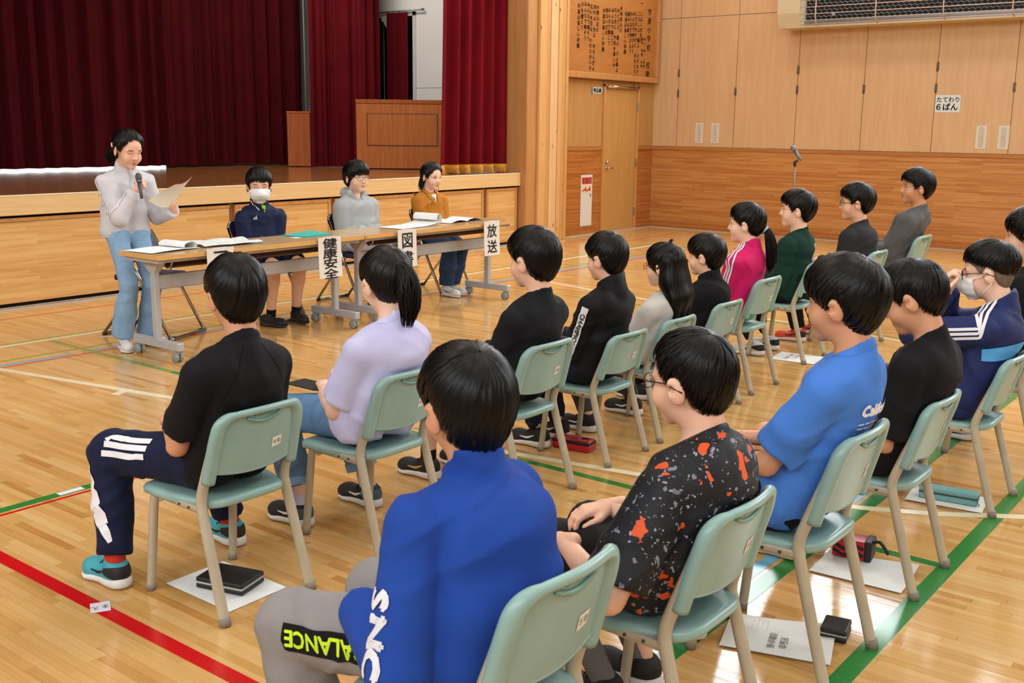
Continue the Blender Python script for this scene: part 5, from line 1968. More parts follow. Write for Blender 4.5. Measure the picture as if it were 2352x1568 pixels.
def strand_bundle(guide, radius, n, seed, r0=0.004, wav=0.006):
    """tapered strands following a guide polyline (ponytails, long hair)"""
    rg = np.random.default_rng(seed)
    P = np.array(guide, float)
    seg = np.concatenate([[0], np.cumsum(np.linalg.norm(np.diff(P, axis=0), axis=1))])
    m = 12
    t = np.linspace(0, 1, m)
    C = np.stack([np.interp(t * seg[-1], seg, P[:, k]) for k in range(3)], 1)
    T = np.gradient(C, axis=0)
    T /= np.linalg.norm(T, axis=1, keepdims=True)
    ref = np.array([0.31, 0.9, 0.13])
    X = np.cross(T, ref)
    X /= np.linalg.norm(X, axis=1, keepdims=True)
    Y = np.cross(T, X)
    R = np.interp(t, np.linspace(0, 1, len(radius)), radius)
    Vs, Fs, nv = [], [], 0
    for i in range(n):
        an, rr = rg.random() * 6.283, math.sqrt(rg.random())
        end = rg.uniform(0.72, 1.03)
        ts = t * end
        c = np.stack([np.interp(ts, t, C[:, k]) for k in range(3)], 1)
        rad = np.interp(ts, t, R) * rr
        an2 = an + 0.5 * np.sin(t * 3 + rg.random() * 6)
        w1, p1 = rg.normal(0, wav), rg.random() * 6
        c = c + X * (rad * np.cos(an2))[:, None] + Y * (rad * np.sin(an2))[:, None] + X * (w1 * np.sin(t * 5 + p1) * t)[:, None]
        tw = r0 * rg.uniform(0.6, 1.3) * np.clip((1.02 - t) * 3, 0.06, 1)
        k = 4
        for j in range(k):
            a = 6.283 * j / k
            Vs.append(c + X * (tw * math.cos(a))[:, None] + Y * (tw * math.sin(a))[:, None])
        # verts are stacked as k columns of m
        idx = nv + np.arange(k * m).reshape(k, m)
        for j in range(k):
            j2 = (j + 1) % k
            Fs.append(np.stack([idx[j, :-1], idx[j2, :-1], idx[j2, 1:], idx[j, 1:]], 1))
        nv += k * m
    return np.concatenate(Vs), np.concatenate(Fs)
# ------------------------------------------------------------------ people
M_HAIR = pmat('black_hair', '#070606', 0.40, var=0.2, scale=30, spec=0.22)
M_HAIRB = pmat('dark_brown_hair', '#0d0908', 0.40, var=0.2, scale=30, spec=0.24)
M_STUBBLE = pmat('clipped_hair', '#6e5b4e', 0.8, var=0.15, scale=60)
SKIN = {'a': pmat('skin_light', '#e6b395', 0.48, var=0.05, scale=16, sss=0.06), 'b': pmat('skin_tan', '#cf9571', 0.48, var=0.05, scale=16, sss=0.06),
        'c': pmat('skin_fair', '#ecc0a5', 0.48, var=0.05, scale=16, sss=0.06)}
M_LIP = pmat('lips', '#b8685c', 0.45, var=0.04)
M_BROW = pmat('eyebrow', '#2a1d17', 0.8, var=0.05)
M_EYEW = pmat('eye_white', '#d8d2cc', 0.3, var=0.0)
M_IRIS = pmat('iris', '#1a100b', 0.15, var=0.0)
M_MASK = pmat('mask_white', '#e6e6e4', 0.75, var=0.03, bump=0.1, bscale=200)


def cloth(name, col, rough=0.85, var=0.07, scale=10, bump=0.12, bscale=130, sheen=0.02):
    return pmat(name, col, rough, var=var, scale=scale, bump=bump, bscale=bscale, sheen=sheen, spec=0.16)


def comp(fields, k, noise=None):
    def fn(P):
        d = fields[0](P)
        for f in fields[1:]:
            d = smin(d, f(P), k)
        if noise is not None: d = d + noise(P)
        return d
    return fn


def fbounds(fields, pad=0.02):
    b = [f.bounds(pad) for f in fields]
    return np.min([x[0] for x in b], 0), np.max([x[1] for x in b], 0)


class Ctx:
    pass


def sit_carve(fn, seat):
    """cloth and body rest against the seat and the chair back: seat = (x, rear y, seat z, chair top z, facing sign)"""
    if seat is None: return fn
    sx, sy, sz, st, sg = seat[:5]
    dep = seat[5] if len(seat) > 5 else 0.435

    def out(P):
        d = fn(P)
        X = np.abs(P[..., 0] - sx)
        Y = (P[..., 1] - sy) * sg
        Z = P[..., 2]
        kx = st / 0.66
        back = np.maximum(np.maximum(Y - (0.058 - (Z / kx - 0.47) * 0.25 - 0.012 * (1 - (X / 0.16) ** 2) + 0.014), Z - st - 0.004), X - 0.178)
        d = smax(d, -back, 0.02)
        st_ = np.maximum(np.maximum(Z - sz - 0.001, Y - dep), X - 0.186)
        return smax(d, -st_, 0.016)
    return out


def person(sp):
    c = Ctx()
    c.sp = sp
    g = sp.get
    s = g('s', 1.0)
    yaw = g('yaw', 0.0)
    f = np.array([math.sin(yaw), math.cos(yaw), 0.0])
    r = np.array([math.cos(yaw), -math.sin(yaw), 0.0])
    up = np.array([0, 0, 1.0])
    c.f, c.r, c.up = f, r, up
    hip = np.array(g('hip'), float)
    hc = np.array(g('head'), float)
    hs = g('hs', 0.96)
    R = frame(yaw + g('hyaw', 0.0), g('hpitch', 0.05), g('hroll', 0.0))
    c.R, c.hc, c.hs = R, hc, hs
    base = np.array([hip[0], hip[1], 0.0])
    c.base = base
    bulk = g('bulk', 1.0)
    sw = g('sw', 0.143) * s
    N = hc + R @ (np.array([0, -0.034, -0.140]) * hs) + np.array(g('neck', (0, 0, 0)), float)
    ax = unit(N - hip)
    bk = -f * g('slouch', 0.02)
    P1 = hip + (N - hip) * 0.34 + bk * 1.0
    P2 = hip + (N - hip) * 0.72 + bk * 0.8
    J = dict(P0=hip, P1=P1, P2=P2, N=N)
    tw = g('twist', 0.0)
    rs = r * math.cos(tw) - f * math.sin(tw)
    sl = g('shl', (0, 0))
    J['SR'] = N + rs * sw - up * (0.096 * s + sl[1]) + f * g('shf', 0.022)
    J['SL'] = N - rs * sw - up * (0.096 * s + sl[0]) + f * g('shf', 0.022)
    la, lf = 0.255 * s, 0.215 * s
    for sd, sg in (('L', -1), ('R', 1)):
        a = g('arm' + sd)
        W = np.array(a['w'], float)
        E, W = ik(J['S' + sd], W, la, lf, a.get('pole', -f * 0.9 + r * sg * 0.3 - up * 0.2))
        J['E' + sd], J['W' + sd] = E, W
        l = g('leg' + sd)
        Hj = hip + r * sg * 0.075 * s + f * 0.02
        ank = np.array(l['a'], float)
        K, ank2 = ik(Hj, ank, g('thigh', 0.375) * s, g('shin', 0.365) * s, l.get('pole', f * 0.75 + up * 0.66 + r * sg * l.get('splay', 0.05)))
        J['H' + sd], J['K' + sd], J['A' + sd] = Hj, K, ank2
    c.J = J
    res = g('res', 1.0)
    # ---------------- body
    B = Field(0.03)

    def torso(F, inf, wide=0.0):
        wb = s * (0.4 + 0.6 * bulk)
        for sg in (-1, 1):
            F.cap(hip + r * sg * (0.064 * wb + wide), P1 + r * sg * (0.052 * wb + wide), 0.083 * s * bulk + inf, 0.072 * s * bulk + inf)
            F.cap(P1 + r * sg * (0.052 * wb + wide), P2 + rs * sg * (0.054 * wb), 0.072 * s * bulk + inf, 0.070 * s * bulk + inf)
            F.cap(P2 + rs * sg * 0.054 * wb, N - up * 0.082 * s + rs * sg * 0.078 * s, 0.070 * s * bulk + inf, 0.046 * s + inf)
            F.cap(N - up * 0.034 * s, J['SL' if sg < 0 else 'SR'], 0.040 * s + inf, 0.040 * s + inf)
        F.cap(P1, P2 - f * 0.004, 0.074 * s * bulk + inf, 0.075 * s * bulk + inf)
        F.cap(P2 - f * 0.004, N - up * 0.06 * s, 0.075 * s * bulk + inf, 0.050 * s + inf)
    torso(B, -0.004)
    ndir = unit((hc + R @ (np.array([0, -0.016, -0.05]) * hs)) - N)
    c.ndir = ndir
    neck_r = 0.046 * s * g('neckr', 1.0)
    ntop = hc + R @ (np.array([0, -0.020, -0.045]) * hs)
    B.cap(N - ndir * 0.02, ntop, neck_r * 1.1, neck_r, 0.03)
    ar = g('armr', 1.0)
    for sd in 'LR':
        B.cap(J['S' + sd], J['E' + sd], 0.039 * s * ar, 0.033 * s * ar, 0.025)
        B.cap(J['E' + sd], J['W' + sd], 0.033 * s * ar, 0.0215 * s, 0.012)
        B.cap(J['H' + sd], J['K' + sd], 0.070 * s * g('legr', 1), 0.050 * s * g('legr', 1), 0.04)
        mid = J['K' + sd] + (J['A' + sd] - J['K' + sd]) * 0.32 - unit(f) * 0.01
        B.cap(J['K' + sd], mid, 0.050 * s * g('legr', 1), 0.050 * s * g('legr', 1), 0.02)
        B.cap(mid, J['A' + sd], 0.048 * s * g('legr', 1), 0.030 * s, 0.02)
    HF = head_field(g('jaw', 1.0), g('cheek', 1.0))
    c.HF = HF

    def toH(P):
        return ((P - hc) @ R) / hs

    def H2W(Q):
        return hc + (np.asarray(Q) * hs) @ R.T
    c.toH, c.H2W = toH, H2W

    def headneck(P):
        d = HF(toH(P)) * hs
        d = smin(d, capsule(P, N - ndir * 0.03, ntop, neck_r * 1.1, neck_r), 0.028)
        # shoulders ease into the neck
        for sd in 'LR':
            d = smin(d, capsule(P, N - up * 0.034 * s, J['S' + sd], 0.032 * s, 0.038 * s), 0.03)
        return d
    Vs, Fs, nv = [], [], 0

    def add(V, F):
        nonlocal nv
        Vs.append(V)
        Fs.append(F + nv)
        nv += len(V)
    lo, hi = B.bounds(0.02)
    hi[2] = min(hi[2], max(N[2] + 0.02, J['WL'][2] + 0.06, J['WR'][2] + 0.06, J['SL'][2] + 0.06))
    seat = g('seat')
    add(*surface(sit_carve(B, seat), lo, hi, 0.0128 * max(1, res * 0.9)))
    hlo, hhi = hc - 0.155 * hs, hc + 0.155 * hs
    hlo = np.minimum(hlo, N - np.array([0.09, 0.09, 0.03]))
    hlo[2] = N[2] - 0.012
    add(*surface(headneck, hlo, hhi, 0.0046 * res, 1.5))
    for sd in 'LR':
        a = g('arm' + sd)
        h = a.get('hand')
        fa = unit(J['W' + sd] - J['E' + sd])
        if h is None:
            h = ('rest', unit(fa * 0.6 + f * 0.5), (0, 0, -1))
        add(*place_hand(h[0], J['W' + sd], h[1], h[2], sd == 'L', 0.84 * s * g('hands', 1.0)))
    V, F = np.concatenate(Vs), np.concatenate(Fs)
    skin = SKIN[g('skin', 'a')]
    o = bpy.data.objects.new('person', mesh_np('person', V - base, F, skin))
    o.location = base
    link(o)
    tag(o, g('label'), 'person', g('group'))
    c.o = o

    def part(name, V, F, mat, parent=None, smooth=True):
        return link(bpy.data.objects.new(name, mesh_np(name, np.asarray(V) - base, F, mat, smooth=smooth)), parent or o)
    c.part = part
    # ---------------- top garment
    t = g('top')
    if t:
        ez = t.get('ease', 0.012)
        T = Field(0.028)
        torso(T, ez, t.get('wide', 0.0))
        T.cut(N + ndir * t.get('neckcut', 0.012), ndir + f * t.get('neckfront', 0.35), 0.006)
        T.cut((0, 0, t.get('hem', hip[2] - 0.07)), (0, 0, -1), 0.008)
        fl = [T]
        for sd in 'LR':
            S = Field(0.03)
            S0, E, W = J['S' + sd], J['E' + sd], J['W' + sd]
            if t['type'] == 'tee':
                e = S0 + (E - S0) * t.get('slv', 0.72)
                S.cap(S0, e, 0.039 * s * ar + ez, 0.045 * s * ar + ez * 1.25)
                S.cut(e, (E - S0), 0.005)
            else:
                sr = t.get('sr', 1.0)
                S.cap(S0, E, 0.038 * s * sr + ez, 0.036 * s * sr + ez * 0.9)
                S.cap(E, W - unit(W - E) * 0.01, 0.036 * s * sr + ez * 0.9, 0.028 * s * sr + ez * 0.8, 0.015)
                S.cut(W - unit(W - E) * 0.002, (W - E), 0.008)
            fl.append(S)
        if t.get('collar') in ('stand', 'turtle', 'crew'):
            C_ = Field(0.01)
            crew = t['collar'] == 'crew'
            hgt = t.get('ch', 0.016 if crew else 0.055)
            C_.cap(N - ndir * 0.03, N + ndir * (hgt + 0.05), neck_r * 1.1 + t.get('cr', 0.008 if crew else 0.016), neck_r + t.get('cr', 0.008 if crew else 0.016) + 0.002)
            C_.cut(N + ndir * hgt, ndir + f * 0.30, 0.004)
            T.cuts = T.cuts[1:]
            T.cut(N + ndir * hgt, ndir + f * 0.30, 0.004)
            fl.append(C_)
        if t.get('collar') == 'hood':
            C_ = Field(0.03)
            q = N + ndir * 0.015
            C_.cap(q - f * 0.075 - r * 0.04, q - f * 0.075 + r * 0.04, 0.045, 0.045)
            C_.cap(q - f * 0.07 - r * 0.05, q + f * 0.03 - r * 0.075 + up * 0.0, 0.042, 0.026)
            C_.cap(q - f * 0.07 + r * 0.05, q + f * 0.03 + r * 0.075 + up * 0.0, 0.042, 0.026)
            C_.cap(q + f * 0.03 - r * 0.075, q + f * 0.085 - r * 0.02 - up * 0.05, 0.026, 0.016)
            C_.cap(q + f * 0.03 + r * 0.075, q + f * 0.085 + r * 0.02 - up * 0.05, 0.026, 0.016)
            fl.append(C_)
        nz = folds(g('seed', 1), 1.15 * t.get('fold', 0.0035), t.get('ff', 62), t.get('fax', (0.5, 0.5, 1.0)))
        c.top_raw = comp(fl, t.get('k', 0.009))
        c.top_raw = sit_carve(c.top_raw, seat)
        c.top = sit_carve(comp(fl, t.get('k', 0.009), nz), seat)
        lo, hi = fbounds(fl)
        V, F = surface(c.top, lo, hi, t.get('h', 0.0082) * res, 1.5)
        c.top_o = part(t.get('name', 'shirt'), V, F, t['mat'])
        if t.get('collar') == 'crew':
            ring = [N + ndir * (0.016 - 0.010) - (ndir + f * 0.30) * 0.0 + rs * math.cos(a) * 0.075 * s + f * math.sin(a) * 0.075 * s - up * (0.022 * math.sin(a)) for a in np.linspace(0, 2 * math.pi, 29)]
            Vr, Fr = ribbon(c.top, ring, 0.0035, 0.0012, 2)
            part('neck_seam', Vr, Fr, t.get('cmat', t['mat']), c.top_o)
    # ---------------- lower garment
    b = g('bottom')
    if b:
        ez = b.get('ease', 0.012)
        Pz = Field(0.04)
        for sg in (-1, 1):
            Pz.cap(hip + r * sg * 0.068 * s * bulk, P1 + r * sg * 0.056 * s * bulk - up * 0.02, 0.086 * s * bulk + min(ez, 0.010) - 0.002, 0.074 * s * bulk)
        Pz.cut((0, 0, b.get('waist', hip[2] + 0.09)), (0, 0, 1), 0.006)
        fl = [Pz]
        c.legf = {}
        for sd in 'LR':
            L = Field(0.025)
            Hj, K, A_ = J['H' + sd], J['K' + sd], J['A' + sd]
            lr = g('legr', 1.0)
            if b['type'] == 'short':
                e = Hj + (K - Hj) * b.get('end', 0.85)
                L.cap(Hj, e, 0.074 * s * lr + ez, 0.062 * s * lr + ez * 1.4)
                L.cut(e, (K - Hj), 0.005)
            else:
                e = K + (A_ - K) * b.get('end', 0.97)
                L.cap(Hj, K, 0.074 * s * lr + ez, 0.054 * s * lr + ez)
                L.cap(K, K + (A_ - K) * 0.5, 0.054 * s * lr + ez, b.get('calf', 0.046) * s * lr + ez, 0.02)
                L.cap(K + (A_ - K) * 0.5, e + (e - K) * 0.03, b.get('calf', 0.046) * s * lr + ez, b.get('cuff', 0.036) * s + ez)
                L.cut(e, (A_ - K), 0.005)
            fl.append(L)
            c.legf[sd] = L
        nz = folds(g('seed', 1) + 11, b.get('fold', 0.004), b.get('ff', 66), (0.6, 0.6, 1.0))
        c.bot = sit_carve(comp(fl, 0.03, nz), seat)
        lo, hi = fbounds(fl)
        V, F = surface(c.bot, lo, hi, b.get('h', 0.0095) * res, 1.5)
        c.bot_o = part(b.get('name', 'trousers'), V, F, b['mat'])
    # ---------------- socks, shoes
    sh = g('shoes')
    if sh:
        for sd in 'LR':
            l = g('leg' + sd)
            if l.get('noshoe'): continue
            yaw_s = l.get('yaw', yaw)
            A_ = np.array(l['a'], float)
            pos = np.array(l['shoe'], float) if 'shoe' in l else np.array([A_[0], A_[1], 0.0]) + np.array([math.sin(yaw_s), math.cos(yaw_s), 0]) * 0.035
            if len(pos) == 2: pos = np.append(pos, 0.0015)
            pos[2] = max(pos[2], 0.0025)
            shoe(o, pos, yaw_s, base, sh['upper'], sh['sole'], sh.get('lace'), sh.get('stripe'), sh.get('heel'), l.get('pitch', 0.0), sd == 'L', sh.get('s', 0.95))
            if sh.get('sock'):
                S = Field(0.02)
                A2 = J['A' + sd]
                top_ = A2 + unit(J['K' + sd] - A2) * sh.get('sockh', 0.06)
                S.cap(A2 - np.array([0, 0, 0.02]), top_, 0.033 * s, 0.036 * s)
                S.cut(top_, J['K' + sd] - A2, 0.004)
                V, F = surface(S, *S.bounds(0.015), 0.0095)
                part('sock', V, F, sh['sock'])
    # ---------------- hair
    h = g('hair')
    cm, lk, (Q, hemf) = build_hair(h['style'], h.get('t', 0.019), 0.0060 * res, int(h.get('n', 520) / max(1, res)), g('seed', 1), h.get('lift', 0.0), h.get('lw', 1.0), hemd=h.get('hemd', 0.0))
    hm = h.get('mat', M_HAIR)
    V = np.concatenate([H2W(cm[0]), H2W(lk[0])])
    F = np.concatenate([cm[1], lk[1] + len(cm[0])])
    c.hair = part('hair', V, F, hm)
    if h.get('under'):
        cm2, _, _ = build_hair('short', 0.0032, 0.0060 * res, 4, 3)
        part('clipped_sides', H2W(cm2[0]), cm2[1], M_STUBBLE)
    if h.get('tail'):
        tl = h['tail']
        pts = [H2W(np.array(q)) if i < tl.get('loc', 99) else np.array(q) for i, q in enumerate(tl['pts'])]
        if t:
            pts = push_out(c.top, np.array(pts), tl['rad'][1] * 0.6)
        V, F = strand_bundle(pts, tl['rad'], int(tl.get('n', 110) / max(1, res * 0.8)), g('seed', 1), tl.get('r0', 0.0042), tl.get('wav', 0.006))
        if t: V = push_out(c.top, V, 0.003, 2)
        part('ponytail', V, F, hm, c.hair)
        if tl.get('tie'):
            a = np.array(pts[0])
            d = unit(np.array(pts[1]) - a)
            x = unit(np.cross(d, (0.2, 0.1, 1)))
            y = np.cross(d, x)
            gg = G()
            gg.tube([a + d * 0.012 + (x * math.cos(k * 0.524) + y * math.sin(k * 0.524)) * tl['rad'][0] * 1.05 for k in range(12)], 0.008, 8, closed=True)
            part('hair_tie', gg.V, gg.F, tl['tie'], c.hair)
    if h.get('drop'):   # long loose hair falling over the back and shoulders
        rg = np.random.default_rng(g('seed', 1) + 3)
        n = h['drop'].get('n', 150)
        Vs, Fs, nv = [], [], 0
        core = h['drop'].get('core')
        if core:
            Cf = Field(0.05)
            mids = []
            for sg in (-1, 0, 1):
                q0 = H2W(np.array([sg * 0.052, -0.045 - 0.02 * (sg == 0), 0.03]))
                q1 = H2W(np.array([sg * 0.060, -0.062 - 0.012 * (sg == 0), -0.085]))
                q2 = q1 + (P2 - N) * 0.9 - f * 0.035 + r * sg * 0.006
                q3 = q2 + (P2 - N) * 1.05 - f * 0.012 - r * sg * 0.004
                q2, q3 = push_out(c.top, np.array([q2, q3]), 0.006)
                Cf.cap(q0, q1, 0.046, 0.040)
                Cf.cap(q1, q2, 0.040, 0.026)
                Cf.cap(q2, q3, 0.026, 0.012)
                mids.append(np.array([q0, q1, q2, q3]))
            V_, F_ = surface(Cf, *Cf.bounds(0.02), 0.0085)
            part('back_hair', V_, F_, hm, c.hair)
            mids = np.array(mids)
            for i in range(core):
                u_ = rg.uniform(-1, 1)
                lo_i, fr_ = (0, u_ + 1) if u_ < 0 else (1, u_)
                ctrl = mids[lo_i] * (1 - fr_) + mids[lo_i + 1] * fr_
                tt = np.linspace(0, rg.uniform(2.7, 3.12), 14)
                pts = np.stack([np.interp(tt, np.arange(4), ctrl[:, k]) for k in range(3)], 1)
                pts = pts + (-f * 0.06 + r * u_ * 0.05 + rg.normal(0, 0.004, 3))[None]
                if tt[-1] > 3: pts[-1] -= up * 0.03
                pts = snap(Cf, pts, 0.0015 + rg.random() * 0.004, 3)
                m_ = len(pts)
                T_ = np.gradient(pts, axis=0)
                T_ /= np.linalg.norm(T_, axis=1, keepdims=True)
                Nn = gradn(Cf, pts)
                X_ = np.cross(T_, Nn)
                w_ = 0.0065 * rg.uniform(0.6, 1.3) * np.clip((1.03 - tt / tt[-1]) * 3, 0.1, 1)[:, None]
                Vs += [pts - X_ * w_, pts + Nn * w_ * 0.5, pts + X_ * w_]
                idx = nv + np.arange(3 * m_).reshape(3, m_)
                for j in range(2):
                    Fs.append(np.stack([idx[j, :-1], idx[j + 1, :-1], idx[j + 1, 1:], idx[j, 1:]], 1))
                nv += 3 * m_
            n = h['drop'].get('n2', 26)
        for i in range(n):
            az = rg.uniform(*h['drop'].get('az', (70, 290)))
            a = math.radians(az)
            st = np.array([math.sin(a) * 0.078, math.cos(a) * 0.085 - 0.02, rg.uniform(-0.02, 0.03)])
            p0 = H2W(st)
            ln = h['drop'].get('len', 0.3) * rg.uniform(0.8, 1.05)
            dirn = np.array([0, 0, -1.0])
            tt = np.linspace(0, 1, 12)
            pts = p0[None] + dirn[None] * (tt * ln)[:, None] + (p0 - H2W(np.array([0, -0.02, 0])))[None] * [[1, 1, 0]] * (0.25 * tt)[:, None] + rg.normal(0, 0.008, 3)[None] * tt[:, None]
            if t: pts = push_out(c.top, pts, 0.004 + rg.random() * 0.012)
            tw_ = 0.0052 * rg.uniform(0.6, 1.3) * np.clip((1.02 - tt) * 3, 0.06, 1)
            T_ = np.gradient(pts, axis=0)
            T_ /= np.linalg.norm(T_, axis=1, keepdims=True)
            X_ = np.cross(T_, np.array([0.3, 0.9, 0.1]))
            X_ /= np.maximum(np.linalg.norm(X_, axis=1, keepdims=True), 1e-9)
            Y_ = np.cross(T_, X_)
            k = 4
            for j in range(k):
                q = 6.283 * j / k
                Vs.append(pts + X_ * (tw_ * math.cos(q))[:, None] + Y_ * (tw_ * math.sin(q))[:, None])
            idx = nv + np.arange(k * 12).reshape(k, 12)
            for j in range(k):
                j2 = (j + 1) % k
                Fs.append(np.stack([idx[j, :-1], idx[j2, :-1], idx[j2, 1:], idx[j, 1:]], 1))
            nv += k * 12
        part('long_hair', np.concatenate(Vs), np.concatenate(Fs), hm, c.hair)
    face(c, g('face', {}))
    if g('extra'): g('extra')(c)
    return c


def face(c, fs):
    """eyes, brows, mouth, glasses and mask, laid on the head surface (head-local coordinates)"""
    HF = c.HF

    def lay(xz, off=0.0010):
        xz = np.asarray(xz, float)
        O = np.stack([xz[:, 0], np.full(len(xz), 0.17), xz[:, 1]], 1)
        return trace(HF, O, (0, -1, 0), off, 0.2)

    def strip(pts, w_, mat, name, off=0.0012):
        pts = np.array(pts, float)
        m = len(pts)
        T = np.gradient(pts, axis=0)
        T /= np.maximum(np.linalg.norm(T, axis=1, keepdims=True), 1e-9)
        Nn = np.stack([-T[:, 1], T[:, 0]], 1)
        w2 = np.interp(np.linspace(0, 1, m), np.linspace(0, 1, len(w_)), w_)[:, None] / 2
        a, b = lay(pts + Nn * w2, off), lay(pts - Nn * w2, off)
        V = np.concatenate([a, b])
        F = [(i, i + 1, m + i + 1, m + i) for i in range(m - 1)]
        return c.part(name, c.H2W(V), F, mat)
    if fs.get('none'): return
    mode = fs.get('eyes', 'open')
    u = np.linspace(0, 1, 9)
    for s in (-1, 1):
        ex, ez = s * 0.0315, 0.000
        arc = 4 * u * (1 - u)
        if mode == 'open':
            top = np.stack([ex + (u - 0.5) * 0.029, ez + 0.0046 * arc], 1)
            bot = np.stack([ex + (u - 0.5) * 0.029, ez - 0.0036 * arc], 1)
            ring = np.concatenate([top, bot[::-1][1:-1]])
            e = c.part('eye', c.H2W(lay(ring, 0.0010)), [tuple(range(len(ring)))], M_EYEW)
            a = np.linspace(0, 2 * math.pi, 13)[:-1]
            ix = fs.get('look', 0.0)
            V = c.H2W(lay(np.stack([ex + ix + 0.0052 * np.cos(a), ez + np.clip(0.0052 * np.sin(a), -0.0037, 0.0043)], 1), 0.0016))
            c.part('iris', V, [tuple(range(12))], M_IRIS, e)
            strip(top, [0.0012, 0.0026, 0.0012], M_BROW, 'eyelid_line', 0.0020)
        else:
            low = np.stack([ex + (u - 0.5) * 0.029, ez - 0.002 - 0.0030 * arc], 1)
            strip(low, [0.0012, 0.0026, 0.0012], M_BROW, 'eyelid_line', 0.0016)
        br = np.stack([s * (0.016 + 0.034 * u), 0.0165 + 0.005 * arc - 0.003 * u], 1)
        if not fs.get('nobrow'):
            strip(br, [0.003, 0.0052, 0.002], M_BROW, 'eyebrow', 0.0012)
    if not fs.get('mask'):
        x = np.linspace(-0.0195, 0.0195, 11)
        q = 1 - (x / 0.0195) ** 2
        strip(np.stack([x, -0.0615 + 0.0012 * q], 1), [0.001, 0.0062, 0.0056, 0.0062, 0.001], M_LIP, 'upper_lip', 0.0008)
        strip(np.stack([x * 0.9, -0.0715 - 0.0016 * q], 1), [0.001, 0.0075, 0.0085, 0.0075, 0.001], M_LIP, 'lower_lip', 0.0008)
        strip(np.stack([x, np.full(11, -0.0665)], 1), [0.0006, 0.0015, 0.0006], M_BROW, 'mouth_line', 0.0013)
    if fs.get('mask'):
        M = Field(0.02)
        M.ell((0, 0.030, -0.052), np.array((0.068, 0.088, 0.062)))
        M.cap((0, 0.095, -0.026), (0, 0.106, -0.045), 0.010, 0.020, 0.03)
        zt, zb = -0.022, -0.112
        nu_, nv_ = 26, 18

        def mp(u, v):
            az = (u - 0.5) * 2.25
            z = zt + (zb - zt) * v + 0.012 * (1 - (2 * u - 1) ** 2) * (1 - v) - 0.006 * (1 - (2 * u - 1) ** 2) * v * 0
            return np.array([math.sin(az) * 0.2, 0.02 + math.cos(az) * 0.2, z])
        O = np.array([mp(i / nu_, j / nv_) for j in range(nv_ + 1) for i in range(nu_ + 1)])
        C0 = O.copy()
        C0[:, 0], C0[:, 1] = 0, 0.02
        D = C0 - O
        D /= np.linalg.norm(D, axis=1, keepdims=True)
        t = np.zeros(len(O))
        both = lambda P: np.minimum(HF(P) - 0.004, M(P))
        for _ in range(30):
            t = np.clip(t + 0.75 * both(O + D * t[:, None]), 0, 0.3)
        jj = np.repeat(np.arange(nv_ + 1) / nv_, nu_ + 1)
        V = O + D * (t - 0.0015 - 0.0022 * np.abs(np.sin(jj * math.pi * 3.5)))[:, None]
        F = [(j * (nu_ + 1) + i, j * (nu_ + 1) + i + 1, (j + 1) * (nu_ + 1) + i + 1, (j + 1) * (nu_ + 1) + i) for j in range(nv_) for i in range(nu_)]
        k = c.part('face_mask', c.H2W(V), F, M_MASK)
        for s in (-1, 1):
            i = nu_ if s > 0 else 0
            for row, zz in ((1, 0.008), (nv_ - 2, -0.044)):
                a = V[row * (nu_ + 1) + i]
                e = np.array([s * 0.086, -0.022, zz])
                mid = (a + e) / 2
                mid[0] = s * max(abs(mid[0]), 0.074)
                pts = push_out(HF, np.array([a, a * 0.66 + e * 0.34, mid, a * 0.3 + e * 0.7, e]), 0.002)
                gg = G()
                gg.tube([tuple(p) for p in c.H2W(pts)], 0.0022 * c.hs, 5)
                c.part('ear_loop', gg.V, gg.F, M_MASK, k)
    if fs.get('glasses'):
        col, rx, rz = fs['glasses']
        gg = G()
        yl = fs.get('gly', 0.104)
        zc = -0.004
        for s in (-1, 1):
            pts = []
            for i in range(20):
                a = 2 * math.pi * i / 20
                e = 0.62
                x = s * 0.033 + rx * math.copysign(abs(math.cos(a)) ** e, math.cos(a))
                z = zc + rz * math.copysign(abs(math.sin(a)) ** e, math.sin(a))
                pts.append((x, yl - abs(x) * 0.16, z))
            gg.tube([tuple(c.H2W(np.array(p))) for p in pts], 0.0018 * c.hs, 6, closed=True)
            xa = s * (0.033 + rx)
            tp = [(xa, yl - abs(xa) * 0.16, zc + 0.004), (s * 0.0745, 0.075, zc + 0.006), (s * 0.0805, 0.02, zc + 0.006), (s * 0.083, -0.012, zc + 0.004), (s * 0.080, -0.03, zc - 0.012)]
            gg.tube([tuple(q) for q in c.H2W(push_out(HF, np.array(tp), 0.002))], 0.0019 * c.hs, 6)
        gg.tube([tuple(c.H2W(np.array(p))) for p in ((-0.033 + rx, yl - 0.003, zc + 0.004), (0, yl + 0.001, zc + 0.007), (0.033 - rx, yl - 0.003, zc + 0.004))], 0.0017 * c.hs, 6)
        gl = c.part('glasses', gg.V, gg.F, col)
        for s in (-1, 1):
            V = []
            for i in range(16):
                a = 2 * math.pi * i / 16
                x = s * 0.033 + rx * 0.96 * math.copysign(abs(math.cos(a)) ** 0.62, math.cos(a))
                z = zc + rz * 0.96 * math.copysign(abs(math.sin(a)) ** 0.62, math.sin(a))
                V.append((x, yl - abs(x) * 0.16, z))
            c.part('lens', c.H2W(np.array(V)), [tuple(range(16))], pmat('lens_glass', '#ffffff', 0.03, var=0.0, alpha=0.12), gl)


def stripes_on(c, fn, paths, width, mat, name, parent, off=0.0022):
    for p in paths:
        V, F = ribbon(fn, p, width, off)
        c.part(name, V, F, mat, parent)


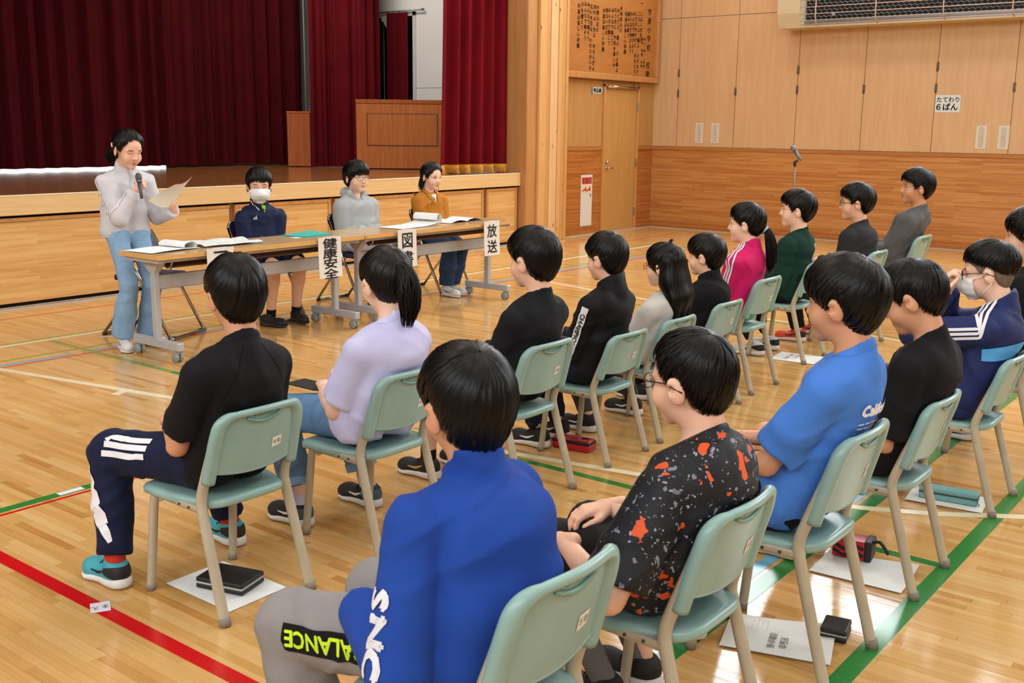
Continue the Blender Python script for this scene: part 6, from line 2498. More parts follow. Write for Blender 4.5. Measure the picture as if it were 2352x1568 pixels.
def arm_stripes(c, sd, mat, n=3, gap=0.019, width=0.0095, t1=0.93, fwd=0.012):
    """parallel stripes from the collar over the shoulder and down the outside of the sleeve"""
    J = c.J
    sg = -1 if sd == 'L' else 1
    S, E, W, nk = J['S' + sd], J['E' + sd], J['W' + sd], J['N']
    lat = c.r * sg
    for k in range(n):
        o = (k - (n - 1) / 2) * gap
        pts = []
        for t in np.linspace(0.42, 0.95, 4):
            pts.append(nk + (S - nk) * t + c.up * 0.075 + c.f * (o + fwd))
        ua, fa = unit(E - S), unit(W - E)
        for A_, B_, ts, ax in ((S, E, np.linspace(0.06, 0.92, 7), ua), (E, W, np.linspace(0.1, t1, 6), fa)):
            # across-stripe direction: perpendicular to the limb and to the outward side
            out = unit(lat - ax * (lat @ ax))
            cr = np.cross(ax, out)
            if cr @ c.f < 0 and abs(cr @ c.f) > 0.2: cr = -cr
            if abs(cr @ c.f) <= 0.2 and cr @ c.up < 0: cr = -cr
            for t in ts:
                pts.append(A_ + (B_ - A_) * t + out * 0.075 + cr * o)
        V, F = ribbon(c.top, pts, width, 0.003)
        c.part('sleeve_stripe', V, F, mat, c.top_o)


def cloth_text(c, fn, txt, size, origin, ux, uy, mat, name, parent, bold=0.0, direction=None, off=0.0022, vertical=False, spacing=1.0):
    V, F = text_mesh(txt, size, vertical, bold, spacing)
    if not len(V): return
    ux, uy = unit(ux), unit(uy)
    n = np.cross(ux, uy)
    O = np.asarray(origin, float) + V[:, :1] * ux + V[:, 1:2] * uy + n * 0.12
    W = trace(fn, O, -n if direction is None else direction, off, 0.35)
    c.part(name, W, F, mat, parent, smooth=False)
# ------------------------------------------------------------------ who sits where
K = dict
WHT = cloth('white_stripe_cloth', '#e4e3e6', 0.7, bump=0.02)
BLK = cloth('black_jersey', '#131315', 0.8, var=0.1)
NAVY = cloth('navy_jersey', '#171d38', 0.75, var=0.08)
DENIM = cloth('mid_denim', '#5f82a8', 0.85, var=0.16, scale=22, bump=0.2, bscale=260)
DENIM_L = cloth('light_denim', '#86a8c8', 0.85, var=0.10, scale=45, bump=0.2, bscale=260)
DENIM_D = cloth('dark_denim', '#2b3f5c', 0.85, var=0.16, scale=20, bump=0.2, bscale=260)
RUB_W = pmat('white_sole', '#dcd8d4', 0.6, var=0.04)
SHOE_BK = pmat('black_knit_shoe', '#17171a', 0.7, var=0.1, bump=0.2, bscale=300)
SHOE_WH = pmat('white_leather_shoe', '#dad7d2', 0.5, var=0.05)
LACE_B = pmat('black_lace', '#121212', 0.7, var=0.0)
LACE_W = pmat('white_lace', '#e2e0dc', 0.7, var=0.0)
GROUP_A, GROUP_B = 'pupils seated in the front row', 'pupils seated in the second row'
GROUP_S = 'pupils at the panel tables'
ROW = {}


def seat_of(i):
    x, y, top = CH[i][0], CH[i][1], CH[i][2]
    return x, y, 0.378 * top / 0.66


def seated(i, label, head, group, s=0.97, hipdy=0.205, dx=0.0, feet=None, hands=None, **kw):
    x, y, zs = seat_of(i)
    hip = np.array([x + dx, y + hipdy, zs + 0.086 * s * kw.get('bulk', 1.0)])
    d = dict(label=label, hip=hip, head=head, group=group, s=s, seed=i * 7 + 3, seat=(x, y, zs, CH[i][2], 1))
    fl, fr = feet or ((x - 0.10, y + 0.50), (x + 0.10, y + 0.50))
    d['legL'] = K(a=(fl[0], fl[1] - 0.03, 0.085), shoe=(fl[0], fl[1], 0.002))
    d['legR'] = K(a=(fr[0], fr[1] - 0.03, 0.085), shoe=(fr[0], fr[1], 0.002))
    hz = hip[2] + 0.105 * s
    hl, hr = hands or ((-0.075, 0.21, hz), (0.06, 0.22, hz))
    d['armL'] = K(w=hip * [1, 1, 0] + np.array(hl), hand=('rest', (0.5, 0.8, -0.1), (0.1, 0.2, -1)))
    d['armR'] = K(w=hip * [1, 1, 0] + np.array(hr), hand=('rest', (-0.5, 0.8, -0.1), (-0.1, 0.2, -1)))
    d.update(kw)
    return d


# ---- front row
def x_a1(c):
    J = c.J
    # three white bands across the left thigh and the white curved panel on the shin
    for k in range(3):
        a = J['HL'] + (J['KL'] - J['HL']) * 0.36
        b = J['KL'] + (J['HL'] - J['KL']) * 0.14
        o = (k - 1) * 0.033
        pts = [p + np.array([-0.082, 0, 0.050]) + np.array([-0.014, 0, -0.030]) * (k - 1) for p in (a, (a + b) / 2, b)]
        V, F = ribbon(c.bot, pts, 0.020, 0.003)
        c.part('thigh_stripe', V, F, WHT, c.bot_o)
    kn, an = J['KL'], J['AL']
    d_ = an - kn
    pts = [kn + np.array([-0.045, 0.055, 0.02]), kn + d_ * 0.2 + np.array([-0.075, 0.05, 0]), kn + d_ * 0.42 + np.array([-0.09, 0.005, 0]), kn + d_ * 0.60 + np.array([-0.085, -0.035, 0]), kn + d_ * 0.74 + np.array([-0.06, -0.06, 0])]
    V, F = ribbon(c.bot, pts, [0.03, 0.055, 0.068, 0.06, 0.015], 0.0025, 5)
    c.part('shin_panel', V, F, WHT, c.bot_o)
    S, N = J['SL'], J['N']
    V, F = ribbon(c.top, [N - c.r * 0.06 + c.up * 0.03 + c.f * 0.03, (N + S) / 2 + c.up * 0.06 + c.f * 0.03, S + c.up * 0.06 + c.f * 0.03, S - c.r * 0.05 + c.f * 0.03 + c.up * 0.02], 0.006, 0.002)
    pk = cloth('pink_piping', '#d8466a')
    c.part('shoulder_piping', V, F, pk, c.top_o)
    hp = J['P0'] - c.r * 0.15
    V, F = ribbon(c.top, [hp + c.up * 0.10 + c.f * 0.06, hp + c.up * 0.04 + c.f * 0.05, hp - c.up * 0.03 + c.f * 0.02], 0.006, 0.002)
    c.part('side_piping', V, F, pk, c.top_o)
    # raglan seams on the back
    for sd, sg in (('L', -1), ('R', 1)):
        q = J['S' + sd]
        V, F = ribbon(c.top, [N + c.r * sg * 0.04 - c.f * 0.06 - c.up * 0.005, (N + q) / 2 - c.f * 0.09 - c.up * 0.03, q - c.f * 0.06 - c.up * 0.09 - c.r * sg * 0.02], 0.003, 0.0012, 2)
        c.part('raglan_seam', V, F, cloth('black_seam', '#0b0b0c'), c.top_o)


teal_shoe = K(upper=pmat('teal_mesh_shoe', '#3d9fae', 0.6, var=0.1, bump=0.2, bscale=280), sole=RUB_W, lace=LACE_B, heel=pmat('shoe_black_heel', '#17181a', 0.6, var=0.05), stripe=LACE_B, sock=cloth('red_sock', '#c2382a'), sockh=0.05)
blk_shoe = K(upper=SHOE_BK, sole=RUB_W, lace=LACE_B, s=0.95)
person(seated(0, 'boy in black tee and navy track pants with white thigh stripes, back turned', (2.012, 2.655, 1.000), GROUP_A, s=1.0, hs=0.96, hpitch=0.08, skin='b', hyaw=0.38,
              feet=((1.795, 3.10), (2.265, 3.10)), slouch=0.035, seed=3,
              armL=K(w=(1.93, 2.93, 0.57), pole=(-0.45, -0.8, -0.3), hand=('rest', (0.7, 0.7, -0.1), (0.2, 0.2, -1))), armR=K(w=(2.09, 2.94, 0.57)),
              top=K(type='tee', mat=cloth('black_sport_tee', '#141416', 0.75, var=0.1), ease=0.017, slv=0.80, collar='crew', hem=0.385, wide=0.006, fold=0.004),
              bottom=K(type='long', mat=NAVY, ease=0.016, cuff=0.042, end=0.93), shoes=teal_shoe, hair=K(style='bowl', t=0.021, n=620), face=K(none=1), extra=x_a1))


def x_a2(c):
    gg = G()
    gg.box((2.56, 2.93, 0.545), (2.66, 3.10, 0.549))
    o = c.part('lap_board', gg.V, gg.F, pmat('clipboard_dark', '#1c1c1e', 0.5, var=0.03), smooth=False)
    for sd in 'LR':
        J = c.J
        e = J['K' + sd] + (J['A' + sd] - J['K' + sd]) * 0.80
        d = unit(J['A' + sd] - J['K' + sd])
        x = unit(np.cross(d, (0, 1, 0.1)))
        y = np.cross(d, x)
        ring = [e + (x * math.cos(k * 0.3927) + y * math.sin(k * 0.3927)) * 0.066 for k in range(17)]
        V, F = ribbon(c.bot, np.array(ring) - d * 0.022, 0.034, 0.004)
        c.part('rolled_cuff', V, F, cloth('denim_cuff', '#7ba0c4'), c.bot_o)


person(seated(1, 'girl in lavender tee and blue jeans with a high ponytail', (2.672, 2.665, 0.968), GROUP_A, s=1.0, hs=0.98, hpitch=0.14, hyaw=0.34, skin='c', bulk=1.12, slouch=0.03,
              feet=((2.55, 3.05), (2.87, 3.0)),
              armL=K(w=(2.60, 2.93, 0.56), pole=(-0.5, -0.8, -0.3), hand=('rest', (0.7, 0.7, -0.1), (0.2, 0.2, -1))), armR=K(w=(2.77, 2.94, 0.57)),
              top=K(type='tee', mat=cloth('lavender_tee', '#cccbf0', 0.85, var=0.04), ease=0.020, slv=0.80, collar='crew', hem=0.395, wide=0.008, fold=0.005, ff=52),
              bottom=K(type='long', mat=DENIM, ease=0.016, cuff=0.046, end=0.80), shoes=K(upper=SHOE_BK, sole=RUB_W, lace=LACE_B, stripe=LACE_W, heel=pmat('heel_blue', '#3d5a66', 0.6), sock=cloth('lilac_sock', '#cfc6e2'), sockh=0.06),
              hair=K(style='tied', t=0.017, n=620, lw=0.8, mat=M_HAIRB, tail=K(pts=[(0.006, -0.108, 0.062), (0.012, -0.142, 0.04), (0.018, -0.150, -0.02), (0.02, -0.140, -0.09), (0.014, -0.122, -0.165)], rad=[0.017, 0.034, 0.04, 0.034, 0.016], n=230, tie=pmat('navy_scrunchie', '#14182a', 0.8))), face=K(none=1), extra=x_a2))


def x_a3(c):
    J = c.J
    nb = cloth('neon_green', '#8fe04a')
    hp = J['P0']
    V, F = ribbon(c.bot, [hp + c.r * 0.165 - c.f * 0.02 - c.up * 0.02, hp + c.r * 0.17 + c.f * 0.04 - c.up * 0.01], 0.035, 0.004)
    c.part('waist_panel', V, F, nb, c.bot_o)
    V, F = ribbon(c.bot, [hp - c.r * 0.08 - c.f * 0.14 + c.up * 0.028, hp + c.r * 0.0 - c.f * 0.15 + c.up * 0.028, hp + c.r * 0.14 - c.f * 0.10 + c.up * 0.02], 0.012, 0.004)
    c.part('waistband', V, F, nb, c.bot_o)
    V, F = ribbon(c.bot, [hp + c.r * 0.02 - c.f * 0.13 - c.up * 0.03, hp + c.r * 0.15 - c.f * 0.08 - c.up * 0.03], 0.055, 0.003)
    c.part('grey_panel', V, F, cloth('heather_black', '#3a3d40', var=0.4, scale=120), c.bot_o)


person(seated(2, 'boy in plain black long-sleeved shirt and black shorts with neon trim', (3.405, 2.56, 0.992), GROUP_A, s=1.0, hs=0.99, hpitch=0.04, hyaw=0.08, skin='a', slouch=0.02, hipdy=0.19, bulk=1.05,
              feet=((3.28, 3.05), (3.50, 3.0)),
              top=K(type='long', mat=cloth('black_cotton', '#1a1b1f', 0.85, var=0.06), ease=0.016, collar='crew', hem=0.452, fold=0.0045, sr=1.1),
              bottom=K(type='short', mat=BLK, ease=0.014), shoes=K(upper=SHOE_BK, sole=RUB_W, lace=LACE_B, stripe=pmat('rainbow_lines', '#c8a24a', 0.6), sock=BLK), hair=K(style='bowl', t=0.022, n=640), face=K(eyes='open'), extra=x_a3))


def x_a4(c):
    J = c.J
    S, E, W = J['SL'], J['EL'], J['WL']
    out = -c.r * 0.07 - c.f * 0.015
    pts = [S + out + c.up * 0.01, S + (E - S) * 0.5 + out, S + (E - S) * 0.95 + out]
    V, F = ribbon(c.top, pts, 0.036, 0.005, 4)
    b = c.part('sleeve_band', V, F, WHT, c.top_o)
    ux = unit(E - S)
    uy = unit(np.cross((-c.r - c.f * 0.2), ux))
    q = S + (E - S) * 0.46 + out
    Vt, Ft = text_mesh('CHAMPION', 0.033, bold=0.0012)
    n = np.cross(ux, uy)
    O = q + Vt[:, :1] * ux + Vt[:, 1:2] * uy
    Wt = snap(c.top, O, 0.0072)
    c.part('band_lettering', Wt, Ft, BLACK_INK, c.top_o, smooth=False)
    p = J['P0'] - c.f * 0.2 + c.r * 0.06 + c.up * 0.0
    cloth_text(c, c.top, 'CHAMPION', 0.055, p, c.r, c.up, cloth('charcoal_print', '#55575c'), 'hem_lettering', c.top_o, 0.002, c.f, 0.006)
    V, F = ribbon(c.top, [J['N'] - c.r * 0.02 + c.f * 0.085 + c.up * 0.015, J['N'] + c.f * 0.09 - c.up * 0.0], 0.03, 0.004)


person(seated(3, 'child in black track jacket with white lettered sleeve band', (4.075, 2.645, 0.932), GROUP_A, s=0.93, hs=0.9, hpitch=0.06, hyaw=0.1, skin='a', slouch=0.02,
              feet=((3.965, 2.955), (4.14, 2.96)),
              top=K(type='long', name='jacket', mat=cloth('black_track_knit', '#131316', 0.6, var=0.08), ease=0.020, collar='stand', cr=0.02, ch=0.04, hem=0.355, fold=0.005, sr=1.15),
              bottom=K(type='long', mat=NAVY, ease=0.014), shoes=K(upper=SHOE_BK, sole=RUB_W, lace=LACE_B, stripe=LACE_W), hair=K(style='bowl', t=0.020, n=560), face=K(eyes='open'), extra=x_a4))

GL_RED = pmat('red_glasses', '#a3251c', 0.3, var=0.0)
GL_BLK = pmat('black_glasses', '#1a1a1c', 0.3, var=0.0)
GL_BRN = pmat('brown_glasses', '#8a5224', 0.3, var=0.0)
person(seated(4, 'girl in white knit top with long loose black hair and red glasses', (4.575, 2.625, 0.850), GROUP_A, s=0.90, hs=0.90, hpitch=0.02, hyaw=-0.08, skin='c', slouch=0.03,
              feet=((4.34, 2.93), (4.76, 2.92)), res=1.15,
              top=K(type='long', mat=cloth('white_knit', '#d6d2cc', 0.9, var=0.05, bump=0.5, bscale=240), ease=0.018, collar='crew', hem=0.35, sr=1.1),
              bottom=K(type='long', mat=cloth('grey_trouser', '#54565c'), ease=0.014), shoes=K(upper=SHOE_BK, sole=RUB_W, lace=LACE_B, stripe=LACE_W),
              hair=K(style='long', t=0.014, n=420, lw=0.7, drop=K(n=300, n2=24, len=0.22, az=(60, 120), core=260), tail=K(pts=[(0.0, -0.03, 0.118), (0.012, -0.03, 0.136), (0.04, -0.04, 0.140)], rad=[0.006, 0.006, 0.003], n=20, r0=0.002)), face=K(eyes='open', glasses=(GL_RED, 0.025, 0.018))))
person(seated(5, 'child in black turtleneck jacket between the white-knit girl and the magenta girl', (5.185, 2.72, 0.838), GROUP_A, s=0.90, hs=0.92, hpitch=0.05, hyaw=-0.12, skin='a', slouch=0.03, res=1.2,
              top=K(type='long', name='jacket', mat=cloth('black_fleece', '#17171a', 0.9, var=0.06), ease=0.024, collar='turtle', cr=0.02, ch=0.045, hem=0.35, sr=1.15),
              bottom=K(type='long', mat=BLK, ease=0.014), shoes=blk_shoe, hair=K(style='bowl', t=0.020, n=520), face=K(eyes='open')))


def x_a7(c):
    arm_stripes(c, 'L', WHT, 3, 0.02, 0.010)
    J = c.J
    V, F = ribbon(c.top, [J['P0'] + c.r * 0.15 * math.sin(a) - c.f * 0.15 * math.cos(a) - c.up * 0.0 for a in np.linspace(-1.9, 1.9, 14)], 0.04, 0.004)
    c.part('waist_rib', V, F, cloth('magenta_rib', '#b8164f'), c.top_o)


person(seated(6, 'girl in magenta track jacket with mint shorts and a low ponytail', (5.755, 2.765, 0.974), GROUP_A, s=1.0, hs=0.96, hpitch=0.0, hyaw=-0.25, skin='c', bulk=1.08, slouch=0.0, res=1.15,
              top=K(type='long', name='jacket', mat=cloth('magenta_jersey', '#d21e66', 0.55, var=0.06), ease=0.018, collar='stand', cr=0.018, ch=0.03, hem=0.45, fold=0.005, sr=1.1),
              bottom=K(type='short', name='shorts', mat=cloth('mint_shorts', '#8fd6c0'), ease=0.018), shoes=K(upper=SHOE_BK, sole=RUB_W, lace=LACE_W, stripe=LACE_W, sock=BLK, sockh=0.2),
              hair=K(style='tied', t=0.016, n=520, lw=0.8, tail=K(pts=[(0.004, -0.112, -0.022), (0.012, -0.140, -0.045), (0.018, -0.16, -0.12), (0.02, -0.165, -0.2), (0.01, -0.16, -0.30)], rad=[0.013, 0.028, 0.034, 0.03, 0.014], n=170, tie=pmat('pale_blue_scrunchie', '#a9c6cc', 0.8))), face=K(eyes='open'), extra=x_a7))


def x_a8(c):
    J = c.J
    P = J['P1'] * 0.35 + J['P2'] * 0.65 + c.r * 0.06
    gp = cloth('pale_back_print', '#93a8a4', bump=0.0)
    for (tx, sz, dz, dx) in (('◎', 0.11, 0.0, 0.0), ('STREET', 0.03, 0.07, 0.0), ('SPORTS', 0.03, -0.07, 0.0), ('❂', 0.06, 0.0, 0.0)):
        cloth_text(c, c.top, tx, sz, P + c.up * dz + c.r * dx - c.f * 0.2, c.r, c.up, gp, 'back_print', c.top_o, 0.001, c.f, 0.005)


person(seated(7, 'boy in dark green sweatshirt with pale circular back print', (6.735, 2.875, 0.997), GROUP_A, s=0.98, hs=1.0, hpitch=-0.02, hyaw=-0.42, skin='c', slouch=0.0, hipdy=0.19, res=1.25,
              feet=((6.62, 3.08), (6.86, 3.08)),
              top=K(type='long', mat=cloth('bottle_green_sweat', '#16352c', 0.9, var=0.06), ease=0.022, collar='crew', hem=0.40, sr=1.2, fold=0.005),
              bottom=K(type='long', mat=BLK, ease=0.016, cuff=0.04), shoes=K(upper=pmat('mono_shoe', '#c9c6c2', 0.5, var=0.05), sole=RUB_W, lace=LACE_B, stripe=LACE_B, heel=SHOE_BK),
              hair=K(style='short', t=0.022, n=480, lift=0.010), face=K(eyes='open', look=0.002), extra=x_a8))
person(seated(8, 'boy in charcoal shirt wearing black glasses', (7.515, 2.765, 1.012), GROUP_A, s=1.02, hs=1.05, hpitch=0.03, hyaw=-0.4, skin='a', slouch=0.03, res=1.3, bulk=1.06,
              feet=((7.27, 3.06), (7.62, 3.06)),
              top=K(type='long', mat=cloth('charcoal_cotton', '#303034', 0.85, var=0.05), ease=0.02, collar='crew', hem=0.42, sr=1.25),
              bottom=K(type='long', mat=BLK, ease=0.016), shoes=K(upper=pmat('orange_red_shoe', '#d9482a', 0.5, var=0.06), sole=RUB_W, lace=LACE_B, stripe=LACE_B, heel=SHOE_BK),
              hair=K(style='short', t=0.022, n=460, lift=0.006), face=K(eyes='open', glasses=(GL_BLK, 0.025, 0.017))))


def x_a10(c):
    J = c.J
    S, E, W = J['SL'], J['EL'], J['WL']
    q = E + (W - E) * 0.15 - c.r * 0.25 + c.up * 0.0
    cloth_text(c, c.top, 'KITSON', 0.03, q - c.up * 0.0, unit(W - E), unit(np.cross(-c.r, unit(W - E))), WHITE_INK, 'sleeve_lettering', c.top_o, 0.0012, c.r, 0.006)


person(seated(9, 'boy in mid-grey sweatshirt at the far right of the front row', (8.31, 2.60, 1.098), GROUP_A, s=1.08, hs=1.09, hpitch=-0.03, hyaw=-0.62, skin='b', bulk=1.12, slouch=-0.01, hipdy=0.22, cheek=1.08, jaw=1.1, res=1.3,
              top=K(type='long', mat=cloth('mid_grey_sweat', '#5c5d60', 0.9, var=0.05), ease=0.024, collar='crew', hem=0.43, sr=1.25, fold=0.006),
              bottom=K(type='long', mat=BLK, ease=0.018), shoes=blk_shoe, hair=K(style='short', t=0.020, n=460, lift=0.014), face=K(eyes='open', look=0.002), extra=x_a10))


# ---- second row
def x_b1(c):
    J = c.J
    S, E, W = J['SL'], J['EL'], J['WL']
    for i, ch in enumerate('SNC'):
        q = S + (E - S) * (0.42 + 0.22 * i) - c.r * 0.055 + c.f * 0.02
        Vt, Ft = text_mesh(ch, 0.085, bold=0.005)
        n = unit(-c.r - c.f * 0.15)
        ux = unit(E - S)
        uy = unit(np.cross(n, ux))
        Wt = snap(c.top, q + Vt[:, :1] * ux + Vt[:, 1:2] * uy + n * 0.02, 0.003)
        c.part('sleeve_letter', Wt, Ft, WHT, c.top_o, smooth=False)
    # black patch with neon letters along the left thigh
    H, Kn = J['HL'], J['KL']
    a, b = H + (Kn - H) * 0.30, H + (Kn - H) * 0.86
    out = -c.r * 0.085 + c.up * 0.01
    V, F = ribbon(c.bot, [a + out, (a + b) / 2 + out, b + out], 0.062, 0.0035, 5)
    c.part('thigh_patch', V, F, BLK, c.bot_o)
    ux = unit(b - a)
    uy = unit(np.cross(-c.r, ux))
    Vt, Ft = text_mesh('BALANCE', 0.05, bold=0.0015)
    Wt = snap(c.bot, (a + b) / 2 + out + Vt[:, :1] * ux + Vt[:, 1:2] * uy, 0.006)
    c.part('thigh_lettering', Wt, Ft, cloth('neon_yellow_print', '#c8e82c', bump=0.0), c.bot_o, smooth=False)
    # open vent at the left of the hem shows the lining
    p = J['P0'] - c.f * 0.16 - c.r * 0.06
    V, F = ribbon(c.top, [p + c.up * 0.10, p + c.up * 0.03 - c.r * 0.008, p - c.up * 0.07 - c.r * 0.02], [0.002, 0.02, 0.034], 0.006)
    c.part('hem_vent', V, F, BLK, c.top_o)


person(seated(10, 'boy in royal blue zip jacket and grey sweatpants, nearest the camera', (1.55, 1.325, 0.972), GROUP_B, s=1.04, hs=0.97, hpitch=0.06, hyaw=0.42, skin='b', slouch=0.03, hipdy=0.22, res=0.85, bulk=1.05,
              armL=K(w=(1.395, 1.475, 0.555), pole=(-0.5, -0.7, -0.7), hand=('rest', (0.35, 0.25, -0.9), (0.6, -0.3, -0.1))), armR=K(w=(1.66, 1.50, 0.56)),
              feet=((1.38, 1.62), (1.66, 1.58)), thigh=0.40, shl=(-0.03, -0.03),
              top=K(type='long', name='jacket', mat=cloth('royal_blue_fleece', '#23469a', 0.9, var=0.05), ease=0.022, collar='stand', cr=0.018, ch=0.045, hem=0.375, fold=0.006, ff=48, sr=1.15, wide=0.008),
              bottom=K(type='long', name='sweatpants', mat=cloth('grey_sweatpants', '#8b8684', 0.9, var=0.05), ease=0.020, calf=0.055), shoes=blk_shoe,
              hair=K(style='bowl', t=0.021, n=900, lw=0.85), face=K(none=1), extra=x_b1))


def splatter():
    m = bpy.data.materials.new('splatter_jersey')
    m.use_nodes = True
    nt = m.node_tree
    L, N = nt.links, nt.nodes
    b = N['Principled BSDF']
    b.inputs['Roughness'].default_value = 0.6
    b.inputs['Specular IOR Level'].default_value = 0.3
    tc = N.new('ShaderNodeTexCoord')
    nz = N.new('ShaderNodeTexNoise')
    nz.inputs['Scale'].default_value = 26
    nz.inputs['Detail'].default_value = 3
    L.new(tc.outputs['Object'], nz.inputs['Vector'])
    wob = N.new('ShaderNodeVectorMath')
    wob.operation = 'MULTIPLY_ADD'
    wob.inputs[1].default_value = (0.045, 0.045, 0.06)
    L.new(nz.outputs['Color'], wob.inputs[0])
    L.new(tc.outputs['Object'], wob.inputs[2])

    def blobs(scale, thr, rot, stretch):
        mp = N.new('ShaderNodeMapping')
        mp.inputs['Scale'].default_value = stretch
        mp.inputs['Rotation'].default_value = rot
        L.new(wob.outputs[0], mp.inputs['Vector'])
        v = N.new('ShaderNodeTexVoronoi')
        v.inputs['Scale'].default_value = scale
        L.new(mp.outputs[0], v.inputs['Vector'])
        # random cell size
        mu = N.new('ShaderNodeMath')
        mu.operation = 'MULTIPLY'
        sp = N.new('ShaderNodeSeparateColor')
        L.new(v.outputs['Color'], sp.inputs[0])
        L.new(sp.outputs[0], mu.inputs[0])
        mu.inputs[1].default_value = thr
        lt = N.new('ShaderNodeMath')
        lt.operation = 'LESS_THAN'
        L.new(v.outputs['Distance'], lt.inputs[0])
        L.new(mu.outputs[0], lt.inputs[1])
        return lt.outputs[0]
    cur = None
    col = N.new('ShaderNodeRGB')
    col.outputs[0].default_value = srgb('#1b1c21')
    cur = col.outputs[0]
    for sc, th, rt, st, cc in ((38, 0.30, (0, 0, 0), (1, 1, 1), '#7d7f8c'), (80, 0.30, (0.4, 0.3, 0), (1, 1, 1), '#9a9ca8'), (19, 0.27, (0.5, 0.7, 0.2), (1, 1, 0.55), '#6e6f7a'), (15, 0.36, (0.7, 0.2, 0.9), (1.5, 1.5, 0.4), '#e05a26'), (17, 0.25, (0.2, 0.9, 0.1), (0.7, 1.2, 1.2), '#dd5522')):
        mx = N.new('ShaderNodeMix')
        mx.data_type = 'RGBA'
        L.new(blobs(sc, th, rt, st), mx.inputs[0])
        L.new(cur, mx.inputs[6])
        mx.inputs[7].default_value = srgb(cc)
        cur = mx.outputs[2]
    L.new(cur, b.inputs['Base Color'])
    return m


def x_b2(c):
    J = c.J
    H, Kn = J['HL'], J['KL']
    for k in range(2):
        a, b = H + (Kn - H) * 0.12, H + (Kn - H) * 0.80
        o = np.array([-0.09, 0, 0.0]) + c.up * (-0.015 - 0.03 * k)
        V, F = ribbon(c.bot, [a + o, (a + b) / 2 + o, b + o], 0.021, 0.003)
        c.part('side_stripe', V, F, WHT, c.bot_o)


person(seated(11, 'boy with cropped hair and glasses in black shirt splattered orange and grey', (2.145, 1.145, 0.948), GROUP_B, s=1.03, hs=0.98, hpitch=0.08, hyaw=0.12, hroll=-0.02, skin='a', bulk=1.15, slouch=0.03, hipdy=0.21, res=0.9, armr=1.15, cheek=1.08,
              armL=K(w=(1.96, 1.37, 0.55), pole=(-0.5, -0.8, -0.4), hand=('rest', (0.0, 0.9, -0.2), (0.2, 0.1, -1))), armR=K(w=(2.15, 1.36, 0.585), hand=('rest', (-0.75, 0.6, -0.1), (-0.1, 0.1, -1))),
              feet=((2.20, 1.42), (2.36, 1.40)),
              top=K(type='tee', mat=splatter(), ease=0.021, slv=0.86, collar='crew', hem=0.395, fold=0.005, ff=54, wide=0.006),
              bottom=K(type='short', name='shorts', mat=BLK, ease=0.022, end=0.92), shoes=K(upper=SHOE_BK, sole=RUB_W, lace=LACE_B, sock=cloth('grey_sock', '#6d6c6c'), sockh=0.13),
              hair=K(style='buzz', t=0.0075, n=900, lw=0.42, lift=0.003), face=K(eyes='open', glasses=(GL_BLK, 0.026, 0.018))))


def x_b3(c):
    J = c.J
    P = J['P2'] - c.up * 0.05 + c.r * 0.03
    pr = cloth('white_back_print', '#e6eaf2', bump=0.0)
    cloth_text(c, c.top, 'California', 0.042, P + c.up * 0.03 - c.r * 0.035 - c.f * 0.2, c.r, c.up, pr, 'back_lettering', c.top_o, 0.003, c.f, 0.006)
    for i in range(6):
        cloth_text(c, c.top, '‒‒ ‒‒ ‒‒ ‒‒ ‒‒ ‒‒ ‒‒', 0.016, P - c.r * 0.03 - c.up * (0.008 + 0.013 * i) - c.f * 0.2, c.r, c.up, pr, 'back_print_line', c.top_o, 0.001, c.f, 0.006)


person(seated(12, 'boy in light blue tee with white printed lettering on the back', (2.80, 1.045, 1.060), GROUP_B, s=1.0, hs=0.96, hpitch=0.06, hyaw=0.02, skin='b', slouch=0.02, hipdy=0.20, res=0.9,
              armL=K(w=(2.70, 1.36, 0.60), pole=(-0.45, -0.8, -0.3), hand=('rest', (0.5, 0.8, -0.1), (0.1, 0.1, -1))), armR=K(w=(2.88, 1.36, 0.60)),
              top=K(type='tee', mat=cloth('light_blue_tee', '#487dd0', 0.85, var=0.05), ease=0.022, slv=0.82, collar='crew', hem=0.412, fold=0.005, ff=50, wide=0.004, neckcut=0.006),
              bottom=K(type='short', name='shorts', mat=BLK, ease=0.02), shoes=blk_shoe, hair=K(style='bowl', t=0.024, n=900, lw=0.9, hemd=-0.004), face=K(eyes='open'), extra=x_b3))
person(seated(13, 'boy in plain black tee bowing his head', (3.575, 1.10, 0.975), GROUP_B, s=1.0, hs=0.98, hpitch=0.42, hyaw=-0.05, skin='b', slouch=0.03, hipdy=0.19, res=0.95, bulk=1.04, neck=(0, 0.015, -0.015),
              armL=K(w=(3.50, 1.30, 0.50), pole=(-0.4, -0.9, -0.3)), armR=K(w=(3.64, 1.30, 0.50)),
              top=K(type='tee', mat=cloth('black_cotton_tee', '#161618', 0.85, var=0.06), ease=0.022, slv=0.86, collar='crew', hem=0.372, fold=0.0055, ff=48),
              bottom=K(type='short', name='shorts', mat=BLK, ease=0.02), shoes=blk_shoe, hair=K(style='short', t=0.015, n=900, lw=0.8, lift=0.007), face=K(eyes='down')))


def x_b5(c):
    arm_stripes(c, 'L', WHT, 3, 0.024, 0.012)
    J = c.J
    lb = cloth('sky_blue_panel', '#57a6e0')
    P = J['P1'] * 0.45 + J['P2'] * 0.55
    V, F = ribbon(c.top, [P + c.r * 0.16 * math.sin(a) - c.f * 0.14 * math.cos(a) + c.up * (0.015 * math.sin(a)) for a in np.linspace(-1.5, 1.5, 14)], [0.05, 0.065, 0.065, 0.05], 0.005, 5)
    c.part('back_panel', V, F, lb, c.top_o)


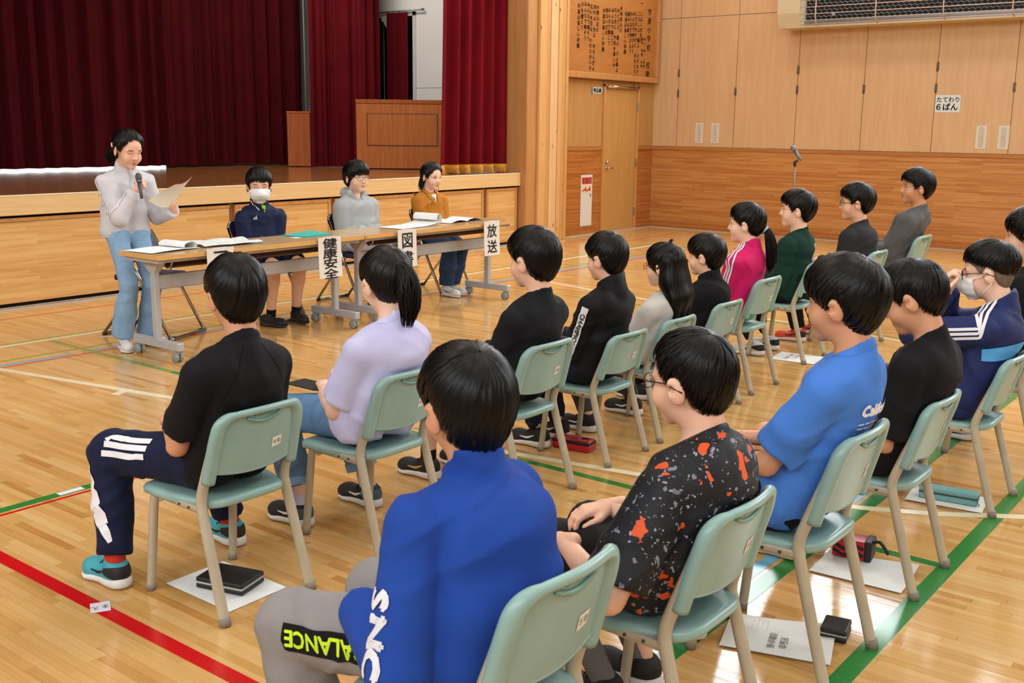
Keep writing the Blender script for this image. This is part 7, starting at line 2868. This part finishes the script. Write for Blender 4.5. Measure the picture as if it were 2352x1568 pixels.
person(seated(14, 'boy in navy jacket with white sleeve stripes, mask on, hands at his face', (4.545, 1.105, 0.966), GROUP_B, s=1.0, hs=0.97, hpitch=0.16, hyaw=-0.10, skin='c', slouch=0.03, hipdy=0.20, res=1.0, bulk=1.08,
              armL=K(w=(4.47, 1.255, 0.865), pole=(-0.9, 0.2, -1.0), hand=('pinch', (0.15, -0.05, 1.0), (0.35, -1, 0.1))), armR=K(w=(4.61, 1.275, 0.86), pole=(0.9, 0.3, -1.0), hand=('pinch', (-0.15, -0.05, 1.0), (-0.35, -1, 0.1))),
              top=K(type='long', name='jacket', mat=cloth('navy_track_jacket', '#232d5c', 0.6, var=0.06), ease=0.020, collar='stand', cr=0.022, ch=0.022, hem=0.37, fold=0.005, sr=1.15),
              bottom=K(type='long', mat=cloth('navy_track_pants', '#1e2850', 0.6, var=0.06), ease=0.018), shoes=K(upper=pmat('blue_black_shoe', '#1d2f78', 0.5, var=0.1), sole=RUB_W, lace=LACE_B, stripe=LACE_W),
              hair=K(style='fade', t=0.016, n=700, lw=0.7, lift=0.006, under=1), face=K(eyes='down', mask=1, glasses=(GL_BLK, 0.025, 0.018)), extra=x_b5))
person(seated(15, 'dark-haired pupil in black at the right edge of the picture', (5.35, 1.14, 1.05), GROUP_B, s=1.02, hs=1.0, hpitch=0.05, hyaw=0.0, skin='a', slouch=0.02, res=1.15,
              feet=((5.45, 1.40), (5.62, 1.42)),
              top=K(type='long', mat=cloth('black_sweat', '#18181b', 0.9, var=0.05), ease=0.02, collar='crew', hem=0.40, sr=1.15),
              bottom=K(type='long', mat=NAVY, ease=0.016), shoes=K(upper=MATS['blue_black_shoe'], sole=RUB_W, lace=LACE_B, stripe=LACE_W), hair=K(style='bob', t=0.020, n=520), face=K(eyes='open')))


# ---- the panel
def panel(label, hip, head, yaw, **kw):
    hip = np.array(hip, float)
    d = dict(label=label, hip=hip, head=head, yaw=yaw, group=GROUP_S, s=1.0, hs=0.96, seat=(hip[0], 6.79, 0.452, 0.767, -1, 0.30))
    f = np.array([math.sin(yaw), math.cos(yaw), 0])
    r = np.array([math.cos(yaw), -math.sin(yaw), 0])
    d['armL'] = K(w=hip + f * 0.22 - r * 0.075 + np.array([0, 0, 0.10]), hand=('rest', f * 0.8 + r * 0.45, (0, 0, -1)))
    d['armR'] = K(w=hip + f * 0.22 + r * 0.075 + np.array([0, 0, 0.10]), hand=('rest', f * 0.8 - r * 0.45, (0, 0, -1)))
    for sd, sg in (('L', -1), ('R', 1)):
        p = hip * [1, 1, 0] + f * 0.38 + r * sg * 0.10
        d['leg' + sd] = K(a=(p[0] - f[0] * 0.03, p[1] - f[1] * 0.03, 0.085), shoe=(p[0], p[1], 0.002))
    d.update(kw)
    return d


def x_s1(c):
    J = c.J
    gy = cloth('grey_lace', '#b4b2b0', bump=0.0)
    for sd in 'LR':
        sg = -1 if sd == 'L' else 1
        S, E, W = J['S' + sd], J['E' + sd], J['W' + sd]
        pts = [S + c.r * sg * 0.06 + c.up * 0.03, S + (E - S) * 0.5 + c.r * sg * 0.08, E + c.r * sg * 0.07, E + (W - E) * 0.5 + c.r * sg * 0.06, W + c.r * sg * 0.05]
        V, F = ribbon(c.top, pts, 0.008, 0.005, 2)
        c.part('sleeve_lacing', V, F, WHT, c.top_o)
        for t in (0.25, 0.55, 0.8):
            q = S + (E - S) * t + c.r * sg * 0.085
            gg = G()
            q = snap(c.top, q[None], 0.006)[0]
            gg.tube([q + c.f * 0.02 - c.up * 0.015, q, q - c.f * 0.015 - c.up * 0.03], 0.003, 5)
            c.part('lace_bow', gg.V, gg.F, WHT, c.top_o)
    V, F = ribbon(c.top, [J['N'] + c.f * 0.09 + c.up * 0.03, J['N'] + c.f * 0.11 - c.up * 0.04, J['N'] + c.f * 0.13 - c.up * 0.12], 0.007, 0.004, 2)
    c.part('zip', V, F, gy, c.top_o)
    cloth_text(c, c.top, 'enough', 0.02, J['P2'] + c.f * 0.3 - c.r * 0.06 + c.up * 0.02, -c.r, c.up, cloth('navy_print', '#2c3a56', bump=0.0), 'chest_lettering', c.top_o, 0.0008, -c.f, 0.005)
    V, F = ribbon(c.top, [J['P0'] + np.array([math.cos(a) * 0.17, math.sin(a) * 0.15, -0.035]) for a in np.linspace(0, 6.283, 30)], 0.022, 0.003)
    c.part('hem_band', V, F, cloth('fleece_hem', '#cbc9cc'), c.top_o)
    # clip in the hair
    gg = G()
    q = c.H2W(np.array([0.085, -0.045, 0.012]))
    gg.box(q - 0.008, q + np.array([0.008, 0.008, 0.02]), 0.003)
    c.part('hair_clip', gg.V, gg.F, pmat('hair_clip_white', '#d6d2cc', 0.4, var=0.02), c.hair, smooth=False)


YS1 = math.pi + 0.10
c = person(dict(label='girl standing in white-grey fleece and wide jeans, reading into a microphone', hip=np.array([4.02, 6.47, 0.805]), head=(4.03, 6.395, 1.338), yaw=YS1, hyaw=-0.06, hpitch=0.28, group=GROUP_S, s=0.97, hs=1.02, skin='a', seed=91, legr=0.84, bulk=0.95, slouch=0.01, thigh=0.395, shin=0.385,
                armR=K(w=(3.995, 6.285, 1.075), pole=(-0.6, 0.5, -1.0), hand=('grip', (0.35, -0.55, 0.55), (0.75, 0.55, 0.1))),
                armL=K(w=(4.245, 6.225, 0.935), pole=(0.25, 0.7, -1.0), hand=('hold', (-0.55, -0.45, 0.6), (0.1, 0.9, 0.35))),
                legL=K(a=(4.12, 6.43, 0.085), shoe=(4.13, 6.39, 0.002), yaw=YS1 - 0.15, pole=(0, -1, 0.1)), legR=K(a=(3.93, 6.44, 0.085), shoe=(3.92, 6.40, 0.002), yaw=YS1 + 0.25, pole=(0, -1, 0.1)),
                top=K(type='long', name='fleece', mat=cloth('white_fleece', '#cdcbd0', 0.95, var=0.04, bump=0.25, bscale=260), ease=0.022, collar='stand', cr=0.016, ch=0.04, hem=0.758, wide=0.016, fold=0.0045, ff=46, sr=1.12),
                bottom=K(type='long', name='jeans', mat=DENIM_L, ease=0.014, calf=0.068, cuff=0.066, end=0.985, fold=0.004, ff=44, waist=0.79),
                shoes=K(upper=SHOE_WH, sole=RUB_W, lace=LACE_W, stripe=pmat('grey_stripe', '#8c8a88', 0.5)),
                hair=K(style='swept', t=0.016, n=620, lw=0.8, tail=K(pts=[(0.02, -0.108, -0.03), (0.03, -0.14, -0.05), (0.035, -0.15, -0.09), (0.03, -0.145, -0.14)], rad=[0.014, 0.028, 0.032, 0.014], n=110)), face=K(eyes='down'), extra=x_s1))
# the microphone in her hand and the sheet she reads
t = thing('microphone', 'grey handheld microphone held by the standing girl', 'microphone', (3.99, 6.215, 1.075))
t.scale = (0.82, 0.82, 0.9)
d = unit((-0.05, 0.10, 0.98))
G().tube([-d * 0.055, -d * 0.04, d * 0.065], [0.011, 0.013, 0.018], 14).obj('body', pmat('mic_body_grey', '#4a4c50', 0.4, metal=0.3, var=0.03), t)
G().tube([d * 0.065, d * 0.07, d * 0.085], [0.0225, 0.024, 0.024], 16).obj('collar_ring', pmat('mic_ring', '#6f7276', 0.35, metal=0.6, var=0.03), t)
G().tube([d * 0.08, d * 0.095, d * 0.115, d * 0.128, d * 0.133], [0.024, 0.0265, 0.024, 0.015, 0.005], 18).obj('grille', pmat('mic_grille_dark', '#5c6064', 0.45, metal=0.6, bump=0.5, bscale=600), t)
t = thing('reading_sheet', 'large cream sheet of paper held up by the standing girl', 'paper', (4.155, 6.175, 1.04))
A0, B0, C0, D0 = [np.array(q) for q in ((-0.15, -0.02, -0.025), (0.05, 0.03, -0.08), (0.155, -0.08, 0.095), (0.0, -0.11, 0.08))]


def shp(u, v, o=0.0):
    p = (A0 * (1 - u) + B0 * u) * (1 - v) + (D0 * (1 - u) + C0 * u) * v
    return tuple(p + np.array([0, 0.02 * math.sin(math.pi * v) + o, 0.035 * u * v * v - 0.018 * math.sin(math.pi * u)]))


g = G()
g.grid(lambda u, v: shp(u, v), 12, 12)
g.grid(lambda u, v: shp(u, v, 0.0009), 12, 12, flip=True)
g.obj('sheet', pmat('cream_paper', '#ddd6c6', 0.7, var=0.02), t)


def x_s2(c):
    J = c.J
    V, F = ribbon(c.top, [J['N'] + c.r * 0.07 + c.up * 0.06, J['N'] + c.r * 0.075 + c.f * 0.03 + c.up * 0.01, J['N'] + c.r * 0.05 + c.f * 0.10 - c.up * 0.03], 0.007, 0.004, 2)
    c.part('collar_piping', V, F, WHT, c.top_o)
    for k in range(3):
        q = J['P2'] + c.r * 0.075 + c.f * 0.25 + c.up * (0.015) + c.r * (0.012 * (1 - k))
        V = np.array([q + c.r * 0.008 - c.up * 0.006 * (3), q - c.r * 0.0 - c.up * 0.018, q + c.r * 0.006 + c.up * (0.004 + 0.010 * (k - 1)), q + c.r * 0.012 + c.up * (0.0 + 0.010 * (k - 1))])
        W = trace(c.top, V, -c.f, 0.006)
        c.part('chest_mark', W, [(0, 1, 2, 3)], WHT, c.top_o, smooth=False)
    for sd in 'LR':
        E, W = J['E' + sd], J['W' + sd]
        sg = -1 if sd == 'L' else 1
        for k in range(3):
            q = E + (W - E) * 0.72
            o = c.f * (0.03 + 0.0) + c.r * sg * 0.03 + c.up * (0.02 - 0.018 * k)
            V, F = ribbon(c.top, [E + (W - E) * 0.62 + o, E + (W - E) * 0.9 + o], 0.008, 0.004, 2)
            c.part('cuff_stripe', V, F, WHT, c.top_o)
    n = J['N']
    V, F = ribbon(c.top, [n + c.f * 0.10 + c.up * 0.02, n + c.f * 0.11 - c.up * 0.01, n + c.f * 0.12 - c.up * 0.045], [0.040, 0.026, 0.005], 0.003, 4)
    c.part('neon_undershirt', V, F, cloth('lime_undershirt', '#9ad43c'), c.top_o)


YS = math.pi + 0.18
person(panel('boy in navy track jacket with white face mask seated at the left table', (5.30, 6.665, 0.54), (5.305, 6.655, 1.043), YS, hyaw=0.42, hpitch=0.06, s=1.06, hs=1.10, skin='a', seed=92,
             legL=K(a=(5.36, 6.33, 0.085), shoe=(5.355, 6.30, 0.01), yaw=YS + 0.1, pitch=0.0), legR=K(a=(5.14, 6.36, 0.085), shoe=(5.12, 6.34, 0.002), yaw=YS - 0.5),
             top=K(type='long', name='jacket', mat=cloth('navy_track_top', '#1a2140', 0.65, var=0.06), ease=0.020, collar='stand', cr=0.016, ch=0.035, hem=0.47, sr=1.15, fold=0.005),
             bottom=K(type='short', name='shorts', mat=cloth('navy_shorts', '#20263f'), ease=0.018, end=0.86), shoes=K(upper=SHOE_BK, sole=pmat('dark_sole', '#2a2a2c', 0.6), lace=LACE_B, sock=BLK, sockh=0.05),
             hair=K(style='short', t=0.018, n=520, hemd=-0.002), face=K(eyes='down', mask=1), extra=x_s2))
person(panel('short-haired pupil in light grey hoodie and brown glasses behind the tables', (6.34, 6.665, 0.54), (6.345, 6.66, 1.078), math.pi + 0.12, hyaw=0.03, hpitch=0.0, s=1.06, hs=1.07, skin='c', seed=93, bulk=1.12, cheek=1.1, jaw=1.1, slouch=-0.005,
             top=K(type='long', name='hoodie', mat=cloth('light_grey_hoodie', '#a9adae', 0.95, var=0.07, scale=60), ease=0.028, collar='hood', hem=0.46, sr=1.3, fold=0.006, ff=44),
             bottom=K(type='long', mat=cloth('white_trousers', '#b9b9bb'), ease=0.016), shoes=K(upper=SHOE_BK, sole=RUB_W, lace=LACE_B), hair=K(style='bob', t=0.022, n=620), face=K(eyes='open', glasses=(GL_BRN, 0.026, 0.019))))


def x_s4(c):
    J = c.J
    n = J['N']
    V, F = ribbon(c.top, [n + c.f * 0.10 - c.up * 0.005, n + c.f * 0.12 - c.up * 0.05, n + c.f * 0.13 - c.up * 0.10], [0.060, 0.036, 0.006], 0.003, 4)
    c.part('white_undershirt', V, F, cloth('white_tee', '#dcdad8'), c.top_o)
    mm = cloth('mustard_collar', '#b8772a')
    for sg in (-1, 1):
        V, F = ribbon(c.top, [n - c.f * 0.06 + c.r * sg * 0.04 + c.up * 0.02, n + c.r * sg * 0.075 + c.up * 0.03, n + c.f * 0.07 + c.r * sg * 0.055 - c.up * 0.03, n + c.f * 0.10 + c.r * sg * 0.03 - c.up * 0.09], [0.03, 0.04, 0.05, 0.012], 0.008, 4)
        c.part('collar', V, F, mm, c.top_o)
    for k in range(3):
        q = snap(c.top, (J['P2'] + c.f * 0.2 - c.up * (0.05 + 0.07 * k))[None], 0.003)[0]
        gb = G()
        gb.tube([q - c.f * 0.003, q + c.f * 0.003], 0.006, 8)
        c.part('button', gb.V, gb.F, pmat('brown_button', '#5a3a18', 0.4), c.top_o)


person(panel('girl in mustard overshirt and dark jeans seated at the right table', (7.28, 6.66, 0.535), (7.265, 6.635, 1.058), math.pi + 0.10, hyaw=0.02, hpitch=0.14, s=0.97, hs=0.99, skin='c', seed=94, slouch=0.0,
             legL=K(a=(7.24, 6.36, 0.085), shoe=(7.235, 6.33, 0.002), yaw=math.pi + 0.0), legR=K(a=(7.13, 6.34, 0.085), shoe=(7.125, 6.31, 0.002), yaw=math.pi + 0.05),
             top=K(type='long', name='overshirt', mat=cloth('mustard_twill', '#bb7a2c', 0.85, var=0.06), ease=0.022, collar='crew', hem=0.46, sr=1.25, fold=0.006, ff=48),
             bottom=K(type='long', name='jeans', mat=DENIM_D, ease=0.018, calf=0.056, cuff=0.05, end=0.95), shoes=K(upper=SHOE_WH, sole=RUB_W, lace=LACE_W, stripe=pmat('blue_pattern', '#33406e', 0.5)),
             hair=K(style='swept', t=0.015, n=560, lw=0.8, mat=M_HAIRB, hemd=-0.006, drop=K(n=90, len=0.13, az=(95, 265))), face=K(eyes='open', look=0.0), extra=x_s4))
